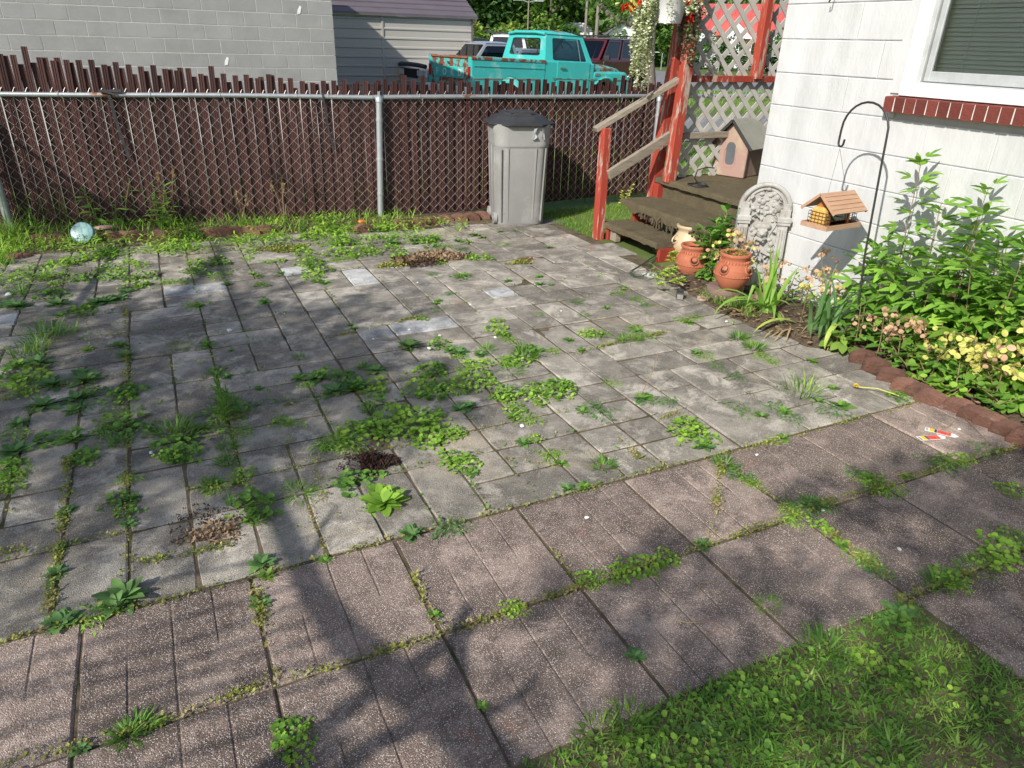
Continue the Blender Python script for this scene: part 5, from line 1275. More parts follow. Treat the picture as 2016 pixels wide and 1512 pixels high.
W = [('P',245,1178,.115),('P',225,1195,.08),('P',120,1228,.085),('M',175,1212,.07),('P',515,1110,.07),('p',525,1135,.05),('P',510,1190,.055),('p',640,1103,.04),
('c',500,1000,.09),('c',480,985,.06),('N',505,1022,.06),('g',590,970,.08),('P',808,1053,.075),('m',885,1038,.075),('C',893,905,.07),('C',915,915,.07),('P',930,932,.055),('c',700,950,.085),('P',680,955,.07),
('P',1030,872,.06),('C',1055,865,.04),('M',1085,895,.06),('p',1105,912,.045),('P',1118,962,.05),('p',1150,958,.05),('D',1172,905,.08),('N',1190,918,.07),
('C',815,835,.13),('C',780,820,.10),('C',760,850,.10),('C',840,865,.10),('C',850,830,.09),('C',700,855,.10),('C',730,842,.08),('N',665,872,.09),('M',690,880,.08),('M',640,880,.07),('C',880,860,.07),('C',900,850,.05),
('C',820,770,.09),('c',850,775,.09),('M',880,765,.12),('C',905,762,.09),('C',840,735,.09),('c',860,728,.07),('C',945,722,.08),('Y',940,745,.08),('M',920,730,.09),('C',960,758,.07),('C',1000,775,.08),('C',990,782,.07),('P',905,805,.07),('P',925,800,.06),('C',1015,805,.06),('p',1010,820,.06),('M',1040,826,.07),('C',1060,790,.06),('C',1078,775,.09),('C',1110,770,.08),('c',1095,762,.08),('M',1050,765,.08),
('P',805,682,.12),('c',865,680,.07),('P',905,695,.09),('P',885,690,.07),('C',900,705,.04),('P',945,698,.07),('G',960,690,.09),('N',1035,700,.12),('C',1015,712,.08),('g',1005,730,.09),('c',1040,690,.07),('M',1000,712,.08),
('p',1145,812,.06),('m',1180,812,.09),('m',1165,800,.06),('p',1265,785,.08),('m',1275,790,.07),('m',1315,790,.07),('M',1208,755,.05),('C',1355,845,.09),('C',1370,865,.09),('P',1385,880,.07),('g',1348,842,.08),('C',1350,830,.05),
('N',1425,915,.07),('m',1455,935,.07),('M',1480,950,.05),('M',1385,700,.07),('P',1370,695,.06),('m',1410,720,.06),('m',1450,742,.06),('N',1455,665,.08),('N',1485,685,.09),('M',1500,700,.06),('M',1520,712,.05),('P',1500,820,.06),('m',1450,800,.07),('m',1470,815,.07),('m',1520,800,.07),('m',1560,825,.07),('p',1545,812,.06),('m',1640,812,.09),('p',1655,800,.08),('p',1610,790,.05),('p',1540,862,.055),('M',1525,868,.05),
('G',1578,775,.16),('p',1640,765,.05),('M',1780,775,.08),('c',1770,785,.06),('P',1820,785,.05),('p',1600,712,.0+.05),
('m',1690,935,.06),('p',1705,940,.06),('M',1735,960,.09),('M',1715,950,.07),('m',1590,998,.08),('m',1620,995,.06),('M',1560,1005,.07),('N',1600,992,.06),('m',1850,918,.09),('p',1785,938,.05),('M',1870,910,.07),('C',1900,905,.05),('m',1940,885,.08),
('Y',1612,1040,.045),('p',1655,1072,.05),('M',1700,1100,.06),('m',1715,1115,.06),('m',1735,1125,.05),('P',1383,1072,.05),('M',1560,1025,.05),('C',1240,1125,.06),('C',1215,1130,.05),('C',1275,1115,.06),('C',1310,1100,.05),('M',1180,1140,.05),('M',1020,1200,.04),('C',1005,1198,.04),('P',1250,1292,.05),('g',1510,1190,.05),
('C',1990,968,.06),('C',1975,1090,.09),('C',1950,1105,.07),('m',1990,1060,.08),('N',1850,1150,.08),('M',1880,1145,.06),('C',1870,1140,.06),('g',1920,1120,.07),('C',2005,1070,.08),
('C',575,1440,.05),('c',570,1450,.05),('C',585,1480,.045),('N',268,1440,.07),('N',250,1448,.05),('P',158,1475,.04),('p',950,1390,.03),('p',855,1210,.035),('C',1150,1140,.04),
('c',350,885,.10),('c',365,895,.08),('N',358,860,.10),('C',340,900,.06),('T',450,815,.10),('N',455,790,.07),('M',440,815,.10),('c',475,810,.07),('M',470,850,.07),('N',450,880,.06),('N',445,910,.06),('c',420,845,.05),('C',555,832,.05),('M',580,835,.06),('C',480,935,.05),('M',430,960,.07),('N',415,955,.06),('p',466,950,.045),
('c',240,835,.09),('C',235,785,.09),('c',250,775,.08),('M',240,815,.09),('N',238,870,.07),('m',225,845,.09),('M',200,850,.06),('c',270,855,.07),('m',160,800,.0+.08),('P',85,800,.11),('P',150,785,.09),('c',180,775,.06),('p',145,810,.07),('C',50,755,.10),('Y',70,745,.10),('C',45,775,.07),('P',105,757,.10),('P',170,748,.12),('P',160,735,.08),('P',140,868,.09),('c',110,865,.08),('c',165,900,.07),('C',160,905,.05),
('P',30,890,.11),('C',25,925,.08),('p',30,915,.07),('C',12,965,.06),('C',20,945,.06),('P',35,835,.07),('M',28,855,.07),('c',235,985,.06),('P',255,985,.055),('M',250,945,.06),('c',245,1010,.0+.05),('P',252,1032,.055),('P',128,1012,.05),('p',135,1005,.05),('P',112,1130,.06),('p',118,1082,.04),
('G',85,665,.17),('G',75,690,.13),('G',45,700,.14),('G',130,655,.13),('c',40,730,.09),('P',75,715,.10),('p',35,720,.09),('P',250,702,.08),('p',175,688,.06),('p',235,680,.07),('g',355,682,.07),('p',410,680,.07),('C',405,682,.03),('c',425,735,.06),('P',445,742,.05),('p',455,690,.03),('p',392,603,.07),('M',388,600,.08),('P',522,595,.07),
('P',115,600,.11),('P',35,605,.12),('P',20,600,.10),('P',205,595,.12),('P',235,588,.11),('P',185,598,.10),('C',168,615,.08),('C',155,612,.07),('p',120,622,.07),('G',48,578,.16),('c',105,582,.09),('c',160,552,.0+.08),('C',110,560,.06),('C',110,575,.06),
('C',100,545,.08),('C',125,525,.11),('C',145,515,.10),('C',60,530,.09),('C',45,545,.07),('M',80,545,.09),('M',180,545,.10),('c',215,548,.08),('C',215,530,.08),('C',235,538,.08),('C',255,520,.07),('C',280,525,.07),('C',205,510,.09),('N',210,500,.12),('M',180,505,.09),('M',240,500,.10),('M',290,495,.10),('M',330,490,.12),('c',290,545,.08),('Y',258,565,.08),('c',255,550,.07),('P',250,575,.08),('Y',280,560,.05),('p',290,560,.07),('M',330,555,.07),('C',362,555,.06),
('Y',385,522,.09),('Y',408,520,.09),('c',375,535,.07),('c',400,540,.07),('M',430,545,.09),('m',445,535,.09),('c',440,520,.06),('p',447,560,.06),('c',430,510,.06),('C',490,498,.07),('C',488,510,.05),('M',510,515,.04),('Y',480,475,.07),('M',460,475,.08),('N',380,470,.14),('C',370,490,.09),('C',350,480,.08),('c',520,470,.07),('M',540,465,.09),('C',550,515,.05),('C',530,517,.05),('p',497,540,.05),('p',552,538,.05),('c',510,545,.04),('c',515,562,.05),
('C',600,500,.10),('C',610,520,.11),('T',612,530,.10),('C',622,535,.11),('p',625,555,.08),('p',640,558,.07),('C',620,550,.08),('C',590,490,.08),('C',640,455,.12),('C',620,470,.11),('T',600,462,.09),('N',660,460,.10),('C',690,455,.12),('M',650,480,.12),('C',680,480,.12),('C',660,500,.11),('C',700,500,.11),('C',720,490,.10),('M',690,508,.08),('C',735,500,.08),('Y',790,500,.08),('Y',785,508,.07),('C',770,490,.08),('N',765,470,.10),('P',775,480,.10),('N',745,455,.11),('C',730,470,.09),('C',755,455,.10),('M',660,512,.08),('P',815,475,.08),('P',820,480,.07),('c',845,478,.08),('c',860,490,.08),('N',850,475,.08),('p',855,470,.08),('P',900,475,.07),('c',915,478,.06),('M',880,485,.06),('m',910,490,.07),
('P',935,463,.07),('p',950,468,.06),('g',988,482,.07),('Y',942,507,.08),('C',925,510,.07),('C',960,510,.06),('Y',870,518,.05),('p',985,456,.05),('p',1015,455,.04),('p',1080,488,.05),('P',1062,561,.06),('p',1085,562,.05),('p',1062,545,.05),('c',905,547,.06),('c',917,543,.05),('p',862,593,.05),('p',858,598,.04),('C',832,628,.045),('m',885,578,.05),('m',850,540,.06),('p',1000,553,.05),('m',860,610,.06),('D',910,598,.07),
('C',980,650,.07),('C',978,635,.05),('C',985,660,.05),('M',1000,668,.06),('p',995,660,.06),('C',1170,658,.07),('C',1155,660,.05),('g',1190,660,.05),('G',1220,670,.05),('m',1135,595,.06),('D',1145,590,.04),('M',1250,645,.06),('p',1255,652,.05),('g',1215,578,.06),('G',1225,565,.05),('g',1255,590,.06),('m',1270,600,.06),('D',1290,600,.05),('M',1345,630,.06),('p',1355,635,.06),('M',1370,625,.05),('p',1195,607,.05),('p',1228,570,.04),('M',1180,545,.04),('g',1060,620,.045),('g',1240,670,.09),('g',1270,665,.08),('G',1255,668,.06),
('P',740,730,.09),('N',715,722,.05),('P',700,765,.12),('P',660,770,.10),('c',720,762,.09),('c',690,757,.08),('p',735,770,.06),('P',620,745,.09),('c',645,742,.08),('N',672,738,.06),('p',590,745,.07),('C',605,760,.04),('p',752,772,.06),('c',735,790,.07),('N',725,810,.05),('p',510,765,.04),('p',690,732,.03),('p',690,640,.04),('p',695,647,.04),('N',590,705,.05),('M',1090,690,.05),('p',1145,690,.05),('p',1120,670,.05),('g',1150,620,.0+.04)]
for k, u, v, s in W: weed(k, u, v, s)
weed('B', 755, 992, .135, 'largest bright green broad leaved rosette standing alone in the sunlit joint')
weed('T', 445, 830, .15, 'tall pointed leafy weed rising above the shaded pavers left of centre', st=(.7, .7, 1))
weed('N', 345, 850, .12, 'sprawling long bladed weed beside the tall leafy weeds on the left')
print('weeds', len(W)+3)

# ------------------------------------------------------------------ moss and tiny growth along the joints: uncountable
def strip(pts, dens, wid, seed, leaf=(.006, .014), h=.012):
    """leaves scattered along a pixel polyline"""
    r = np.random.RandomState(seed); out = []
    P3 = [at(u, v) for u, v in pts]
    for a, b in zip(P3[:-1], P3[1:]):
        L = (b-a).length; n = int(L*dens)
        if n < 1: continue
        t = r.rand(n); m_ = np.sin(t*L*9+seed)*.5+.5
        m_ = m_*(np.sin(t*L*23+seed*3)*.5+.5)*(np.sin(t*L*4.1+seed*5)*.5+.6); keep = r.rand(n) < (.10+1.1*m_); t = t[keep]; n = len(t)
        d = (b-a).normalized(); nx, ny = -d.y, d.x; off = r.normal(0, wid, n)
        out.append(np.stack([a.x+(b.x-a.x)*t+nx*off, a.y+(b.y-a.y)*t+ny*off, r.rand(n)*h], 1))
    return np.vstack(out)
def leafcloud(name, P, size, mat, seed, tm=TINY, kind='stuff', el=(.0, .9), parent=None):
    r = np.random.RandomState(seed); n = len(P)
    V, F = scatter(tm, frames(r.rand(n)*6.283, r.uniform(el[0], el[1], n), r.uniform(-.5, .5, n)), P, r.uniform(size[0], size[1], n))
    return link(name, npmesh(name, V, F, mat), parent, kind=kind)
L1 = [(0,1512),(149,1470),(330,1420),(536,1343),(645,1318),(833,1261),(1000,1208),(1151,1155),(1402,1072),(1562,1019),(1645,986),(1768,950),(1911,906),(2010,880)]
L2 = [(0,1265),(76,1245),(209,1212),(316,1187),(498,1139),(683,1086),(949,1016),(1125,973),(1270,930),(1482,882),(1665,832),(1765,806),(1850,785)]
L0 = [(1770,1183),(1801,1169),(1898,1132),(1967,1112),(2016,1086)]
MP = [strip(L1, 2600, .011, 1), strip(L2, 1500, .010, 2), strip(L0, 3000, .013, 3)]
for k, ln in enumerate([[(1140,1155),(1085,1080)],[(1402,1072),(1419,906)],[(1430,915),(1509,975),(1559,1015)],[(1632,1049),(1688,1092),(1760,1145)],[(498,1139),(536,1328)],[(813,1130),(863,1239)],[(990,905),(1105,920)],[(640,1100),(610,990)],
     [(245,600),(250,680),(250,900),(253,1110),(240,1140)],[(135,900),(128,1010),(105,1150),(95,1220)],[(350,960),(430,965),(495,950)],[(455,820),(465,930),(470,960)],[(530,935),(640,905),(760,885),(840,870),(960,845),(1120,810)],[(620,905),(640,990)],
     [(1210,860),(1260,905),(1310,915)],[(1290,830),(1345,810)],[(0,925),(20,1010)],[(60,730),(250,690)],[(0,790),(120,760),(250,740)],[(560,680),(700,655),(840,620)],[(1130,700),(1230,670),(1310,655)],[(200,870),(140,900)],[(0,1090),(110,1075),(240,1050)],[(250,1110),(330,1100),(470,1070)],[(330,850),(450,830),(560,800),(700,770)]]):
    MP.append(strip(ln, 1500, .010, 10+k))
leafcloud('joint_moss', np.vstack(MP), (.006, .016), 'moss', 5)
# growth along every paver joint, thinning out by patches
r_ = np.random.RandomState(44); GP = []
for i in range(-14, 21):
    X = -.305+U*i
    if X > 3.42: break
    n = 900; y = r_.uniform(2.02, 6.6, n); k = (np.sin(X*7.1)+np.sin(y*2.3+X*3)+np.sin(y*5.1-X*4)); dens = np.where(X < 1.3, .30, .05)+.1*(y > 5.4)*(X < 1.9)
    kp = (k > .55) & (r_.rand(n) < dens*(1.6 if i % 2 == 0 else .55)); y = y[kp]; GP.append(np.stack([X+r_.normal(0, .008, len(y)), y, r_.rand(len(y))*.012], 1))
for j in range(0, 23):
    Y = 2.018+U*j; n = 1100; x = r_.uniform(-2.2, 3.4, n); k = (np.sin(Y*6.1)+np.sin(x*2.1+Y*2)+np.sin(x*5.3-Y*3)); dens = np.where(x < 1.3, .34, .10)+.12*(Y > 5.4)*(x < 1.9)
    kp = (k > .3) & (r_.rand(n) < dens*(1.7 if j % 2 == 0 else .6)); x = x[kp]; GP.append(np.stack([x, Y+r_.normal(0, .008, len(x)), r_.rand(len(x))*.012], 1))
GP = np.vstack(GP); sel = r_.rand(len(GP)) < .6
leafcloud('joint_weeds', GP[sel], (.009, .024), 'leafB', 6)
leafcloud('joint_moss', GP[~sel], (.006, .016), 'moss', 7)
# ground cover in front of the fence
def poly_pts(poly, n, seed):
    r = np.random.RandomState(seed); P = np.array(poly); lo, hi = P.min(0), P.max(0); Q = r.uniform(lo, hi, (n*3, 2))
    ins = np.zeros(len(Q), bool); j = len(P)-1
    for i in range(len(P)):
        c = ((P[i, 1] > Q[:, 1]) != (P[j, 1] > Q[:, 1])) & (Q[:, 0] < (P[j, 0]-P[i, 0])*(Q[:, 1]-P[i, 1])/(P[j, 1]-P[i, 1]+1e-9)+P[i, 0]); ins ^= c; j = i
    return Q[ins][:n]
def pnoise(Q, s, seed):
    r = np.random.RandomState(seed); v = 0
    for k in range(4):
        a = r.uniform(0, 6.28); f_ = s*(1.3+.6*k); v = v+np.sin((Q[:, 0]*np.cos(a)+Q[:, 1]*np.sin(a))*f_+r.uniform(0, 6))
    return v/4
Q = poly_pts([(-2.2, 5.2), (-.4, 5.9), (.6, 6.1), (1.3, 6.0), (2.1, 5.7), (2.6, 6.25), (1.9, 6.9), (-1.3, 7.45), (-2.6, 7.5)], 13000, 3)
nz = pnoise(Q, 4, 5); Q = Q[nz+NR.uniform(-.2, .2, len(Q)) > .0]
leafcloud('ground_cover', np.column_stack([Q, NR.rand(len(Q))*.07+.005]), (.022, .055), 'leafA', 8, OVT)
Q = poly_pts([(-2.2, 6.0), (-.5, 6.9), (1.2, 6.55), (1.9, 6.45), (2.3, 6.7), (1.9, 6.9), (-1.3, 7.45), (-2.6, 7.5)], 2600, 9)
V, F = scatter(BLS, frames(NR.rand(len(Q))*6.28, NR.uniform(.7, 1.4, len(Q))), np.column_stack([Q, np.zeros(len(Q))]), NR.uniform(.06, .2, len(Q)))
link('fence_grass', npmesh('fence_grass', V, F, 'leafA'), None, kind='stuff')

# ------------------------------------------------------------------ grasses and flowering stems at the left fence
def seedgrass(u, v, top, lab, n=18, s=.5, mat='leafB', head=True, grp=None):
    b = at(u, v); t = onx(*top, b.x) if False else None
    th = thing('seeding_grass', lab, 'grass', (b.x, b.y, .0), group=grp)
    r = np.random.RandomState(int(u)); a = r.rand(n)*6.28
    V, F = scatter(blade_t(.022, .35, 4), frames(a, r.uniform(.85, 1.45, n)), np.stack([r.normal(0, .03, n), r.normal(0, .03, n), np.zeros(n)], 1), s*r.uniform(.4, 1, n))
    link('blades', npmesh('blades', V, F, mat), th)
    if head:
        mb = MB(); parts_ = []
        for k in range(head if head > 1 else 1):
            dx, dy = r.uniform(-.08, .08, 2); H_ = s*r.uniform(1.0, 1.25)
            mb.tube([(0, 0, 0), (dx*.4, dy*.4, H_*.6), (dx, dy, H_)], .0022, 4)
            nn = 46; t_ = r.rand(nn); parts_.append(scatter(TINY, frames(r.rand(nn)*6.28, r.uniform(.4, 1.3, nn)), np.stack([dx+r.normal(0, .007, nn), dy+r.normal(0, .007, nn), H_-.09+t_*.10], 1), np.full(nn, .018)))
        part('stem', mb, 'drystem', th); V, F = join(parts_); link('seed_head', npmesh('seed_head', V, F, 'deadgrass'), th)
    return th
seedgrass(75, 452, None, 'tall seeding grass with pale plume leaning on the fence above the far left weeds', 26, .52, head=1)
seedgrass(130, 448, None, 'seeding grass with two pale heads left of the teal lid', 22, .50, head=2)
seedgrass(25, 470, None, 'thick bright grass clump around the left fence post', 60, .34, 'leafA', head=0)
seedgrass(5, 520, None, 'bright long grass at the far left edge of the picture', 70, .30, 'leafA', head=0)
seedgrass(12, 470, None, 'pale grass plume at the very left edge', 10, .56, head=1)
seedgrass(345, 445, None, 'thin crossing stalks before the fence right of the left strap', 12, .42, 'drystem', head=2)
seedgrass(560, 440, None, 'airy weed stalks before the slats in the middle of the left fence', 10, .36, 'drystem', head=3)
seedgrass(480, 448, None, 'short fine stalks against the slats left of centre', 14, .26, 'leafB', head=2)
def leafystem(p, h, lab, n=9, s=.14, mat='leafB', tm=OVT, name='leafy_plant', lean=(0, 0), stems=1, cat_='plant', drop=-.1):
    th = thing(name, lab, cat_, tuple(p)); r = np.random.RandomState(int(abs(p[0])*977+abs(p[1])*131) % 9999)
    for q in range(stems):
        ox, oy = (r.uniform(-.05, .05, 2) if stems > 1 else (0, 0)); hh = h*(1 if q == 0 else r.uniform(.55, .95)); lx, ly = lean[0]+r.uniform(-.08, .08), lean[1]+r.uniform(-.08, .08)
        mb = MB(); mb.tube([(ox, oy, 0), (ox+lx*.4, oy+ly*.4, hh*.5), (ox+lx, oy+ly, hh)], [.005, .004, .002], 5); part('stem', mb, 'stem', th)
        t = np.linspace(.15, 1, n); P = np.stack([ox+lx*t, oy+ly*t, hh*t], 1)
        V, F = scatter(tm, frames(np.arange(n)*2.4+r.rand(), drop+.5*t+r.uniform(-.25, .25, n), r.uniform(-.3, .3, n)), P, s*(1-.45*t)*r.uniform(.8, 1.2, n))
        link('foliage', npmesh('foliage', V, F, mat), th)
    return th
p = at(185, 450); leafystem((p.x, p.y, 0), .34, 'drooping long leaved plant against the slats above the teal lid', 12, .15, 'leafB', stems=3)
p = at(235, 448); leafystem((p.x, p.y, 0), .42, 'long leaved weed under the black strap on the fence', 8, .15, 'leafB', stems=2, lean=(.05, 0))
p = at(320, 450); leafystem((p.x, p.y, 0), .40, 'dense long leaved plant before the slats right of the black strap', 14, .15, 'leafB', stems=4)
p = at(345, 455); leafystem((p.x, p.y, 0), .20, 'low pointed leaf plant on the edging bricks right of the strap', 12, .12, 'leafA', stems=3)
p = at(1225, 405); leafystem((p.x, p.y, 0), .20, 'yellow green round leaved sprig beside the second step', 14, .05, 'podyellow', RD, stems=3, lean=(.12, .1))
# dandelion lying over the pavers, seed stalk of another
a = at(1768, 786); b = at(1683, 768)
dd_ = thing('dandelion', 'yellow dandelion flower on a long stem lying across the pavers by the bed', 'flower', tuple(a))
mb = MB(); mb.tube([a+Vector((0, 0, .02)), (a*.5+b*.5)+Vector((0, 0, .035)), b+Vector((0, 0, .02))], .0028, 6); part('stem', mb, 'podyellow', dd_, 60, True)
n = 60; aa = NR.rand(n)*6.28; V, F = scatter(BLS, frames(aa, NR.uniform(-.2, 1.2, n)), np.repeat(np.array([[b.x-a.x, b.y-a.y, .026]]), n, 0), np.full(n, .017))
V, F = scatter(blade_t(.25, .2, 2), frames(aa, NR.uniform(-.2, 1.2, n)), np.repeat(np.array([[b.x-a.x, b.y-a.y, .026]]), n, 0), np.full(n, .018)); link('petals', npmesh('petals', V, F, 'yellowflower'), dd_)
a = at(1258, 783); st_ = thing('seed_stalk', 'thin brown flower stalk rising from the weed right of the centre', 'plant stalk', tuple(a))
mb = MB(); tp = ony(1295, 697, a.y); mb.tube([a, a+Vector((.02, 0, .03)), Vector((tp.x*.6+a.x*.4+.012, a.y, tp.z*.55)), tp], .0022, 5); mb.lathe([(.0001, -.004), (.005, 0), (.0001, .006)], 8, tp); part('stalk', mb, 'drystem', st_, None, True)
# twigs and straw
tw = random.Random(8)
for (u, v, u2, v2, lab, m_) in [(1375,1166,1405,1148,'pale forked straw on the shaded walkway','deadgrass'),(1330,1222,1385,1226,'thin straw wisps on the red pavers','deadgrass'),(1310,1352,1330,1364,'brown curled twig at the lawn edge','drystem'),(1676,958,1698,942,'dark short twig by the creeping weed on the walkway','drystem'),(1755,938,1820,924,'long twig along the walkway joint','drystem'),(1851,848,1876,832,'short brown twig beside the plant tags','drystem'),(1882,800,1945,872,'long bent dry stalk arching out of the bed edging','drystem'),(1400,603,1430,620,'thin pale root beside the stone block','drystem'),(1010,690,1022,686,'pink curled worm like twig on the shaded pavers','pinkt'),(925,755,935,748,'grey curled twig in the weed band','drystem')]:
    a = at(u, v); b = at(u2, v2); t_ = thing('twig', lab, 'twig', tuple(a)); mb = MB(); mid = a.lerp(b, .5)+Vector((tw.uniform(-.02, .02), tw.uniform(-.02, .02), .012)); q_ = a.lerp(b, .35)+Vector((tw.uniform(-.03, .03), tw.uniform(-.02, .02), .004))
    mb.tube([a+Vector((0, 0, .003)), mid, b+Vector((0, 0, .004))], [.0022, .002, .0012], 4); part('stick', mb, 'drystem' if m_ == 'drystem' else 'deadgrass', t_, None, True)
    mb = MB(); mb.tube([mid, q_], .001, 3); part('side_twig', mb, 'drystem' if m_ == 'drystem' else 'deadgrass', t_, None, True)
# dark mulch clods and matted roots
def clods(name, lab, u, v, rad, n, mat, size, seed, aspect=1.0):
    p = at(u, v); r = np.random.RandomState(seed); a = r.rand(n)*6.28; q = np.sqrt(r.rand(n))*rad*(1+.3*np.sin(a*3+seed))
    P = np.stack([q*np.cos(a), q*np.sin(a)*aspect, r.rand(n)*.012*(1-q/rad/1.4)], 1)
    V, F = scatter(TINY, frames(r.rand(n)*6.28, r.uniform(-.2, 1.2, n), r.uniform(-1, 1, n)), P, r.uniform(size*.5, size*1.4, n))
    thing(name, lab, 'debris', (p.x, p.y, .001), me=npmesh(name, V, F, mat))
clods('mulch_patch', 'dark crumbly mulch heap in the joint left of the sunny pavers', 742, 912, .075, 900, 'mulch', .016, 2)
clods('mulch_patch', 'spread of dark soil crumbs around the dark mulch heap', 715, 905, .11, 350, 'mulch', .012, 3)
clods('dry_root_mat', 'brown matted dry roots on the pavers in the weedy patch', 850, 508, .26, 1500, 'drystem', .035, 4, .55)
clods('dry_root_mat', 'dark soil patch under the dry roots before the middle post', 845, 512, .30, 900, 'mulch', .028, 14, .5)
clods('dry_leaf_patch', 'brown dry leaf crumbs on the big shaded paver at the lower left', 420, 1050, .11, 420, 'drystem', .016, 5, .6)
clods('dry_leaf_patch', 'thin dark crumbs on the sandy paver at the lower left', 395, 1020, .12, 300, 'mulch', .010, 15, .6)
clods('moss_patch', 'olive moss patch on the pavers before the left fence', 560, 490, .20, 900, 'moss', .02, 6, .5)
clods('moss_patch', 'olive moss patch left of the dry roots', 775, 522, .14, 500, 'moss', .02, 16, .5)
clods('dry_leaf_patch', 'curled brown leaf on moss near the middle of the patio', 1035, 512, .06, 200, 'drystem', .02, 7, .6)
clods('moss_patch', 'olive moss patch around the dry leaf near the middle', 1025, 517, .10, 300, 'moss', .018, 17, .6)

# ================================================================== LAWN
def lawn(name, poly, n, hmin, hmax, seed, mat='lawn', tm=BLS, el=(.6, 1.45), z=-.02, clump=3):
    Q = poly_pts(poly, n, seed); r = np.random.RandomState(seed); nz = pnoise(Q, clump, seed)
    H_ = (hmin+(hmax-hmin)*r.rand(len(Q)))*(1+.35*nz)
    V, F = scatter(tm, frames(r.rand(len(Q))*6.28, r.uniform(el[0], el[1], len(Q)), r.uniform(-.5, .5, len(Q))), np.column_stack([Q, np.full(len(Q), z)]), H_)
    return link(name, npmesh(name, V, F, mat), None, kind='stuff')
LPV = [(.35, .85), (.75, .25), (1.4, -.05), (1.995, .1), (1.995, 1.035), (1.2, 1.035), (.35, 1.035)]
LP = [(-.2, -.3), (1.965, -.3), (1.965, 1.035), (1.2, 1.035), (-.2, 1.035)]
lawn('lawn_grass', LPV, 72000, .020, .050, 1, el=(.1, 1.2), tm=blade_t(.14, .35, 2)); lawn('lawn_grass', LP, 16000, .018, .046, 3, el=(.15, 1.25))
lawn('lawn_grass', LP, 1500, .05, .09, 2, tm=blade_t(.07, .45, 3), el=(.3, 1.2))
Qc = poly_pts(LP, 9000, 7); nz = pnoise(Qc, 5, 3); Qc = Qc[nz+NR.uniform(-.35, .35, len(Qc)) > -.12]
leafcloud('lawn_clover', np.column_stack([Qc, NR.uniform(-.012, .016, len(Qc))]), (.009, .019), 'leafB', 9, RD, el=(-.3, .5))
Qc = poly_pts(LP, 5000, 17); nz = pnoise(Qc, 6, 13); Qc = Qc[nz+NR.uniform(-.3, .3, len(Qc)) > .2]
leafcloud('lawn_clover', np.column_stack([Qc, NR.uniform(-.008, .02, len(Qc))]), (.010, .02), 'leafA', 19, RD, el=(-.3, .5))
Qc = poly_pts(LP, 2500, 27); nz = pnoise(Qc, 4, 23); Qc = Qc[nz > .35]
leafcloud('lawn_straw', np.column_stack([Qc, NR.uniform(-.012, .01, len(Qc))]), (.015, .03), 'deadgrass', 29, BLS, el=(-.1, .4))
for (k, u, v, s, lb) in [('P', 1770, 1205, .085, 'dark broad leaved rosette at the corner tip of the lawn'), ('P', 1745, 1220, .06, 'smaller broad leaved weed beside the lawn tip rosette'), ('c', 1760, 1232, .07, 'round leaved clump just inside the lawn tip'), ('N', 1620, 1275, .09, 'coarse grass tuft on the lawn edge left of its tip'), ('N', 1240, 1420, .08, 'coarse blades at the lawn edge near the bottom of the picture'), ('N', 1180, 1440, .07, 'long splayed grass blades where lawn meets walkway at the lower left'), ('P', 1400, 1440, .07, 'broad upright leaf in the lower lawn'), ('N', 1760, 1470, .07, 'long pale blades near the bottom edge of the lawn'), ('P', 1430, 1350, .04, 'grey green rosette at the walkway edge of the lawn'), ('N', 1900, 1480, .07, 'long grass blades at the bottom right of the lawn'), ('g', 1850, 1300, .07, 'dense tuft near the right lawn edge'), ('Y', 1770, 1330, .06, 'yellow green round leaves in the middle of the lawn'), ('Y', 1710, 1300, .05, 'bright round leaves in the upper lawn')]:
    weed(k, u, v, s, lb, z=-.01)
# grass beside the steps and beyond the fence
SLP = [(3.52, 5.75), (3.55, 5.55), (4.2, 5.7), (5.6, 5.9), (6.2, 6.7), (2.95, 6.75), (3.10, 6.55), (3.50, 6.35)]
lawn('side_grass', SLP, 11000, .025, .06, 31, mat='leafA')
lawn('side_grass', [(3.44, 6.3), (3.52, 5.5), (3.66, 5.5), (3.7, 6.3)], 900, .03, .07, 37, mat='leafB')
lawn('far_grass', [(5.2, 6.9), (12, 6.8), (16, 11.3), (5.5, 10.9)], 16000, .06, .14, 32, mat='leafA', z=-.06)
lawn('far_grass', [(8, 16.5), (30, 17), (30, 26), (9, 24)], 12000, .10, .25, 33, mat='leafA', z=-.06)
lawn('fence_back_grass', [(-3, 7.6), (5.2, 6.95), (5.6, 8.8), (-3, 9.6)], 9000, .08, .2, 34, mat='leafB', z=-.06)

# ================================================================== FLOWER BED PLANTS
def curved_leaf(base, az, L, wd, bend, mat, parent, name='leaf', el=1.35, seg=7, fold=0.0, z0=0):
    """sword leaf as a folded strip with real shape"""
    vs = []; fs = []; p = Vector(base); e = el; step = L/seg; d0 = Vector((math.cos(az), math.sin(az), 0)); sd = Vector((-math.sin(az), math.cos(az), 0))
    for i in range(seg+1):
        t = i/seg; wv = wd*.5*(1-t**3.2)*(.75+.25*min(1, t*4))
        nrm = d0*(-math.sin(e))+ZZ*math.cos(e)
        vs += [p+sd*wv+nrm*wv*.35, p-nrm*.0, p-sd*wv+nrm*wv*.35]
        e -= bend/seg*(1+t*1.6); p = p+(d0*math.cos(e)+ZZ*math.sin(e))*step
        if fold and abs(t-fold) < .5/seg: e -= 1.5
    for i in range(seg):
        a = i*3; b = a+3; fs += [(a, a+1, b+1, b), (a+1, a+2, b+2, b+1)]
    mb = MB(); mb.add(vs, fs); return link(name, mb.mesh(name, mat, 60), parent)
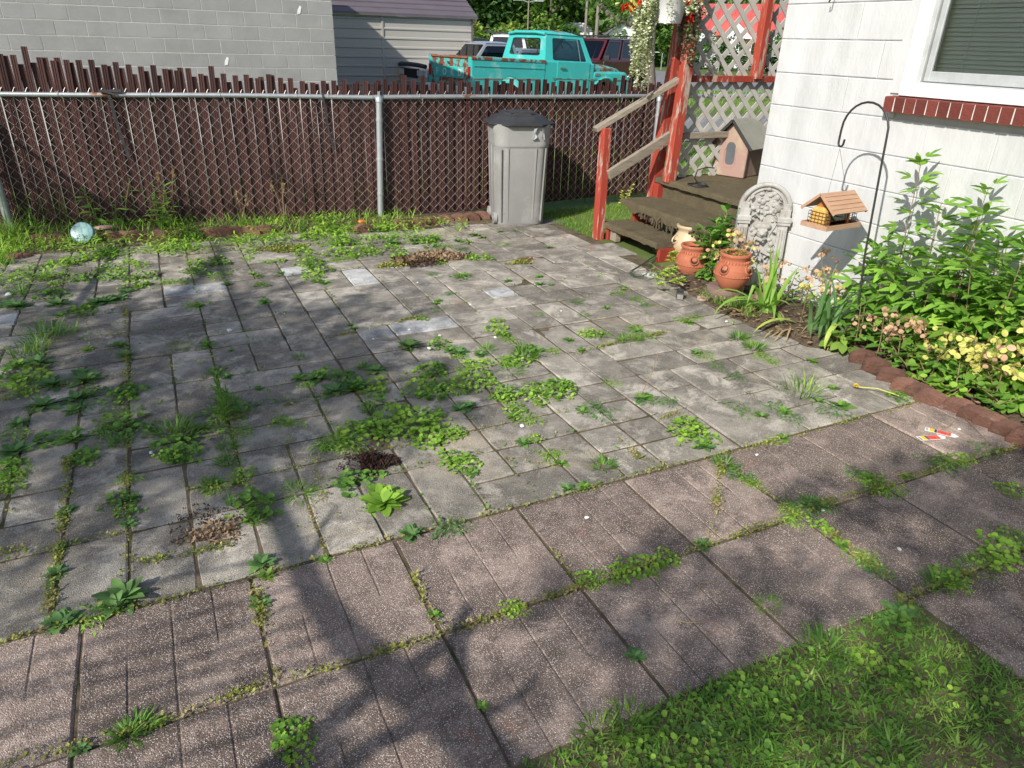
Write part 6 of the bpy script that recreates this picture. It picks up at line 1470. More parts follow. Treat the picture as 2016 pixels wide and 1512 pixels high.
def iris(p, lab, specs, mat):
    th = thing('iris_plant', lab, 'iris', tuple(p))
    for (dx, dy, az, L, wd, bend, el, fold) in specs:
        curved_leaf((dx, dy, 0), math.radians(az), L, wd, bend, mat, th, 'leaf', math.radians(el), fold=fold)
    return th
ir = random.Random(6)
I1 = Vector((3.50, 3.27, .02))
sp = []
for (az, L, el, b, f_) in [(100,.46,86,.10,0),(80,.44,88,.12,0),(160,.40,84,.2,0),(20,.48,87,.1,0),(-60,.47,86,.12,0),(140,.40,60,.9,0),(150,.42,48,1.0,0),(170,.50,60,1.3,0),(200,.46,66,.5,.55),(215,.40,70,.5,.6),(230,.38,55,.9,0),(185,.33,52,.7,0),(-100,.36,62,.7,0),(-80,.42,70,.5,.7),(60,.33,65,.5,0),(0,.38,75,.3,0),(240,.3,30,.6,0)]:
    sp.append((ir.uniform(-.05, .05), ir.uniform(-.05, .05), az, L, .036, b, el, f_))
iris(I1, 'iris clump with pale green sword leaves between the fountain and the feeder', sp, 'iris')
I2 = Vector((3.56, 2.86, .02)); sp = []
for k in range(22):
    az = ir.uniform(0, 360); sp.append((ir.uniform(-.07, .07), ir.uniform(-.07, .07), az, ir.uniform(.30, .46), ir.uniform(.022, .032), ir.uniform(.1, .6), ir.uniform(64, 86), 0))
for az in (200, 215, 250): sp.append((0, 0, az, .34, .03, .9, 60, .5))
iris(I2, 'iris clump with blue green blades under the bird feeder pole', sp, 'irisblue')
th = thing('iris_leaf', 'single long yellow green iris leaf lying out over the soil toward the patio', 'leaf', (3.50, 3.02, .03))
curved_leaf((0, 0, .02), math.radians(172), .34, .034, .75, 'lime', th, 'leaf', math.radians(28))
th = thing('iris_leaf', 'pale drooping iris leaf curling down onto the pavers', 'leaf', (3.50, 2.72, .05))
curved_leaf((0, 0, .1), math.radians(200), .22, .032, 1.3, 'lime', th, 'leaf', math.radians(10))
# dead iris leaves on the soil
n = 60; Q = poly_pts([(3.28, 3.7), (3.27, 2.95), (3.45, 2.66), (3.75, 2.66), (3.75, 3.7)], n, 41)
V, F = scatter(BLB, frames(NR.rand(len(Q))*6.28, NR.uniform(-.05, .35, len(Q))), np.column_stack([Q, NR.uniform(.03, .06, len(Q))]), NR.uniform(.06, .18, len(Q)))
link('dead_leaves', npmesh('dead_leaves', V, F, 'deadgrass'), None, kind='stuff')
Q = poly_pts(bedpoly, 1500, 43); leafcloud('leaf_litter', np.column_stack([Q, NR.uniform(.02, .06, len(Q))]), (.015, .045), 'drystem', 45, TINY, el=(-.1, .4))

# honesty (round papery seed pods on branching stems)
podm = {}
def pod_mesh(mat, seed):
    r = random.Random(seed); mb = MB(); n = 10; vs = [(0, 0, .0009)]; 
    for k in range(n):
        a = 2*PI*k/n; vs.append((.020+.020*math.cos(a)*(1.06), .018*math.sin(a), r.uniform(-.001, .001)))
    vs[0] = (.020, 0, .002); vs.append((.020, 0, -.0018)); fs = [(0, 1+k, 1+(k+1) % n) for k in range(n)]+[(n+1, 1+(k+1) % n, 1+k) for k in range(n)]
    vs += [(-.008, .0006, 0), (-.008, -.0006, 0), (.001, -.0006, 0), (.001, .0006, 0)]; o = n+2; fs.append((o, o+1, o+2, o+3)); mb.add(vs, fs); return mb.mesh('seed_pod', mat)
for m_ in ('podyellow', 'podtan'): podm[m_] = [pod_mesh(m_, i) for i in range(3)]
hr2 = random.Random(61)
def honesty(p, lab, h, nb, npod, mat, lean=(0, 0), size=1.0, spread=.16, mixed=None, top=None):
    th = thing('honesty_plant', lab, 'seed pod plant', tuple(p))
    lean = Vector((lean[0], lean[1], 0)); axis = []
    for k in range(5):
        t = k/4; axis.append(Vector((lean.x*t*t, lean.y*t*t, h*t)))
    sm = MB(); sm.tube(axis, [.004, .0035, .003, .0025, .0018], 5)
    for b in range(nb):
        t = hr2.uniform(.45, 1.0); base = Vector((lean.x*t*t, lean.y*t*t, h*t)); az = b*2.4+hr2.uniform(-.4, .4); L = spread*hr2.uniform(.5, 1.1)
        end = base+Vector((math.cos(az)*L, math.sin(az)*L, hr2.uniform(-.10, .35)*L)); mid = base.lerp(end, .55)+Vector((0, 0, .02))
        sm.tube([base, mid, end], [.0016, .0013, .0009], 4)
        for q in range(npod):
            tt = hr2.uniform(.25, 1.05); pp = (base.lerp(mid, tt/.55) if tt < .55 else mid.lerp(end, (tt-.55)/.45))
            m2 = mat if (mixed is None or hr2.random() > .35) else mixed
            link('seed_pod', hr2.choice(podm[m2]), th, pp+Vector((hr2.uniform(-.012, .012), hr2.uniform(-.012, .012), hr2.uniform(-.022, .004))), (hr2.uniform(.6, 1.9), hr2.uniform(-.5, .9), hr2.uniform(0, 6.28)), scl=(size*hr2.uniform(.5, .82),)*3)
    link('stem', sm.mesh('stem', 'drystem', 60), th)
def H(x, y, h, nb, npod, mat, lab, **k): honesty((x, y, .03), lab, h, nb, npod, mat, **k)
H(3.62, 3.72, .44, 11, 5, 'podtan', 'tan seed pod plant in front of the stone fountain', lean=(-.04, -.02), mixed='podyellow', spread=.15)
H(3.58, 3.84, .36, 6, 4, 'podyellow', 'yellow seed pod sprig leaning over the mossy strawberry jar', lean=(-.14, -.08), spread=.12)
H(3.74, 3.06, .44, 8, 5, 'podtan', 'brown pink seed pods rising behind the pale iris leaves', lean=(-.05, .05), spread=.12)
H(3.54, 3.02, .30, 7, 4, 'podyellow', 'small yellow pod cluster hanging between the two iris clumps', lean=(-.06, -.06), mixed='podtan', spread=.12)
H(3.62, 2.50, .28, 11, 5, 'podtan', 'dense tan papery pods behind the first bed edging bricks', lean=(-.05, .0), spread=.15)
H(3.66, 2.26, .30, 10, 5, 'podtan', 'tan and pale pods above the middle edging bricks', lean=(-.08, 0), mixed='podyellow', spread=.14)
H(3.66, 2.08, .27, 12, 5, 'podyellow', 'large yellow green pods drooping over the bed edging near the tags', lean=(-.12, 0), size=1.2, spread=.16)
H(3.68, 1.90, .24, 12, 5, 'podyellow', 'low yellow pods at the bend of the bed edging', lean=(-.10, .02), size=1.25, spread=.16)
H(3.72, 1.72, .44, 13, 5, 'podyellow', 'tall mass of yellow round pods at the right edge of the picture', lean=(-.06, -.04), size=1.2, spread=.17)
H(3.68, 1.60, .30, 12, 5, 'podyellow', 'bright yellow pods at the right edge low over the dark bricks', lean=(-.08, 0), size=1.25, spread=.16)
H(3.84, 2.28, .42, 6, 4, 'podyellow', 'few pale yellow pods among the leaves before the white wall', lean=(-.02, 0), spread=.12, mixed='podtan')
H(3.55, 3.70, .40, 11, 6, 'podtan', 'tan and yellow pods hiding the fountain foot behind the mossy jar', lean=(-.05, .02), mixed='podyellow', spread=.17)
H(3.60, 3.35, .36, 8, 5, 'podtan', 'thin stemmed tan pods among the pale iris blades', lean=(-.02, .03), spread=.15)
H(3.66, 2.92, .36, 9, 5, 'podtan', 'tan pods over the blue green iris clump', lean=(-.04, .03), mixed='podyellow', spread=.15)
H(3.60, 2.36, .24, 11, 5, 'podtan', 'low tan pods over the first edging bricks of the bed', lean=(-.06, 0), spread=.15)
H(3.62, 1.98, .34, 12, 6, 'podyellow', 'upper yellow pods beside the young maple seedling', lean=(-.04, 0), size=1.1, spread=.16)
H(3.60, 1.80, .34, 14, 6, 'podyellow', 'crowded yellow pods above the dark edging bricks', lean=(-.06, 0), size=1.15, mixed='podtan', spread=.18)
H(3.66, 1.50, .42, 12, 5, 'podyellow', 'yellow pods cut off by the right edge of the picture', lean=(-.06, 0), size=1.2, spread=.17)
# leafy shrub against the wall, many canes
def shrub(p, lab, canes, tm, mat, s0, name='leafy_shrub', cat_='shrub', n=9, seed=1):
    th = thing(name, lab, cat_, tuple(p)); r = np.random.RandomState(seed); ps = []
    for (dx, dy, h, lx, ly) in canes:
        a = Vector((dx, dy, 0)); b = Vector((dx+lx, dy+ly, h)); mid = a.lerp(b, .5)+Vector((-lx*.15, -ly*.15, 0))
        mb = MB(); mb.tube([a, mid, b], [.0045, .0035, .0018], 5); link('cane', mb.mesh('cane', 'drystem', 60), th)
        m = int(n*h/.3)+4; t = np.linspace(.18, 1, m); P = np.array([a.lerp(mid, q*2) if q < .5 else mid.lerp(b, q*2-1) for q in t])
        az = np.arange(m)*2.5+r.rand()*6; S = s0*(1.15-.5*t)*r.uniform(.8, 1.2, m)
        pet = .035*(1.1-t)
        P2 = P+np.stack([np.cos(az)*pet, np.sin(az)*pet, np.zeros(m)], 1)
        V, F = scatter(tm, frames(az, -.15+.9*t**3+r.uniform(-.25, .25, m), r.uniform(-.4, .4, m)), P2, S)
        link('foliage', npmesh('foliage', V, F, mat), th)
    return th
def canes(n, sx, sy, h0, h1, seed, lean=.1):
    r = random.Random(seed); return [(r.uniform(-sx, sx), r.uniform(-sy, sy), r.uniform(h0, h1), r.uniform(-lean, lean*.4), r.uniform(-lean, lean)) for _ in range(n)]
def wz(u, v, x=3.85): return onx(u, v, x)
c1 = [(-.02, .02, 1.06, .0, .04), (.03, -.12, .86, -.02, .02), (.02, -.28, .98, .0, -.04), (-.04, -.36, .84, -.02, -.02), (.0, .1, .55, -.03, .1)]
shrub((3.83, 2.62, .02), 'tall leafy cane plant climbing the white wall right of the hook pole', c1+canes(7, .07, .22, .35, .62, 3), C3, 'shrub', .18, n=9, seed=2)
shrub((3.83, 2.20, .02), 'dense bramble like leaves against the wall below the brick sill', canes(13, .08, .20, .42, .80, 5), C3, 'shrub', .18, n=9, seed=3)
shrub((3.84, 1.78, .02), 'leafy canes at the right edge against the wall', [(.0, .10, .92, .0, .02), (.02, -.02, .86, .0, -.02)]+canes(10, .08, .22, .3, .62, 7), C3, 'shrub', .17, n=9, seed=4)
shrub((3.70, 2.06, .02), 'young maple seedling with lobed bright leaves among the yellow pods', [(-.02, .0, .38, -.02, .03), (.02, -.08, .42, .0, -.02), (-.03, .1, .32, -.04, .03), (0, -.16, .36, 0, -.05)], LB, 'leafA', .11, 'maple_seedling', 'seedling', 7, 6)
shrub((3.74, 1.62, .02), 'low broad leaves under the pods at the right edge', canes(9, .1, .2, .15, .36, 17), OV, 'shrub', .10, n=10, seed=8)
shrub((3.66, 2.46, .02), 'dark low leaves behind the first bed edging bricks', canes(9, .08, .18, .10, .28, 11), OV, 'leafB', .075, n=14, seed=9)
shrub((3.62, 2.18, .02), 'dark low leaves filling the bed behind the middle edging bricks', canes(9, .07, .18, .10, .26, 12), OV, 'leafB', .075, n=14, seed=10)
shrub((3.60, 1.88, .02), 'heart shaped leaves spilling over the bed edging near the plant tags', canes(9, .07, .14, .08, .2, 13, .14), RD, 'leafB', .06, n=14, seed=11)
shrub((3.50, 2.02, .01), 'round leaves lying over the edging bricks where the bed bends', canes(6, .05, .08, .05, .10, 14, .1), RD, 'leafA', .055, n=18, seed=12)
shrub((3.78, 3.45, .02), 'low mixed green leaves between fountain foot and white wall', canes(8, .1, .22, .08, .25, 15), OV, 'leafB', .06, n=12, seed=13)
shrub((3.52, 2.68, .02), 'small broad leaved plant at the end of the bed edging', canes(5, .05, .06, .08, .16, 19), OVW, 'leafB', .085, n=10, seed=21)
# hydrangea like plant between the jars, lime sedum
shrub((3.80, 4.12, .0), 'bushy pointed leaf plant growing between the jars and the steps', [(0, 0, .52, 0, .0)]+canes(22, .13, .14, .26, .46, 16, .10), OV, 'leafB', .125, n=12, seed=14)
shrub((3.62, 3.98, .0), 'low heart leaved plant between the two terracotta jars', canes(6, .05, .05, .08, .16, 18, .06), OVW, 'leafB', .08, n=12, seed=22)
def sedum(u, v, lab, s, seed, z=0):
    p = at(u, v); th = thing('lime_sedum', lab, 'succulent', (p.x, p.y, z)); r = np.random.RandomState(seed); ps = []
    for q in range(26):
        a = r.rand()*6.28; rad = math.sqrt(r.rand())*s; h = (1-(rad/s)**2)*s*1.3*r.uniform(.6, 1)+.04; n = 12
        az = np.arange(n)*2.4; ps.append(scatter(OV, frames(az, np.linspace(1.2, .1, n)), np.tile([rad*math.cos(a), rad*math.sin(a), h], (n, 1)), np.linspace(.014, .034, n)))
    V, F = join(ps); link('foliage', npmesh('foliage', V, F, 'lime'), th)
sedum(1318, 572, 'mound of bright lime succulent rosettes left of the terracotta jar', .12, 3)
sedum(1306, 505, 'smaller lime succulent clump in front of the cream jar', .075, 4)
sedum(1326, 530, 'lime succulent rosettes between the cream jar and the lower clump', .06, 5, .03)
shrub((3.36, 4.30, .0), 'sprawling low weed between the green wire and the lime plants', canes(6, .06, .06, .04, .09, 28, .1), OVT, 'leafB', .05, n=20, seed=31)
Q = poly_pts([(3.30, 3.75), (3.45, 3.75), (3.55, 3.40), (3.35, 3.2)], 900, 47)
V, F = scatter(BLS, frames(NR.rand(len(Q))*6.28, NR.uniform(.6, 1.4, len(Q))), np.column_stack([Q, np.full(len(Q), .02)]), NR.uniform(.04, .11, len(Q)))
link('bed_grass', npmesh('bed_grass', V, F, 'lawn'), None, kind='stuff')
leafcloud('jar_moss', np.vstack([np.array([[pb.x+.07*math.cos(a), pb.y+.02+.07*math.sin(a), .105+.245+NR.uniform(-.01, .015)] for a in NR.rand(260)*6.28]), np.array([[pb.x+NR.uniform(-.05, .05), pb.y+.02+NR.uniform(-.05, .05), .105+.225] for _ in range(200)])]), (.008, .02), 'moss', 51)

# ================================================================== HANGING BASKET
BX = onx(1318, 26, 4.05)
hb_ = thing('hanging_planter', 'white hanging planter with silver trailing foliage and red begonia flowers', 'hanging planter', tuple(BX))
mb = MB(); mb.lathe([(.100, -.075), (.140, .10), (.148, .105), (.148, .125), (.134, .125), (.12, .08)], 28, (0, 0, 0)); mb.add([(.100*math.cos(2*PI*k/28), .100*math.sin(2*PI*k/28), -.075) for k in range(28)], [tuple(range(28))]); part('pot', mb, 'planter', hb_, 50)
for k in range(12):
    a = 2*PI*k/12; mb = MB(); mb.bar((.088*math.cos(a), .088*math.sin(a), -.045), (.126*math.cos(a), .126*math.sin(a), .095), .006, .006, up=(0, 0, 1)); part('pot_rib', mb, 'planter', hb_)
for a in (0, 2.1, 4.2):
    mb = MB(); mb.tube([(.125*math.cos(a), .125*math.sin(a), .12), (0, 0, .75)], .002, 4); part('hanger', mb, 'vinyl', hb_)
mb = MB(); mb.lathe([(.0001, .11), (.118, .11)], 20); part('soil', mb, 'darksoil', hb_)
tr = np.random.RandomState(71)
def trails(n, az0, az1, L0, L1, mat, seed, s=.024):
    r = np.random.RandomState(seed); sm = MB(); ps = []
    for q in range(n):
        a = r.uniform(az0, az1); L = r.uniform(L0, L1); pts = []; wq = r.uniform(.05, .19); x, y = .10*math.cos(a), .10*math.sin(a)
        for k in range(12):
            t = k/11; rad = .10+wq*min(1, t*4)+.02*math.sin(t*9+q); pts.append(Vector((rad*math.cos(a)+.015*math.sin(t*13+q), rad*math.sin(a)+.012*math.cos(t*11+q), .13+.03*math.sin(min(1, t*4)*PI)-L*max(0, t-.08))))
        sm.tube(pts, .0013, 3, False)
        m = int(L*95)+8; tt = r.rand(m)*11; P = np.array([pts[int(q2)].lerp(pts[min(11, int(q2)+1)], q2 % 1) for q2 in tt])
        ps.append(scatter(RD, frames(r.rand(m)*6.28, r.uniform(-.9, .5, m), r.uniform(-.6, .6, m)), P, s*r.uniform(.6, 1.2, m)))
    V, F = join(ps); link('trailing_foliage', npmesh('trailing_foliage', V, F, mat), hb_, kind='stuff'); link('trailing_stems', sm.mesh('trailing_stems', 'drystem'), hb_, kind='stuff')
trails(64, 1.9, 3.45, .25, .68, 'silverleaf', 1)
trails(16, 2.5, 3.4, .50, .80, 'silverleaf', 2)
trails(26, -.9, .4, .15, .58, 'darkleaf', 3)
trails(7, 3.9, 5.4, .06, .24, 'silverleaf', 4)
def begonia(az, L, drop, nfl, seed, warm=False):
    r = np.random.RandomState(seed); sm = MB(); d = Vector((math.cos(az), math.sin(az), 0)); pts = [Vector((0, 0, .16))+d*.05]
    for k in range(1, 7):
        t = k/6; pts.append(d*(.05+L*t)+Vector((0, 0, .18+.05*math.sin(t*2.2)-drop*t*t)))
    sm.tube(pts, [.004, .0038, .0034, .003, .0026, .0022, .0018], 5); link('stem', sm.mesh('stem', 'drystem', 60), hb_)
    n = 16; t = r.rand(n)*6; P = np.array([pts[int(q)].lerp(pts[min(6, int(q)+1)], q % 1) for q in t])
    V, F = scatter(OV, frames(r.rand(n)*6.28, r.uniform(-1.1, .2, n)), P, r.uniform(.05, .095, n)); link('leaf', npmesh('leaf', V, F, 'podyellow' if warm else 'leafA'), hb_, kind='stuff')
    for q in range(nfl):
        t = r.uniform(2.5, 6); c = pts[int(t)].lerp(pts[min(6, int(t)+1)], t % 1)+Vector((r.uniform(-.02, .02), r.uniform(-.02, .02), -r.uniform(.02, .07))); m = 9
        V, F = scatter(OV, frames(r.rand(m)*6.28, r.uniform(-1.5, -.5, m)), np.tile(list(c), (m, 1)), r.uniform(.035, .06, m)); link('flower', npmesh('flower', V, F, 'redflower'), hb_)
RA = math.atan2(R0.y, R0.x)
begonia(RA, .16, .34, 5, 1); begonia(RA+.15, .20, .40, 5, 11); begonia(RA+.5, .20, .30, 3, 2); begonia(RA-.3, .14, .22, 2, 3); begonia(RA+.2, .22, .16, 2, 8)
begonia(RA+PI, .30, .18, 4, 4, True); begonia(RA+PI-.35, .34, .06, 4, 5, True); begonia(RA+PI+.3, .30, .12, 3, 6, True); begonia(RA+PI, .38, .16, 4, 7, True)

# ================================================================== BEYOND THE FENCE
CY = 13.5
cmu = thing('block_building', 'grey concrete block building wall behind the left fence', 'building', (2.0, CY, 0))
cx1 = ony(657, 60, CY).x
mb = MB(); mb.box((-9, CY+.0055, -.1), (cx1-.012, CY+.25, 3.9)); part('wall_core', mb, 'mortar', cmu, None, True)
mb = MB(); mb.box((cx1-.25, CY+.25, -.1), (cx1-.012, CY+6, 3.9)); part('wall_core', mb, 'mortar', cmu, None, True)
mb = MB(); mb.box((-9.1, CY-.05, 3.9), (cx1+.05, CY+6, 4.0)); part('coping', mb, 'mortar', cmu, None, True)
cmr = random.Random(2); cb = {}
for L_ in (.3995, .194):
    m = MB(); m.chbox((L_/2, .012, .0965), .003, Matrix.Rotation(PI/2, 4, 'X') @ Matrix.Scale(1, 4)) if False else m.box((-L_/2, 0, -.0965), (L_/2, .02, .0965)); cb[L_] = m.mesh('block', 'cmu')
zt = ony(645, 83, CY).z
nb_ = 0
for k in range(-9, 9):
    z = zt+.206*k+.103
    if z < 0: continue
    x = cx1; first = True
    while x > -8.9:
        L_ = .194 if (first and k % 2) else .3995; first = False
        c = Vector((x-L_/2, CY+cmr.uniform(0, .002), z))
        if inview(c, 150) and z > .7 and nb_ < 290: link('block', cb[L_], cmu, c-cmu.location); nb_ += 1
        x -= L_+.0125
for (u, v, rz) in ((588, 20, .5), (445, 121, -.6)):
    p = ony(u, v, CY); mb = MB(); mb.prism([(-.03, -.06), (.02, -.05), (.05, .05), (.02, .07), (-.02, .0)], 0, .002, lambda a, b, d: Vector((a, -d-.003, b))); o = part('paint_mark', mb, 'tagwhite', cmu); o.location = p-cmu.location
# metal shed
SY = 20.5; sx1 = ony(930, 38, SY).x; ez = ony(930, 38, SY).z
shed = thing('metal_shed', 'tan ribbed metal shed with brown metal roof beside the block building', 'shed', (6.5, SY, 0))
mb = MB(); mb.box((1.5, SY, -.1), (sx1, SY+7, ez)); part('wall', mb, 'shedwall', shed, None, True)
z = -.02
rb = MB(); rb.prism([(0, -.035), (-.02, -.018), (-.02, .018), (0, .035)], 1.5-6.5, sx1-6.5, lambda a, b, d: Vector((d, a, b))); rbm = rb.mesh('wall_rib', 'shedwall')
while z < ez-.05:
    link('wall_rib', rbm, shed, (0, -.001, z)); z += .2286
for x in (sx1-.04, ony(746+110, 60, SY).x-1.5):
    mb = MB(); mb.box((x, SY-.03, -.1), (x+.05, SY+.02, ez)); part('corner_trim', mb, 'shedroof' if x > 8 else 'shedwall', shed, None, True)
sl2 = .53; RW = 4.2
mb = MB(); vs = []
for (y, z) in ((SY-.12, ez-.0), (SY+RW, ez+RW*sl2)): vs += [(1.3, y, z), (sx1+.12, y, z), (1.3, y, z+.05), (sx1+.12, y, z+.05)]
mb.add(vs, [(0,4,5,1),(2,3,7,6),(0,1,3,2),(4,6,7,5),(1,5,7,3),(0,2,6,4)]); part('roof', mb, 'shedroof', shed, None, True)
for k in range(17):
    t = k*.25; mb = MB(); mb.bar((1.3, SY-.1+t, ez+.06+t*sl2), (sx1+.12, SY-.1+t, ez+.06+t*sl2), .04, .025); part('roof_rib', mb, 'shedroof', shed, None, True)
mb = MB(); mb.prism([(SY, ez), (SY+RW, ez+RW*sl2), (SY+7, ez)], sx1-.05, sx1-.01, lambda a, b, d: Vector((d, a, b))); part('gable', mb, 'shedwall', shed, None, True)

# ------------------------------------------------------------------ vehicles. local: x forward from the rear, y to the left, z up
def panel_hole(P, u0, u1, v0, v1, r, th, n=4):
    """four corners P00,P10,P11,P01; ring of sheet around a rounded opening. returns MB, glass polygon"""
    P = [Vector(p) for p in P]; Bl = lambda u, v: (P[0]*(1-u)+P[1]*u)*(1-v)+(P[3]*(1-u)+P[2]*u)*v
    nrm = (P[1]-P[0]).cross(P[3]-P[0]).normalized()*th
    inner = []; outer = []
    for ci, (cu, cv, a0) in enumerate(((u1-r, v1-r, 0), (u0+r, v1-r, 90), (u0+r, v0+r, 180), (u1-r, v0+r, 270))):
        for k in range(n+1):
            a = math.radians(a0+90*k/n); inner.append(Bl(cu+r*math.cos(a), cv+r*math.sin(a)))
            c = ((1, 1), (0, 1), (0, 0), (1, 0))[ci]
            t = k/n-.5
            outer.append(Bl(*c))
    m = len(inner); mb = MB()
    vs = outer+inner+[p-nrm for p in inner]+[p-nrm for p in outer]
    fs = []
    for i in range(m):
        j = (i+1) % m
        if (outer[i]-outer[j]).length > 1e-6: fs += [(i, j, m+j, m+i), (3*m+j, 3*m+i, 2*m+i, 2*m+j)]
        else: fs += [(i, m+j, m+i), (3*m+i, 2*m+i, 2*m+j)]
        fs.append((m+i, m+j, 2*m+j, 2*m+i))
    mb.add(vs, fs); return mb, [p-nrm*.5 for p in inner]
def frame_glass(par, P, hole, r, th, mat, glass, gname='window', pname='window_frame', trim='black'):
    mb, gp = panel_hole(P, *hole, r, th); o = part(pname, mb, mat, par, 40)
    g_ = MB(); g_.add(gp, [tuple(range(len(gp)))]); link(gname, g_.mesh(gname, glass), o)
    t_ = MB(); t_.tube(gp+[gp[0]], .009, 5, False); link('window_seal', t_.mesh('window_seal', trim), o)
    return o
def cab(par, xb0, xb1, xt0, xt1, zb, zt, wb, wt, mat, glass, crown=.06, holes=None, rearx=None, side_splits=None, th=.035):
    """greenhouse: rear/side/front frames and a domed roof"""
    rb_, rt_ = xb0, xt0
    B = {}; 
    for s_ in (-1, 1): B[s_] = [(xb0, s_*wb, zb), (xb1, s_*wb, zb), (xt1, s_*wt, zt), (xt0, s_*wt, zt)]
    # rear (seen from behind: right side first)
    frame_glass(par, [(xb0, -wb, zb), (xb0, wb, zb), (xt0, wt, zt), (xt0, -wt, zt)][::-1][2:]+[(xb0, -wb, zb), (xb0, wb, zb), (xt0, wt, zt), (xt0, -wt, zt)][::-1][:2] if False else [(xb0, wb, zb), (xb0, -wb, zb), (xt0, -wt, zt), (xt0, wt, zt)], holes['rear'], .07, th, mat, glass, 'rear_window')
    frame_glass(par, [(xb1, -wb, zb), (xb1, wb, zb), (xt1, wt, zt), (xt1, -wt, zt)], holes['front'], .06, th, mat, glass, 'windshield')
    sp = side_splits or [(0, 1)]
    for s_ in (-1, 1):
        P = B[s_]
        for (a, b) in sp:
            lo = Vector(P[0]).lerp(Vector(P[1]), a); lo2 = Vector(P[0]).lerp(Vector(P[1]), b); hi = Vector(P[3]).lerp(Vector(P[2]), a); hi2 = Vector(P[3]).lerp(Vector(P[2]), b)
            q = [lo, lo2, hi2, hi] if s_ == -1 else [lo2, lo, hi, hi2]
            frame_glass(par, q, holes['side'], .06, th, mat, glass, 'side_window')
    # roof
    nx, ny = 8, 8; mb = MB(); vs = []
    for i in range(nx+1):
        for j in range(ny+1):
            u, v = i/nx*2-1, j/ny*2-1; x = (xt0+xt1)/2+(xt1-xt0)/2*u*1.03; y = wt*v*1.03
            vs.append((x, y, zt+crown*(1-u**4)*(1-v**4)-.004))
    mb.add(vs, [(i*(ny+1)+j, (i+1)*(ny+1)+j, (i+1)*(ny+1)+j+1, i*(ny+1)+j+1) for i in range(nx) for j in range(ny)])
    return part('roof', mb, mat, par, 60)
def wheel(par, x, y, r=.36, w_=.2, hub='chrome'):
    s_ = 1 if y > 0 else -1; mb = MB(); mb.lathe([(r*.6, -w_/2), (r*.93, -w_/2), (r, -w_*.35), (r, w_*.35), (r*.93, w_/2), (r*.6, w_/2)], 24)
    mb.v = [(a+x, -c+y, b+r) for a, b, c in mb.v]; o = part('wheel', mb, 'tyre', par, 50)
    k = MB(); k.lathe([(.001, w_*.40), (r*.25, w_*.44), (r*.5, w_*.3), (r*.61, w_*.48)], 20); k.v = [(a+x, s_*c+y, b+r) for a, b, c in k.v]; link('rim', k.mesh('rim', hub, 50), o)
def arch_outline(x0, x1, z0, z1, arches, ra, hood=None):
    """side outline with wheel arches cut at the bottom"""
    pts = [(x0, z0)]
    for ax in arches:
        for k in range(11):
            a = PI-PI*k/10; pts.append((ax+ra*math.cos(a), z0+ra*math.sin(a)*1.02))
    pts.append((x1, z0)); pts += hood if hood else [(x1, z1)]; pts.append((x0, z1)); return pts
def side_prism(par, name, out, y0, y1, mat, bev=.015):
    mb = MB(); mb.prism(out, y0, y1, lambda a, b, d: Vector((a, d, b))); o = part(name, mb, mat, par); bevel(o, bev, 2, 30); return o
def place(par_name, lab, cat_, u, v, z, D, hdg, local, pitch=0):
    """put local point at the pixel ray at view depth D"""
    P = CAM+ray(u, v)*D; h = math.radians(hdg); rot = Matrix.Rotation(h, 3, 'Z')
    o = rot @ Vector((local[0], local[1], 0))
    return thing(par_name, lab, cat_, (P.x-o.x, P.y-o.y, z), rot=(0, math.radians(pitch), h))
# --- turquoise pickup
tk = place('old_pickup_truck', 'rusty turquoise vintage pickup truck parked behind the slatted fence', 'pickup truck', 926, 112, -.03, 16.3, 10.6, (0, -.95), 1.6)
tk.scale = (1.055, 1.02, 1.03)
Wd = .95
for s_ in (-1, 1):
    y0, y1 = (s_*(Wd-.07), s_*Wd)
    out = arch_outline(.0, 2.06, .45, 1.19, [1.08], .40); side_prism(tk, 'bed_side', out, y0, y1, 'turq', .012)
    mb = MB(); mb.prism([(-.075, 0), (.0, 0), (.012, .012), (.012, .055), (-.01, .075), (-.065, .075), (-.085, .06)], 0.0, 2.06, lambda a, b, d: Vector((d, s_*(Wd+a), 1.18+b))); part('bed_rail', mb, 'turqrust', tk)
    mb = MB(); mb.bar((.05, s_*(Wd+.004), 1.06), (2.04, s_*(Wd+.004), 1.06), .018, .012, up=ZZ); part('body_crease', mb, 'turq', tk)
    mb = MB(); mb.bar((.05, s_*(Wd+.004), .80), (1.9, s_*(Wd+.004), .83), .014, .022, up=ZZ); part('side_trim', mb, 'chrome', tk)
mb = MB(); mb.box((.02, -Wd+.07, .55), (2.04, Wd-.07, .60)); part('bed_floor', mb, 'rust', tk)
mb = MB(); mb.box((2.0, -Wd+.07, .58), (2.05, Wd-.07, 1.22)); part('bed_front', mb, 'turq', tk)
mb = MB(); mb.box((-.02, -.80, .56), (.035, .80, 1.235)); o = part('tailgate', mb, 'turqrust', tk); bevel(o, .02, 2)
mb = MB(); mb.box((-.032, -.66, .78), (-.019, .66, 1.02)); o2 = part('tailgate_panel', mb, 'turq', tk); bevel(o2, .01, 2)
mb = MB(); mb.box((-.05, -.80, 1.20), (.035, .80, 1.245)); o = part('tailgate_top', mb, 'rust', tk); bevel(o, .015, 2)
mb = MB(); mb.box((-.045, -.05, 1.085), (-.02, .05, 1.125)); part('tailgate_latch', mb, 'chrome', tk)
for s_ in (-1, 1):
    mb = MB(); mb.box((-.01, s_*.81 if s_ > 0 else -.93, .45), (.06, .93 if s_ > 0 else -.81, 1.24)); part('tail_post', mb, 'turq', tk)
    mb = MB(); mb.box((-.035, s_*.87-.045, .80), (-.009, s_*.87+.045, 1.04)); part('tail_light', mb, 'redlens', tk)
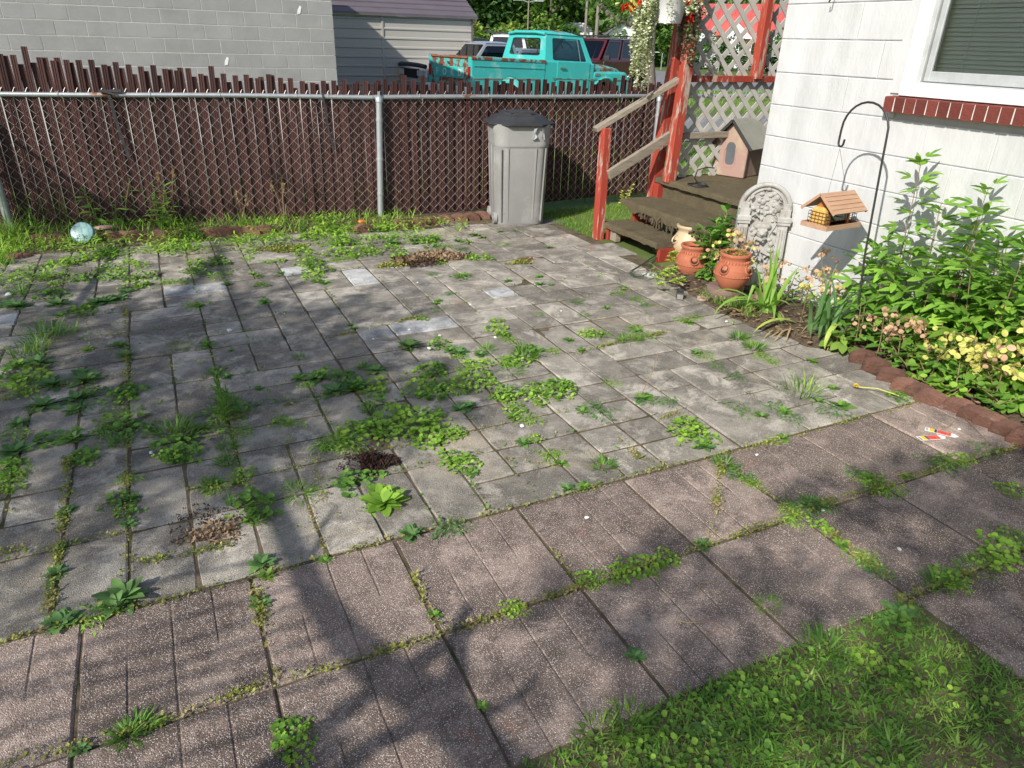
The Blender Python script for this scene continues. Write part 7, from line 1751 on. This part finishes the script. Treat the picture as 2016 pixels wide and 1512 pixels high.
mb = MB(); mb.box((-.20, -.92, .45), (-.08, .92, .62)); o = part('rear_bumper', mb, 'whitepaint', tk); bevel(o, .02, 2)
def letters(par, txt, size, x, z, y_list, mat, depth=.004):
    for ch_, y in zip(txt, y_list):
        c = bpy.data.curves.new('letter', 'FONT'); c.body = ch_; c.size = size; c.extrude = depth; c.align_x = 'CENTER'; c.offset = .004
        o = bpy.data.objects.new('letter', c); COL.objects.link(o); dg = bpy.context.evaluated_depsgraph_get(); me = bpy.data.meshes.new_from_object(o.evaluated_get(dg)); bpy.data.objects.remove(o)
        me.materials.clear(); me.materials.append(MT[mat]); me.name = 'letter'
        q = link('letter', me, par, (x, y, z)); q.rotation_euler = (PI/2, 0, -PI/2)
letters(tk, 'FORD', .21, -.036, .825, (.50, .17, -.17, -.50), 'lettering')
# cab of the turquoise truck
out = [(2.06, .42), (3.62, .42), (3.62, 1.22), (2.06, 1.24)]
side_prism(tk, 'cab_body', out, -Wd+.01, Wd-.01, 'turq', .03)
for s_ in (-1, 1):
    mb = MB(); mb.box((2.42, s_*Wd-.006, .50), (3.45, s_*Wd+.006, 1.24)); o = part('door', mb, 'turq', tk); bevel(o, .006)
    k = MB(); k.bar((2.50, s_*(Wd+.03), 1.10), (2.66, s_*(Wd+.03), 1.10), .02, .03); k.box((2.50, s_*(Wd+.005), 1.085), (2.52, s_*(Wd+.03), 1.115)); k.box((2.64, s_*(Wd+.005), 1.085), (2.66, s_*(Wd+.03), 1.115)); link('door_handle', k.mesh('door_handle', 'chrome'), o)
    k = MB(); k.bar((2.30, s_*(Wd+.012), .86), (4.80, s_*(Wd+.006), .86), .012, .016); part('side_trim', k, 'turqrust', tk)
rf_ = cab(tk, 2.08, 3.56, 2.18, 3.30, 1.22, 1.83, .90, .74, 'turq', 'glass', .09, dict(rear=(.13, .87, .20, .84), front=(.07, .93, .12, .90), side=(.16, .90, .06, .86)), th=.05)
mb = MB(); mb.v = [(2.30+(x-2.30)*.98, y*.97, z+.006) for x, y, z in [tuple(v.co) for v in rf_.data.vertices]]; mb.f = [tuple(p.vertices) for p in rf_.data.polygons if p.center.x > 2.55]
part('roof_rust', mb, 'turqrust', tk, 60)
for s_ in (-1, 1):
    k = MB(); k.bar((3.18, s_*.895, 1.25), (3.12, s_*.765, 1.76), .015, .015); part('vent_window_bar', k, 'chrome', tk)
# visor brow at the rear of the roof
mb = MB(); mb.tube([(2.16, -.74, 1.82), (2.14, -.4, 1.855), (2.14, .4, 1.855), (2.16, .74, 1.82)], .035, 8); part('roof_lip', mb, 'turq', tk, 60)
# seat and wheel inside
mb = MB(); mb.box((2.20, -.75, .85), (2.40, .75, 1.25)); o = part('seat_back', mb, 'dark', tk)
mb = MB(); pts = [(3.10+.0, .42+.19*math.cos(a), 1.28+.17*math.sin(a)) for a in np.linspace(0, 2*PI, 20)]; mb.tube(pts, .012, 5, False); part('steering_wheel', mb, 'black', tk)
# hood and fenders
rings = []
for x, z, w_ in ((3.60, 1.20, .80), (3.9, 1.19, .78), (4.4, 1.16, .74), (4.72, 1.11, .70), (4.82, 1.03, .68)):
    rings.append([Vector((x, w_*t, z+.05*(1-t*t)-(.05 if abs(t) > .95 else 0))) for t in np.linspace(-1, 1, 11)]+[Vector((x, w_, .8)), Vector((x, -w_, .8))])
mb = MB(); mb.loft(rings); part('hood', mb, 'turqrust', tk, 40)
for s_ in (-1, 1):
    out = arch_outline(3.60, 4.85, .45, 1.04, [4.02], .42, hood=[(4.85, .92), (4.70, 1.06)]); side_prism(tk, 'fender', out, s_*.62, s_*Wd, 'turq', .05)
    k = MB(); pts = [(4.02+.46*math.cos(a), s_*(Wd+.004), .45+.46*math.sin(a)) for a in np.linspace(PI, 0, 13)]; k.tube(pts, .03, 6); part('wheel_arch_lip', k, 'turq', tk, 50)
    k = MB(); k.cbox((3.72, s_*(Wd+.008), .98), (.16, .012, .055), 0, .004); part('fender_emblem', k, 'chrome', tk)
    for x in (1.08, 4.02): wheel(tk, x, s_*.80)
mb = MB(); mb.box((4.78, -.85, .55), (4.86, .85, .95)); part('grille', mb, 'chrome', tk)
mb = MB(); mb.box((4.86, -.92, .42), (4.98, .92, .56)); part('front_bumper', mb, 'chrome', tk)
for s_ in (-1, 1):
    mb = MB(); mb.tube([(4.86, s_*.68, .80), (4.89, s_*.68, .80)], .09, 14); part('headlight', mb, 'clearlens', tk)
# --- generic later vehicles
def modern(par, mat, L, Wh, zb, belt, roofz, xb0, xb1, xt0, xt1, arches, hoodz, bed=False, glass='tint', splits=None, rake=.0, trimmat='black'):
    out = arch_outline(0, L, zb, belt, arches, .40, hood=[(L, hoodz-.22), (L-.12, hoodz-.06), (L-.5, hoodz), (xb1+.15, belt)])
    o = side_prism(par, 'body', out, -Wh, Wh, mat, .06)
    cab(par, xb0, xb1, xt0, xt1, belt-.01, roofz, Wh-.04, Wh-.20, mat, glass, .05, dict(rear=(.08, .92, .12, .88), front=(.05, .95, .06, .93), side=(.07, .93, .08, .86)), side_splits=splits)
    for a in arches:
        for s_ in (-1, 1):
            wheel(par, a, s_*(Wh-.12)); k = MB(); pts = [(a+.43*math.cos(t), s_*(Wh+.004), zb+.43*math.sin(t)) for t in np.linspace(PI, 0, 11)]; k.tube(pts, .022, 5); part('wheel_arch', k, trimmat, par, 50)
    for s_ in (-1, 1):
        k = MB(); k.box((L-.03, s_*(Wh-.30)-.17, hoodz-.24), (L+.02, s_*(Wh-.30)+.17, hoodz-.10)); part('headlight', k, 'clearlens', par)
        k = MB(); k.box((-.02, s_*(Wh-.10)-.08, belt-.42), (.03, s_*(Wh-.10)+.08, belt-.10)); part('tail_light', k, 'redlens', par)
        k = MB(); k.cbox((xb1-.25, s_*(Wh+.09), belt+.06), (.09, .18, .12), 0, .02); part('mirror', k, 'black', par)
        for q in range(len(splits or [1])):
            hx = xb0+(xb1-xb0)*((splits[q][0]+.10) if splits else .12); k = MB(); k.cbox((hx, s_*(Wh+.01), belt-.12), (.13, .02, .035), 0, .004); part('door_handle', k, 'black', par)
    k = MB(); k.box((L-.05, -Wh+.45, hoodz-.30), (L+.02, Wh-.45, hoodz-.08)); part('grille', k, 'dark', par)
    k = MB(); k.box((L-.04, -Wh+.04, zb-.02), (L+.12, Wh-.04, zb+.16)); o = part('front_bumper', k, 'chrome', par); bevel(o, .03, 2)
    k = MB(); k.box((-.12, -Wh+.04, zb-.02), (.04, Wh-.04, zb+.16)); o = part('rear_bumper', k, 'chrome', par); bevel(o, .03, 2)
s10 = place('grey_pickup_truck', 'silver grey pickup truck facing left behind the turquoise truck', 'pickup truck', 965, 78, -.03, 19.3, 188, (2.25, .7))
s10.location += R0*.35
modern(s10, 'greypaint', 4.7, .84, .42, 1.08, 1.56, 1.72, 3.25, 1.86, 2.75, (.95, 3.85), .98, glass='tint')
k = MB(); k.tube([(4.66, -.78, .97), (4.74, -.5, 1.0), (4.76, 0, 1.01), (4.74, .5, 1.0), (4.66, .78, .97)], .055, 8); part('bug_deflector', k, 'black', s10, 60)
for s_ in (-1, 1):
    k = MB(); k.box((4.69, s_*.68-.10, .66), (4.73, s_*.68+.10, .72)); part('turn_signal', k, 'amber', s10)
suv = place('maroon_suv', 'dark maroon sport utility vehicle parked behind the hood of the turquoise truck', 'car', 1262, 74, -.03, 24, 205, (.6, .7))
modern(suv, 'maroon', 4.75, .92, .48, 1.17, 1.76, .06, 3.35, .22, 2.7, (.95, 3.9), 1.12, splits=[(.02, .30), (.33, .62), (.65, .95)])
for s_ in (-1, 1):
    k = MB(); k.bar((.5, s_*.62, 1.85), (2.6, s_*.62, 1.85), .03, .03); part('roof_rack', k, 'black', suv)
for x in (.7, 1.5, 2.3):
    k = MB(); k.bar((x, -.62, 1.86), (x, .62, 1.86), .03, .02); part('roof_rack', k, 'black', suv)
wp = place('white_pickup_truck', 'white pickup truck with a black ladder rack far behind the turquoise cab', 'pickup truck', 1000, 64, -.03, 34, 60, (2.3, 0))
modern(wp, 'whitepaint', 5.6, .98, .55, 1.25, 1.85, 2.05, 4.0, 2.2, 3.5, (1.1, 4.6), 1.25)
k = MB()
for x in (.2, 1.9, 3.6):
    k.bar((x, -.85, 1.95), (x, .85, 1.95), .05, .05); k.bar((x, -.85, 1.2), (x, -.85, 1.95), .05, .05); k.bar((x, .85, 1.2), (x, .85, 1.95), .05, .05)
for s_ in (-1, 1): k.bar((.1, s_*.85, 1.98), (4.0, s_*.85, 1.98), .05, .05)
part('ladder_rack', k, 'black', wp)
dc = place('dark_blue_car', 'dark blue car just showing past the right end of the metal shed', 'car', 932, 60, -.03, 38, 240, (2.2, 0))
modern(dc, 'navy', 4.6, .9, .35, 1.0, 1.65, .5, 3.4, 1.0, 2.7, (.9, 3.7), .95)
sc2 = place('silver_car', 'low silver car glimpsed between the grey pickup and the turquoise cab', 'car', 1015, 92, -.03, 24, 195, (2.2, 0))
modern(sc2, 'greypaint', 4.6, .88, .30, .92, 1.36, .6, 3.3, 1.2, 2.5, (.85, 3.7), .85)

# ------------------------------------------------------------------ trees and houses
def crown(center, R_, n, size, seed, mat, par, name='crown', blobs=9, sq=.8):
    r = np.random.RandomState(seed); C_ = r.normal(0, .42, (blobs, 3)); C_[:, 2] *= sq; rad = r.uniform(.28, .55, blobs)
    b = r.randint(0, blobs, n); d = r.normal(0, 1, (n, 3)); d /= np.linalg.norm(d, axis=1)[:, None]
    P = (C_[b]+d*(rad[b]*r.uniform(.55, 1.05, n)**.5)[:, None])*R_
    V, F = scatter(TINY, frames(r.rand(n)*6.28, r.uniform(-.9, .9, n), r.uniform(-1, 1, n)), P+np.array(center), size*r.uniform(.6, 1.3, n))
    return link(name, npmesh(name, V, F, mat), par)
def tree(p, h, R_, lab, mat, seed, n=2600, size=.34, trunk=.16, grp=None, th0=.35):
    h, R_ = h*1.0, R_*1.5; t = thing('broadleaf_tree', lab, 'tree', tuple(p), group=grp); r = random.Random(seed)
    mb = MB(); a = Vector((0, 0, -.1)); pts = [a, Vector((r.uniform(-.1, .1), r.uniform(-.1, .1), h*th0)), Vector((r.uniform(-.3, .3), r.uniform(-.3, .3), h*.8))]; mb.tube(pts, [trunk, trunk*.7, trunk*.25], 8)
    for k in range(5):
        q = pts[1].lerp(pts[2], k/5); az = k*2.4+seed; e = q+Vector((math.cos(az)*R_*.7, math.sin(az)*R_*.7, R_*.45)); mb.tube([q, q.lerp(e, .5)+Vector((0, 0, .1)), e], [trunk*.4, trunk*.28, trunk*.1], 6)
    part('trunk', mb, 'bark', t, 60); crown((0, 0, h-R_*.95), R_, n, size, seed, mat, t); return t
def dpt(u, D, z=0): 
    """ground point under image column u at view distance D"""
    d = (R0*((u-1008)/FPX)+Fh*1.112); return Vector((d.x*D, d.y*D, z))
TS = [(905,58,9,4.0,'tree3','dark tree rising straight behind the shed roof edge'),(960,62,8.5,3.6,'tree2','pale leaved tree above the hedge right of the shed'),(1005,70,11,5,'tree1','green tree behind the thin lamp pole'),(1060,60,8,3.6,'tree1','bright green tree above the turquoise cab roof'),(1100,75,12,5,'tree3','dark tall tree between the two wooden poles'),(1145,66,11,4.2,'tree1','leafy tree left of the small white house'),(1200,80,12,5,'tree3','dark tree behind the small white house roof'),(1240,62,9,3.8,'tree1','green tree behind the hanging silver foliage'),
      (1290,75,11,5,'tree2','pale tree behind the red porch post'),(1350,85,12,5,'tree3','dark tree behind the red roofed house left end'),(1480,95,16,5.5,'tree3','dark tree rising behind the red metal roof'),(1540,80,10,4,'tree1','tree seen through the lattice next to the house corner'),(1580,60,8,3.5,'tree1','tree hidden mostly by the white house corner')]
for i, (u, D, h, R_, m_, lb) in enumerate(TS): tree(dpt(u, D), h, R_, lb, m_, 100+i, n=6000, size=.5)
for i, (u, D, h, R_, m_, lb) in enumerate([(935,44,2.9,2.2,'hedge','grey green shrub mass behind the dark blue car'),(985,46,3.0,2.4,'hedge','yellow green hedge bush behind the white pickup'),(1025,50,3.1,2.2,'tree1','bright round bush left of the truck roof'),(1085,52,2.6,2.0,'tree3','dark bush above the turquoise cab'),(1195,46,2.7,1.7,'tree2','grey green bush before the small white houses'),(1222,42,2.0,1.0,'tree1','small bright shrub above the maroon roof rack'),(1300,40,3.6,1.3,'tree1','tall green shrub between the trunk and the red post'),(1372,55,2.6,2.2,'tree3','dark shrub at the left corner of the red roofed house'),(1440,57,2.4,1.8,'tree1','bushy shrub before the white siding'),(1500,50,2.4,1.8,'tree3','dark shrub near the right end of the red roofed house')]):
    t = thing('bush', lb, 'bush', tuple(dpt(u, D))); crown((0, 0, h*.42), R_, 1700, .26, 300+i, m_, t, 'foliage', 7, .55)
# wooded slope filling the gaps: one mass
r = np.random.RandomState(5); n = 16000; uu = r.uniform(860, 1700, n); DD = r.uniform(95, 120, n); d = np.stack([np.array((R0*((u-1008)/FPX)+Fh*1.112)) for u in uu])
P = d*DD[:, None]; P[:, 2] = r.uniform(0, 15, n)*(.85+.15*np.sin(uu/37.)); leafcloud('distant_woods', P, (1.1, 2.2), 'tree3', 91, TINY, el=(-.8, .8))
hl = MB(); vsl = []
for i in range(25):
    a = math.radians(-20+i*7.5); vsl += [(math.cos(a)*125, math.sin(a)*125, -.1), (math.cos(a)*150, math.sin(a)*150, 11+2*math.sin(i*1.7))]
hl.add(vsl, [(2*i, 2*i+2, 2*i+3, 2*i+1) for i in range(24)]); struct('hill', hl, 'ground')
def houseb(name, lab, p, yaw, L, Wd_, wallh, rh, wallm, roofm, wins=(), cat_='house', chim=False):
    t = thing(name, lab, cat_, tuple(p), yaw)
    mb = MB(); mb.box((0, 0, -.2), (L, Wd_, wallh)); part('wall', mb, wallm, t)
    mb = MB(); mb.prism([(0, wallh), (Wd_, wallh), (Wd_/2, wallh+rh)], 0, L, lambda a, b, d: Vector((d, a, b))); part('gable', mb, wallm, t)
    for s_ in (0, 1):
        a = Vector((0, -.3 if s_ == 0 else Wd_+.3, wallh-.15*rh/ (Wd_/2))); b = Vector((0, Wd_/2, wallh+rh+.02)); mb = MB()
        vs = []
        for X in (-.3, L+.3): vs += [Vector((X, a.y, a.z)), Vector((X, b.y, b.z)), Vector((X, b.y, b.z+.10)), Vector((X, a.y, a.z+.10))]
        mb.add(vs, [(0,1,2,3),(7,6,5,4),(0,4,5,1),(3,2,6,7),(0,3,7,4),(1,5,6,2)]); rf2 = part('roof', mb, roofm, t)
        if roofm == 'redroof':
            for q in range(int(L/.45)):
                k = MB(); x = q*.45; k.bar((x, a.y, a.z+.12), (x, b.y, b.z+.12), .05, .03); link('roof_rib', k.mesh('roof_rib', roofm), rf2)
    for (x, z, w_, h_, sh) in wins:
        mb = MB(); mb.box((x, -.04, z), (x+w_, .0, z+h_)); o = part('window', mb, 'vinyl', t); k = MB(); k.box((x+.07, -.05, z+.07), (x+w_-.07, -.042, z+h_-.07)); link('pane', k.mesh('pane', 'dark'), o)
        if sh:
            for xx in (x-.34, x+w_+.04): k = MB(); k.box((xx, -.05, z), (xx+.30, -.003, z+h_)); part('shutter', k, 'shutter', t)
    return t
Lh = dpt(1350, 62); Rh = dpt(1640, 58); yw = math.atan2(Rh.y-Lh.y, Rh.x-Lh.x)
rh_ = houseb('red_roof_house', 'white sided house with a red metal roof seen through the lattice', Lh, yw, (Rh-Lh).length, 7, 2.9, 2.0, 'siding', 'redroof', [(.8, .9, .9, 1.2, False), (4.2, .9, 1.6, 1.2, False), (7.6, .9, 1.0, 1.3, True), (10.2, .9, 1.0, 1.3, True)])
for k in range(16):
    mb = MB(); mb.box((0, -.016, .2+k*.17), ((Rh-Lh).length, 0, .215+k*.17)); part('siding_board', mb, 'siding', rh_)
# front gable porch of that house
t = dpt(1395, 57); mbx = thing('porch_gable', 'pale blue white gable porch standing before the red roofed house', 'porch', tuple(t), yw)
mb = MB(); mb.prism([(0, 2.2), (2.6, 2.2), (1.3, 3.3)], 0, .1, lambda a, b, d: Vector((a, d, b))); part('gable', mb, 'siding', mbx)
for x in (0.05, 1.3, 2.5): mb = MB(); mb.box((x-.06, 0, -.1), (x+.06, .12, 2.2)); part('post', mb, 'vinyl', mbx)
for s_ in (-1, 1): mb = MB(); mb.bar((1.3+s_*1.5, .5, 2.08), (1.3, .5, 3.36), 1.3, .06, up=(0, 1, 0)); part('roof', mb, 'redroof', mbx)
houseb('white_cottage', 'small white house with pale windows far behind the maroon roof', dpt(1133, 70), yw+.2, 2.6, 4, 3.4, 1.2, 'siding', 'greyroof', [(.4, 1.3, .5, 1.2, False), (1.5, 1.3, .5, 1.2, False)])
houseb('white_garage', 'white gabled garage roof right of the wooden pole', dpt(1155, 58), yw-1.0, 3.2, 3.4, 2.3, 1.3, 'siding', 'greyroof')
houseb('brown_roof_house', 'low house with a dark brown roof behind the bushes', dpt(1105, 74), yw+.1, 3.2, 4, 2.5, 1.4, 'redwood' if False else 'shutter', 'brownroof')
houseb('white_shed', 'white low pitched shed roof just above the turquoise cab', dpt(1068, 60), yw+.5, 3.6, 3.2, 2.2, .8, 'siding', 'vinyl')
houseb('purple_roof_house', 'house with dusky roof showing behind the small bright shrub', dpt(1205, 66), yw, 5.5, 4, 2.6, 1.1, 'siding', 'brownroof')
def upole(u, D, h, r, lab, cat_='pole', lamp=False, name='utility_pole'):
    t = thing(name, lab, cat_, tuple(dpt(u, D))); mb = MB(); mb.tube([(0, 0, -.2), (0.02, 0, h)], [r, r*.75], 10); part('shaft', mb, 'pole', t, 50)
    if lamp:
        for s_ in (-1, 1):
            k = MB(); k.bar((0, 0, h-.1), (s_*.55, 0, h+.05), .05, .05); part('arm', k, 'alu', t); k = MB(); k.cbox((s_*.75, 0, h+.03), (.5, .28, .12), 0, .03); part('lamp_head', k, 'alu', t)
upole(1153, 48, 9, .13, 'grey weathered utility pole standing behind the maroon vehicle')
upole(1131, 55, 9, .12, 'brown wooden pole left of the grey utility pole')
upole(1018, 46, 3.9, .06, 'thin rusty pole with two pale lamp heads above the hedge', 'lamp post', True, 'lamp_post')
# road and grass seen through the lattice
rp = [at(1200, 128, -.045), at(1290, 139, -.045), at(1560, 160, -.045), at(1900, 175, -.045), at(1900, 215, -.045), at(1560, 186, -.045), at(1290, 174, -.045), at(1200, 168, -.045)]
g = MB(); g.add([tuple(p) for p in rp], [tuple(range(8))]); struct('road', g, 'asphalt')
# low wire fence along the far lawn
ff = thing('far_fence', 'low chain link fence along the lawn before the red roofed house', 'fence', tuple(dpt(1340, 50)))
A_, B_ = dpt(1250, 52), dpt(1700, 46); mb = MB(); mb.tube([A_+ZZ*1.1, B_+ZZ*1.1], .03, 6); part('top_rail', mb, 'galvclean', ff, None, True)
for k in range(12):
    q = A_.lerp(B_, k/11); mb = MB(); mb.tube([q-ZZ*.1, q+ZZ*1.12], .035, 6); part('post', mb, 'galvclean', ff, None, True)
# tree just behind the fence, trunk showing beside the porch
tt = CAM+ray(1281, 120)*9.9; base = Vector((tt.x, tt.y, 0))
nt_ = thing('yard_tree', 'grey lichen covered tree trunk right behind the slatted fence with a limb reaching left', 'tree', tuple(base))
def rel(u, v, D): return CAM+ray(u, v)*D-base
mb = MB(); mb.tube([Vector((0.02, 0, -.1)), rel(1283, 190, 9.8), rel(1279, 120, 9.9), rel(1283, 60, 10), rel(1290, 0, 10), rel(1300, -90, 10.1)], [.11, .075, .066, .06, .055, .045], 10)
mb.tube([rel(1283, 60, 10), rel(1262, 52, 10.2), rel(1235, 44, 10.4), rel(1205, 34, 10.6), rel(1180, 8, 10.8), rel(1165, -40, 11)], [.055, .05, .046, .042, .036, .02], 8)
part('trunk', mb, 'bark', nt_, 60)
def lcl(u0, u1, v0, v1, D, n, s, seed, mat='tree1'):
    r = np.random.RandomState(seed); P = np.array([tuple(rel(r.uniform(u0, u1), r.uniform(v0, v1), D+r.uniform(-.5, .5))) for _ in range(n)])
    V, F = scatter(OVT, frames(r.rand(n)*6.28, r.uniform(-.9, .4, n), r.uniform(-.6, .6, n)), P, s*r.uniform(.6, 1.2, n)); link('crown', npmesh('crown', V, F, mat), nt_)
lcl(1150, 1250, -160, 22, 10.6, 650, .10, 1); lcl(1215, 1290, -120, 42, 10.2, 420, .10, 2); lcl(1195, 1250, 20, 50, 10.3, 80, .09, 3, 'tree2'); lcl(1290, 1345, 62, 120, 10.6, 0+1, .05, 4)
# sapling sprig in front of the maroon vehicle
sg = CAM+ray(1172, 190)*9.6; leafystem((sg.x, sg.y, 0), 1.42, 'young leafy sapling rising between fence and turquoise fender', 26, .10, 'tree2', OVT, 'sapling', (.02, .02), 3, 'sapling', .1)

# ================================================================== SHADE TREE (behind and left of the camera)
SD = -sun_to
def up_from(x, y, t): return Vector((x, y, 0))+SD*t
st = thing('shade_tree', 'large shade tree left of the yard that dapples the patio', 'tree', (-6.6, -2.9, 0))
def sp_(p): return p-st.location
mb = MB(); root = Vector((-6.6, -2.9, 0))
limbs = []
B0 = Vector((-2.55, -.85, 0)); TL = 3.1
limbs.append(([root+ZZ*-.1, root+Vector((.1, .1, 2.2)), up_from(-.6, .9, 7.6), up_from(.2, 1.3, 8.2)], [.26, .2, .12, .05]))
bare = [([B0-ZZ*.1, B0+Vector((.02, .05, .9)), up_from(.62, .80, TL), up_from(.50, 1.10, TL), up_from(.44, 1.30, TL), up_from(.34, 1.46, TL), up_from(.27, 1.66, TL), up_from(.23, 1.85, TL), up_from(.20, 2.2, TL), up_from(.185, 2.6, TL+.1), up_from(.22, 3.3, TL+.6), up_from(.32, 4.8, TL+2.2), up_from(.35, 6.6, TL+3.4)], [.09, .08, .05, .048, .047, .044, .038, .034, .029, .026, .024, .024, .02]),
 ([up_from(.47, 1.22, TL), up_from(.60, 1.53, TL), up_from(.66, 1.60, TL)], [.03, .024, .014]),
 ([up_from(.62, 1.50, TL), up_from(.40, 1.43, TL), up_from(.16, 1.35, TL), up_from(-.12, 1.24, TL), up_from(-.5, 1.08, TL)], [.026, .028, .026, .024, .02]),
 ([up_from(.46, 1.26, TL), up_from(.25, 1.24, TL), up_from(.02, 1.13, TL), up_from(-.35, .98, TL)], [.028, .026, .022, .018]),
 ([up_from(.52, 1.20, TL), up_from(.66, 1.22, TL), up_from(.74, 1.27, TL)], [.022, .015, .008]),
 ([up_from(.20, 2.2, TL), up_from(.11, 2.45, TL), up_from(.06, 2.8, TL+.1)], [.016, .012, .006]),
 ([up_from(.24, 2.0, TL), up_from(.34, 2.2, TL), up_from(.42, 2.3, TL)], [.012, .010, .005])]
for k_ in range(9):
    y_ = 1.30+k_*.085; bare.append(([up_from(.25, y_+.10, TL+.1), up_from(-.2, y_+.10+.03*math.sin(k_), TL+.3), up_from(-.75, y_+.12+.05*math.sin(k_*2), TL+.5)], [.006, .007, .006]))
bt = thing('bare_tree', 'small bare leaning tree left of the patio whose shadow crosses the pavers', 'tree', tuple(B0))
mb = MB()
for pts, rs in bare: mb.tube([p-B0 for p in pts], rs, 8)
part('trunk', mb, 'bark', bt, 60); mb = MB()
limbs.append(([root+Vector((.1, .1, 2.0)), up_from(-1.6, 3.0, 8.2), up_from(-.3, 4.2, 8.4), up_from(.4, 6.2, 8.4)], [.17, .10, .07, .03]))
limbs.append(([root+Vector((.1, .1, 2.2)), up_from(1.0, .2, 8.2), up_from(2.4, .6, 8.0), up_from(3.4, 1.2, 8.2)], [.15, .09, .06, .03]))
for pts, rs in limbs: mb.tube([sp_(p) for p in pts], rs, 8)
part('trunk', mb, 'bark', st, 60)
CL = [(-.9,5.2,.55,1),(-.5,4.6,.60,1.1),(-.1,4.9,.38,.8),(.25,4.45,.50,1.1),(.0,4.0,.60,1.2),(.55,4.75,.35,.7),(.75,4.2,.42,1.1),(.55,3.7,.50,1.2),(1.0,3.75,.26,.8),(.95,3.3,.36,1.1),(.45,3.15,.50,1.2),(-.1,3.35,.55,1.2),(-.6,3.7,.5,1.2),(1.15,2.98,.24,1),(.85,2.85,.22,1),(.25,2.75,.30,1.1),(-.25,2.8,.40,1.1),(-.7,3.05,.4,1.1),(-.55,2.45,.28,.6),(-.2,2.3,.22,.55),(1.05,4.55,.25,.6),(1.35,4.15,.22,.45),(1.45,4.75,.25,.35),(.65,5.15,.25,.4),(.1,5.5,.25,.25),(-1.0,6.0,.3,.3),
      (-1.1,7.9,.45,.8),(-.6,7.5,.42,.8),(-.2,7.25,.35,.8),(.15,7.0,.30,.9),(.45,6.75,.22,.8),(-.9,7.1,.35,.6),(.75,7.1,.16,.45),(1.55,7.3,.16,.45),
      (1.0,1.50,.17,.8),(1.22,1.42,.15,.9),(1.42,1.50,.17,1),(1.62,1.42,.12,.7),(1.05,1.12,.26,1.1),(1.35,1.15,.20,.9),(1.75,1.22,.16,.8),(2.15,1.60,.16,.9),(2.38,1.52,.18,1.1),(2.7,1.48,.25,1.2),(3.05,1.35,.30,1.3),(2.5,1.15,.34,1.3),(2.9,1.0,.34,1.3),(3.4,1.25,.30,1.2),(2.1,1.05,.22,1.1),(2.2,.6,.40,1.3),(2.7,.55,.4,1.3),(3.3,.8,.4,1.2),
      (1.75,.95,.22,.7),(1.5,.75,.30,.5),(1.1,.75,.32,.6),(.75,.9,.20,.9),(1.85,.55,.28,.35),(1.35,.35,.4,.6),(.8,.45,.35,1.1),(1.9,.1,.5,.5),(1.2,-.1,.5,1.1),(-.75,1.75,.16,.5),(-.5,1.25,.2,.5),(.0,.95,.22,.7),(3.3,1.75,.13,.5),(.62,1.25,.13,.5)]
rr_ = np.random.RandomState(17); Ps = []
e1 = Vector((-math.sin(SUN_AZ), math.cos(SUN_AZ), 0))
for i, (x, y, rad, den) in enumerate(CL):
    n = int(rad*rad*den*1900); a = rr_.rand(n)*6.28; q = np.sqrt(rr_.rand(n))*rad*(1+.22*np.sin(3*a+i)+.15*np.sin(5*a+2*i))
    t = 7.2+rr_.normal(0, .7, n)+.5*math.sin(i*1.3)
    # leaves spread inside a real volume whose shadow lands around (x, y)
    Ps.append(np.stack([x+q*np.cos(a)+SD.x*t, y+q*np.sin(a)+SD.y*t, SD.z*t], 1))
Ps = np.vstack(Ps)-np.array(st.location)
V, F = scatter(OVT, frames(rr_.rand(len(Ps))*6.28, rr_.uniform(-.9, .6, len(Ps)), rr_.uniform(-.9, .9, len(Ps))), Ps, rr_.uniform(.07, .13, len(Ps)))
link('crown', npmesh('crown', V, F, 'tree1'), st)
print('shade leaves', len(Ps))
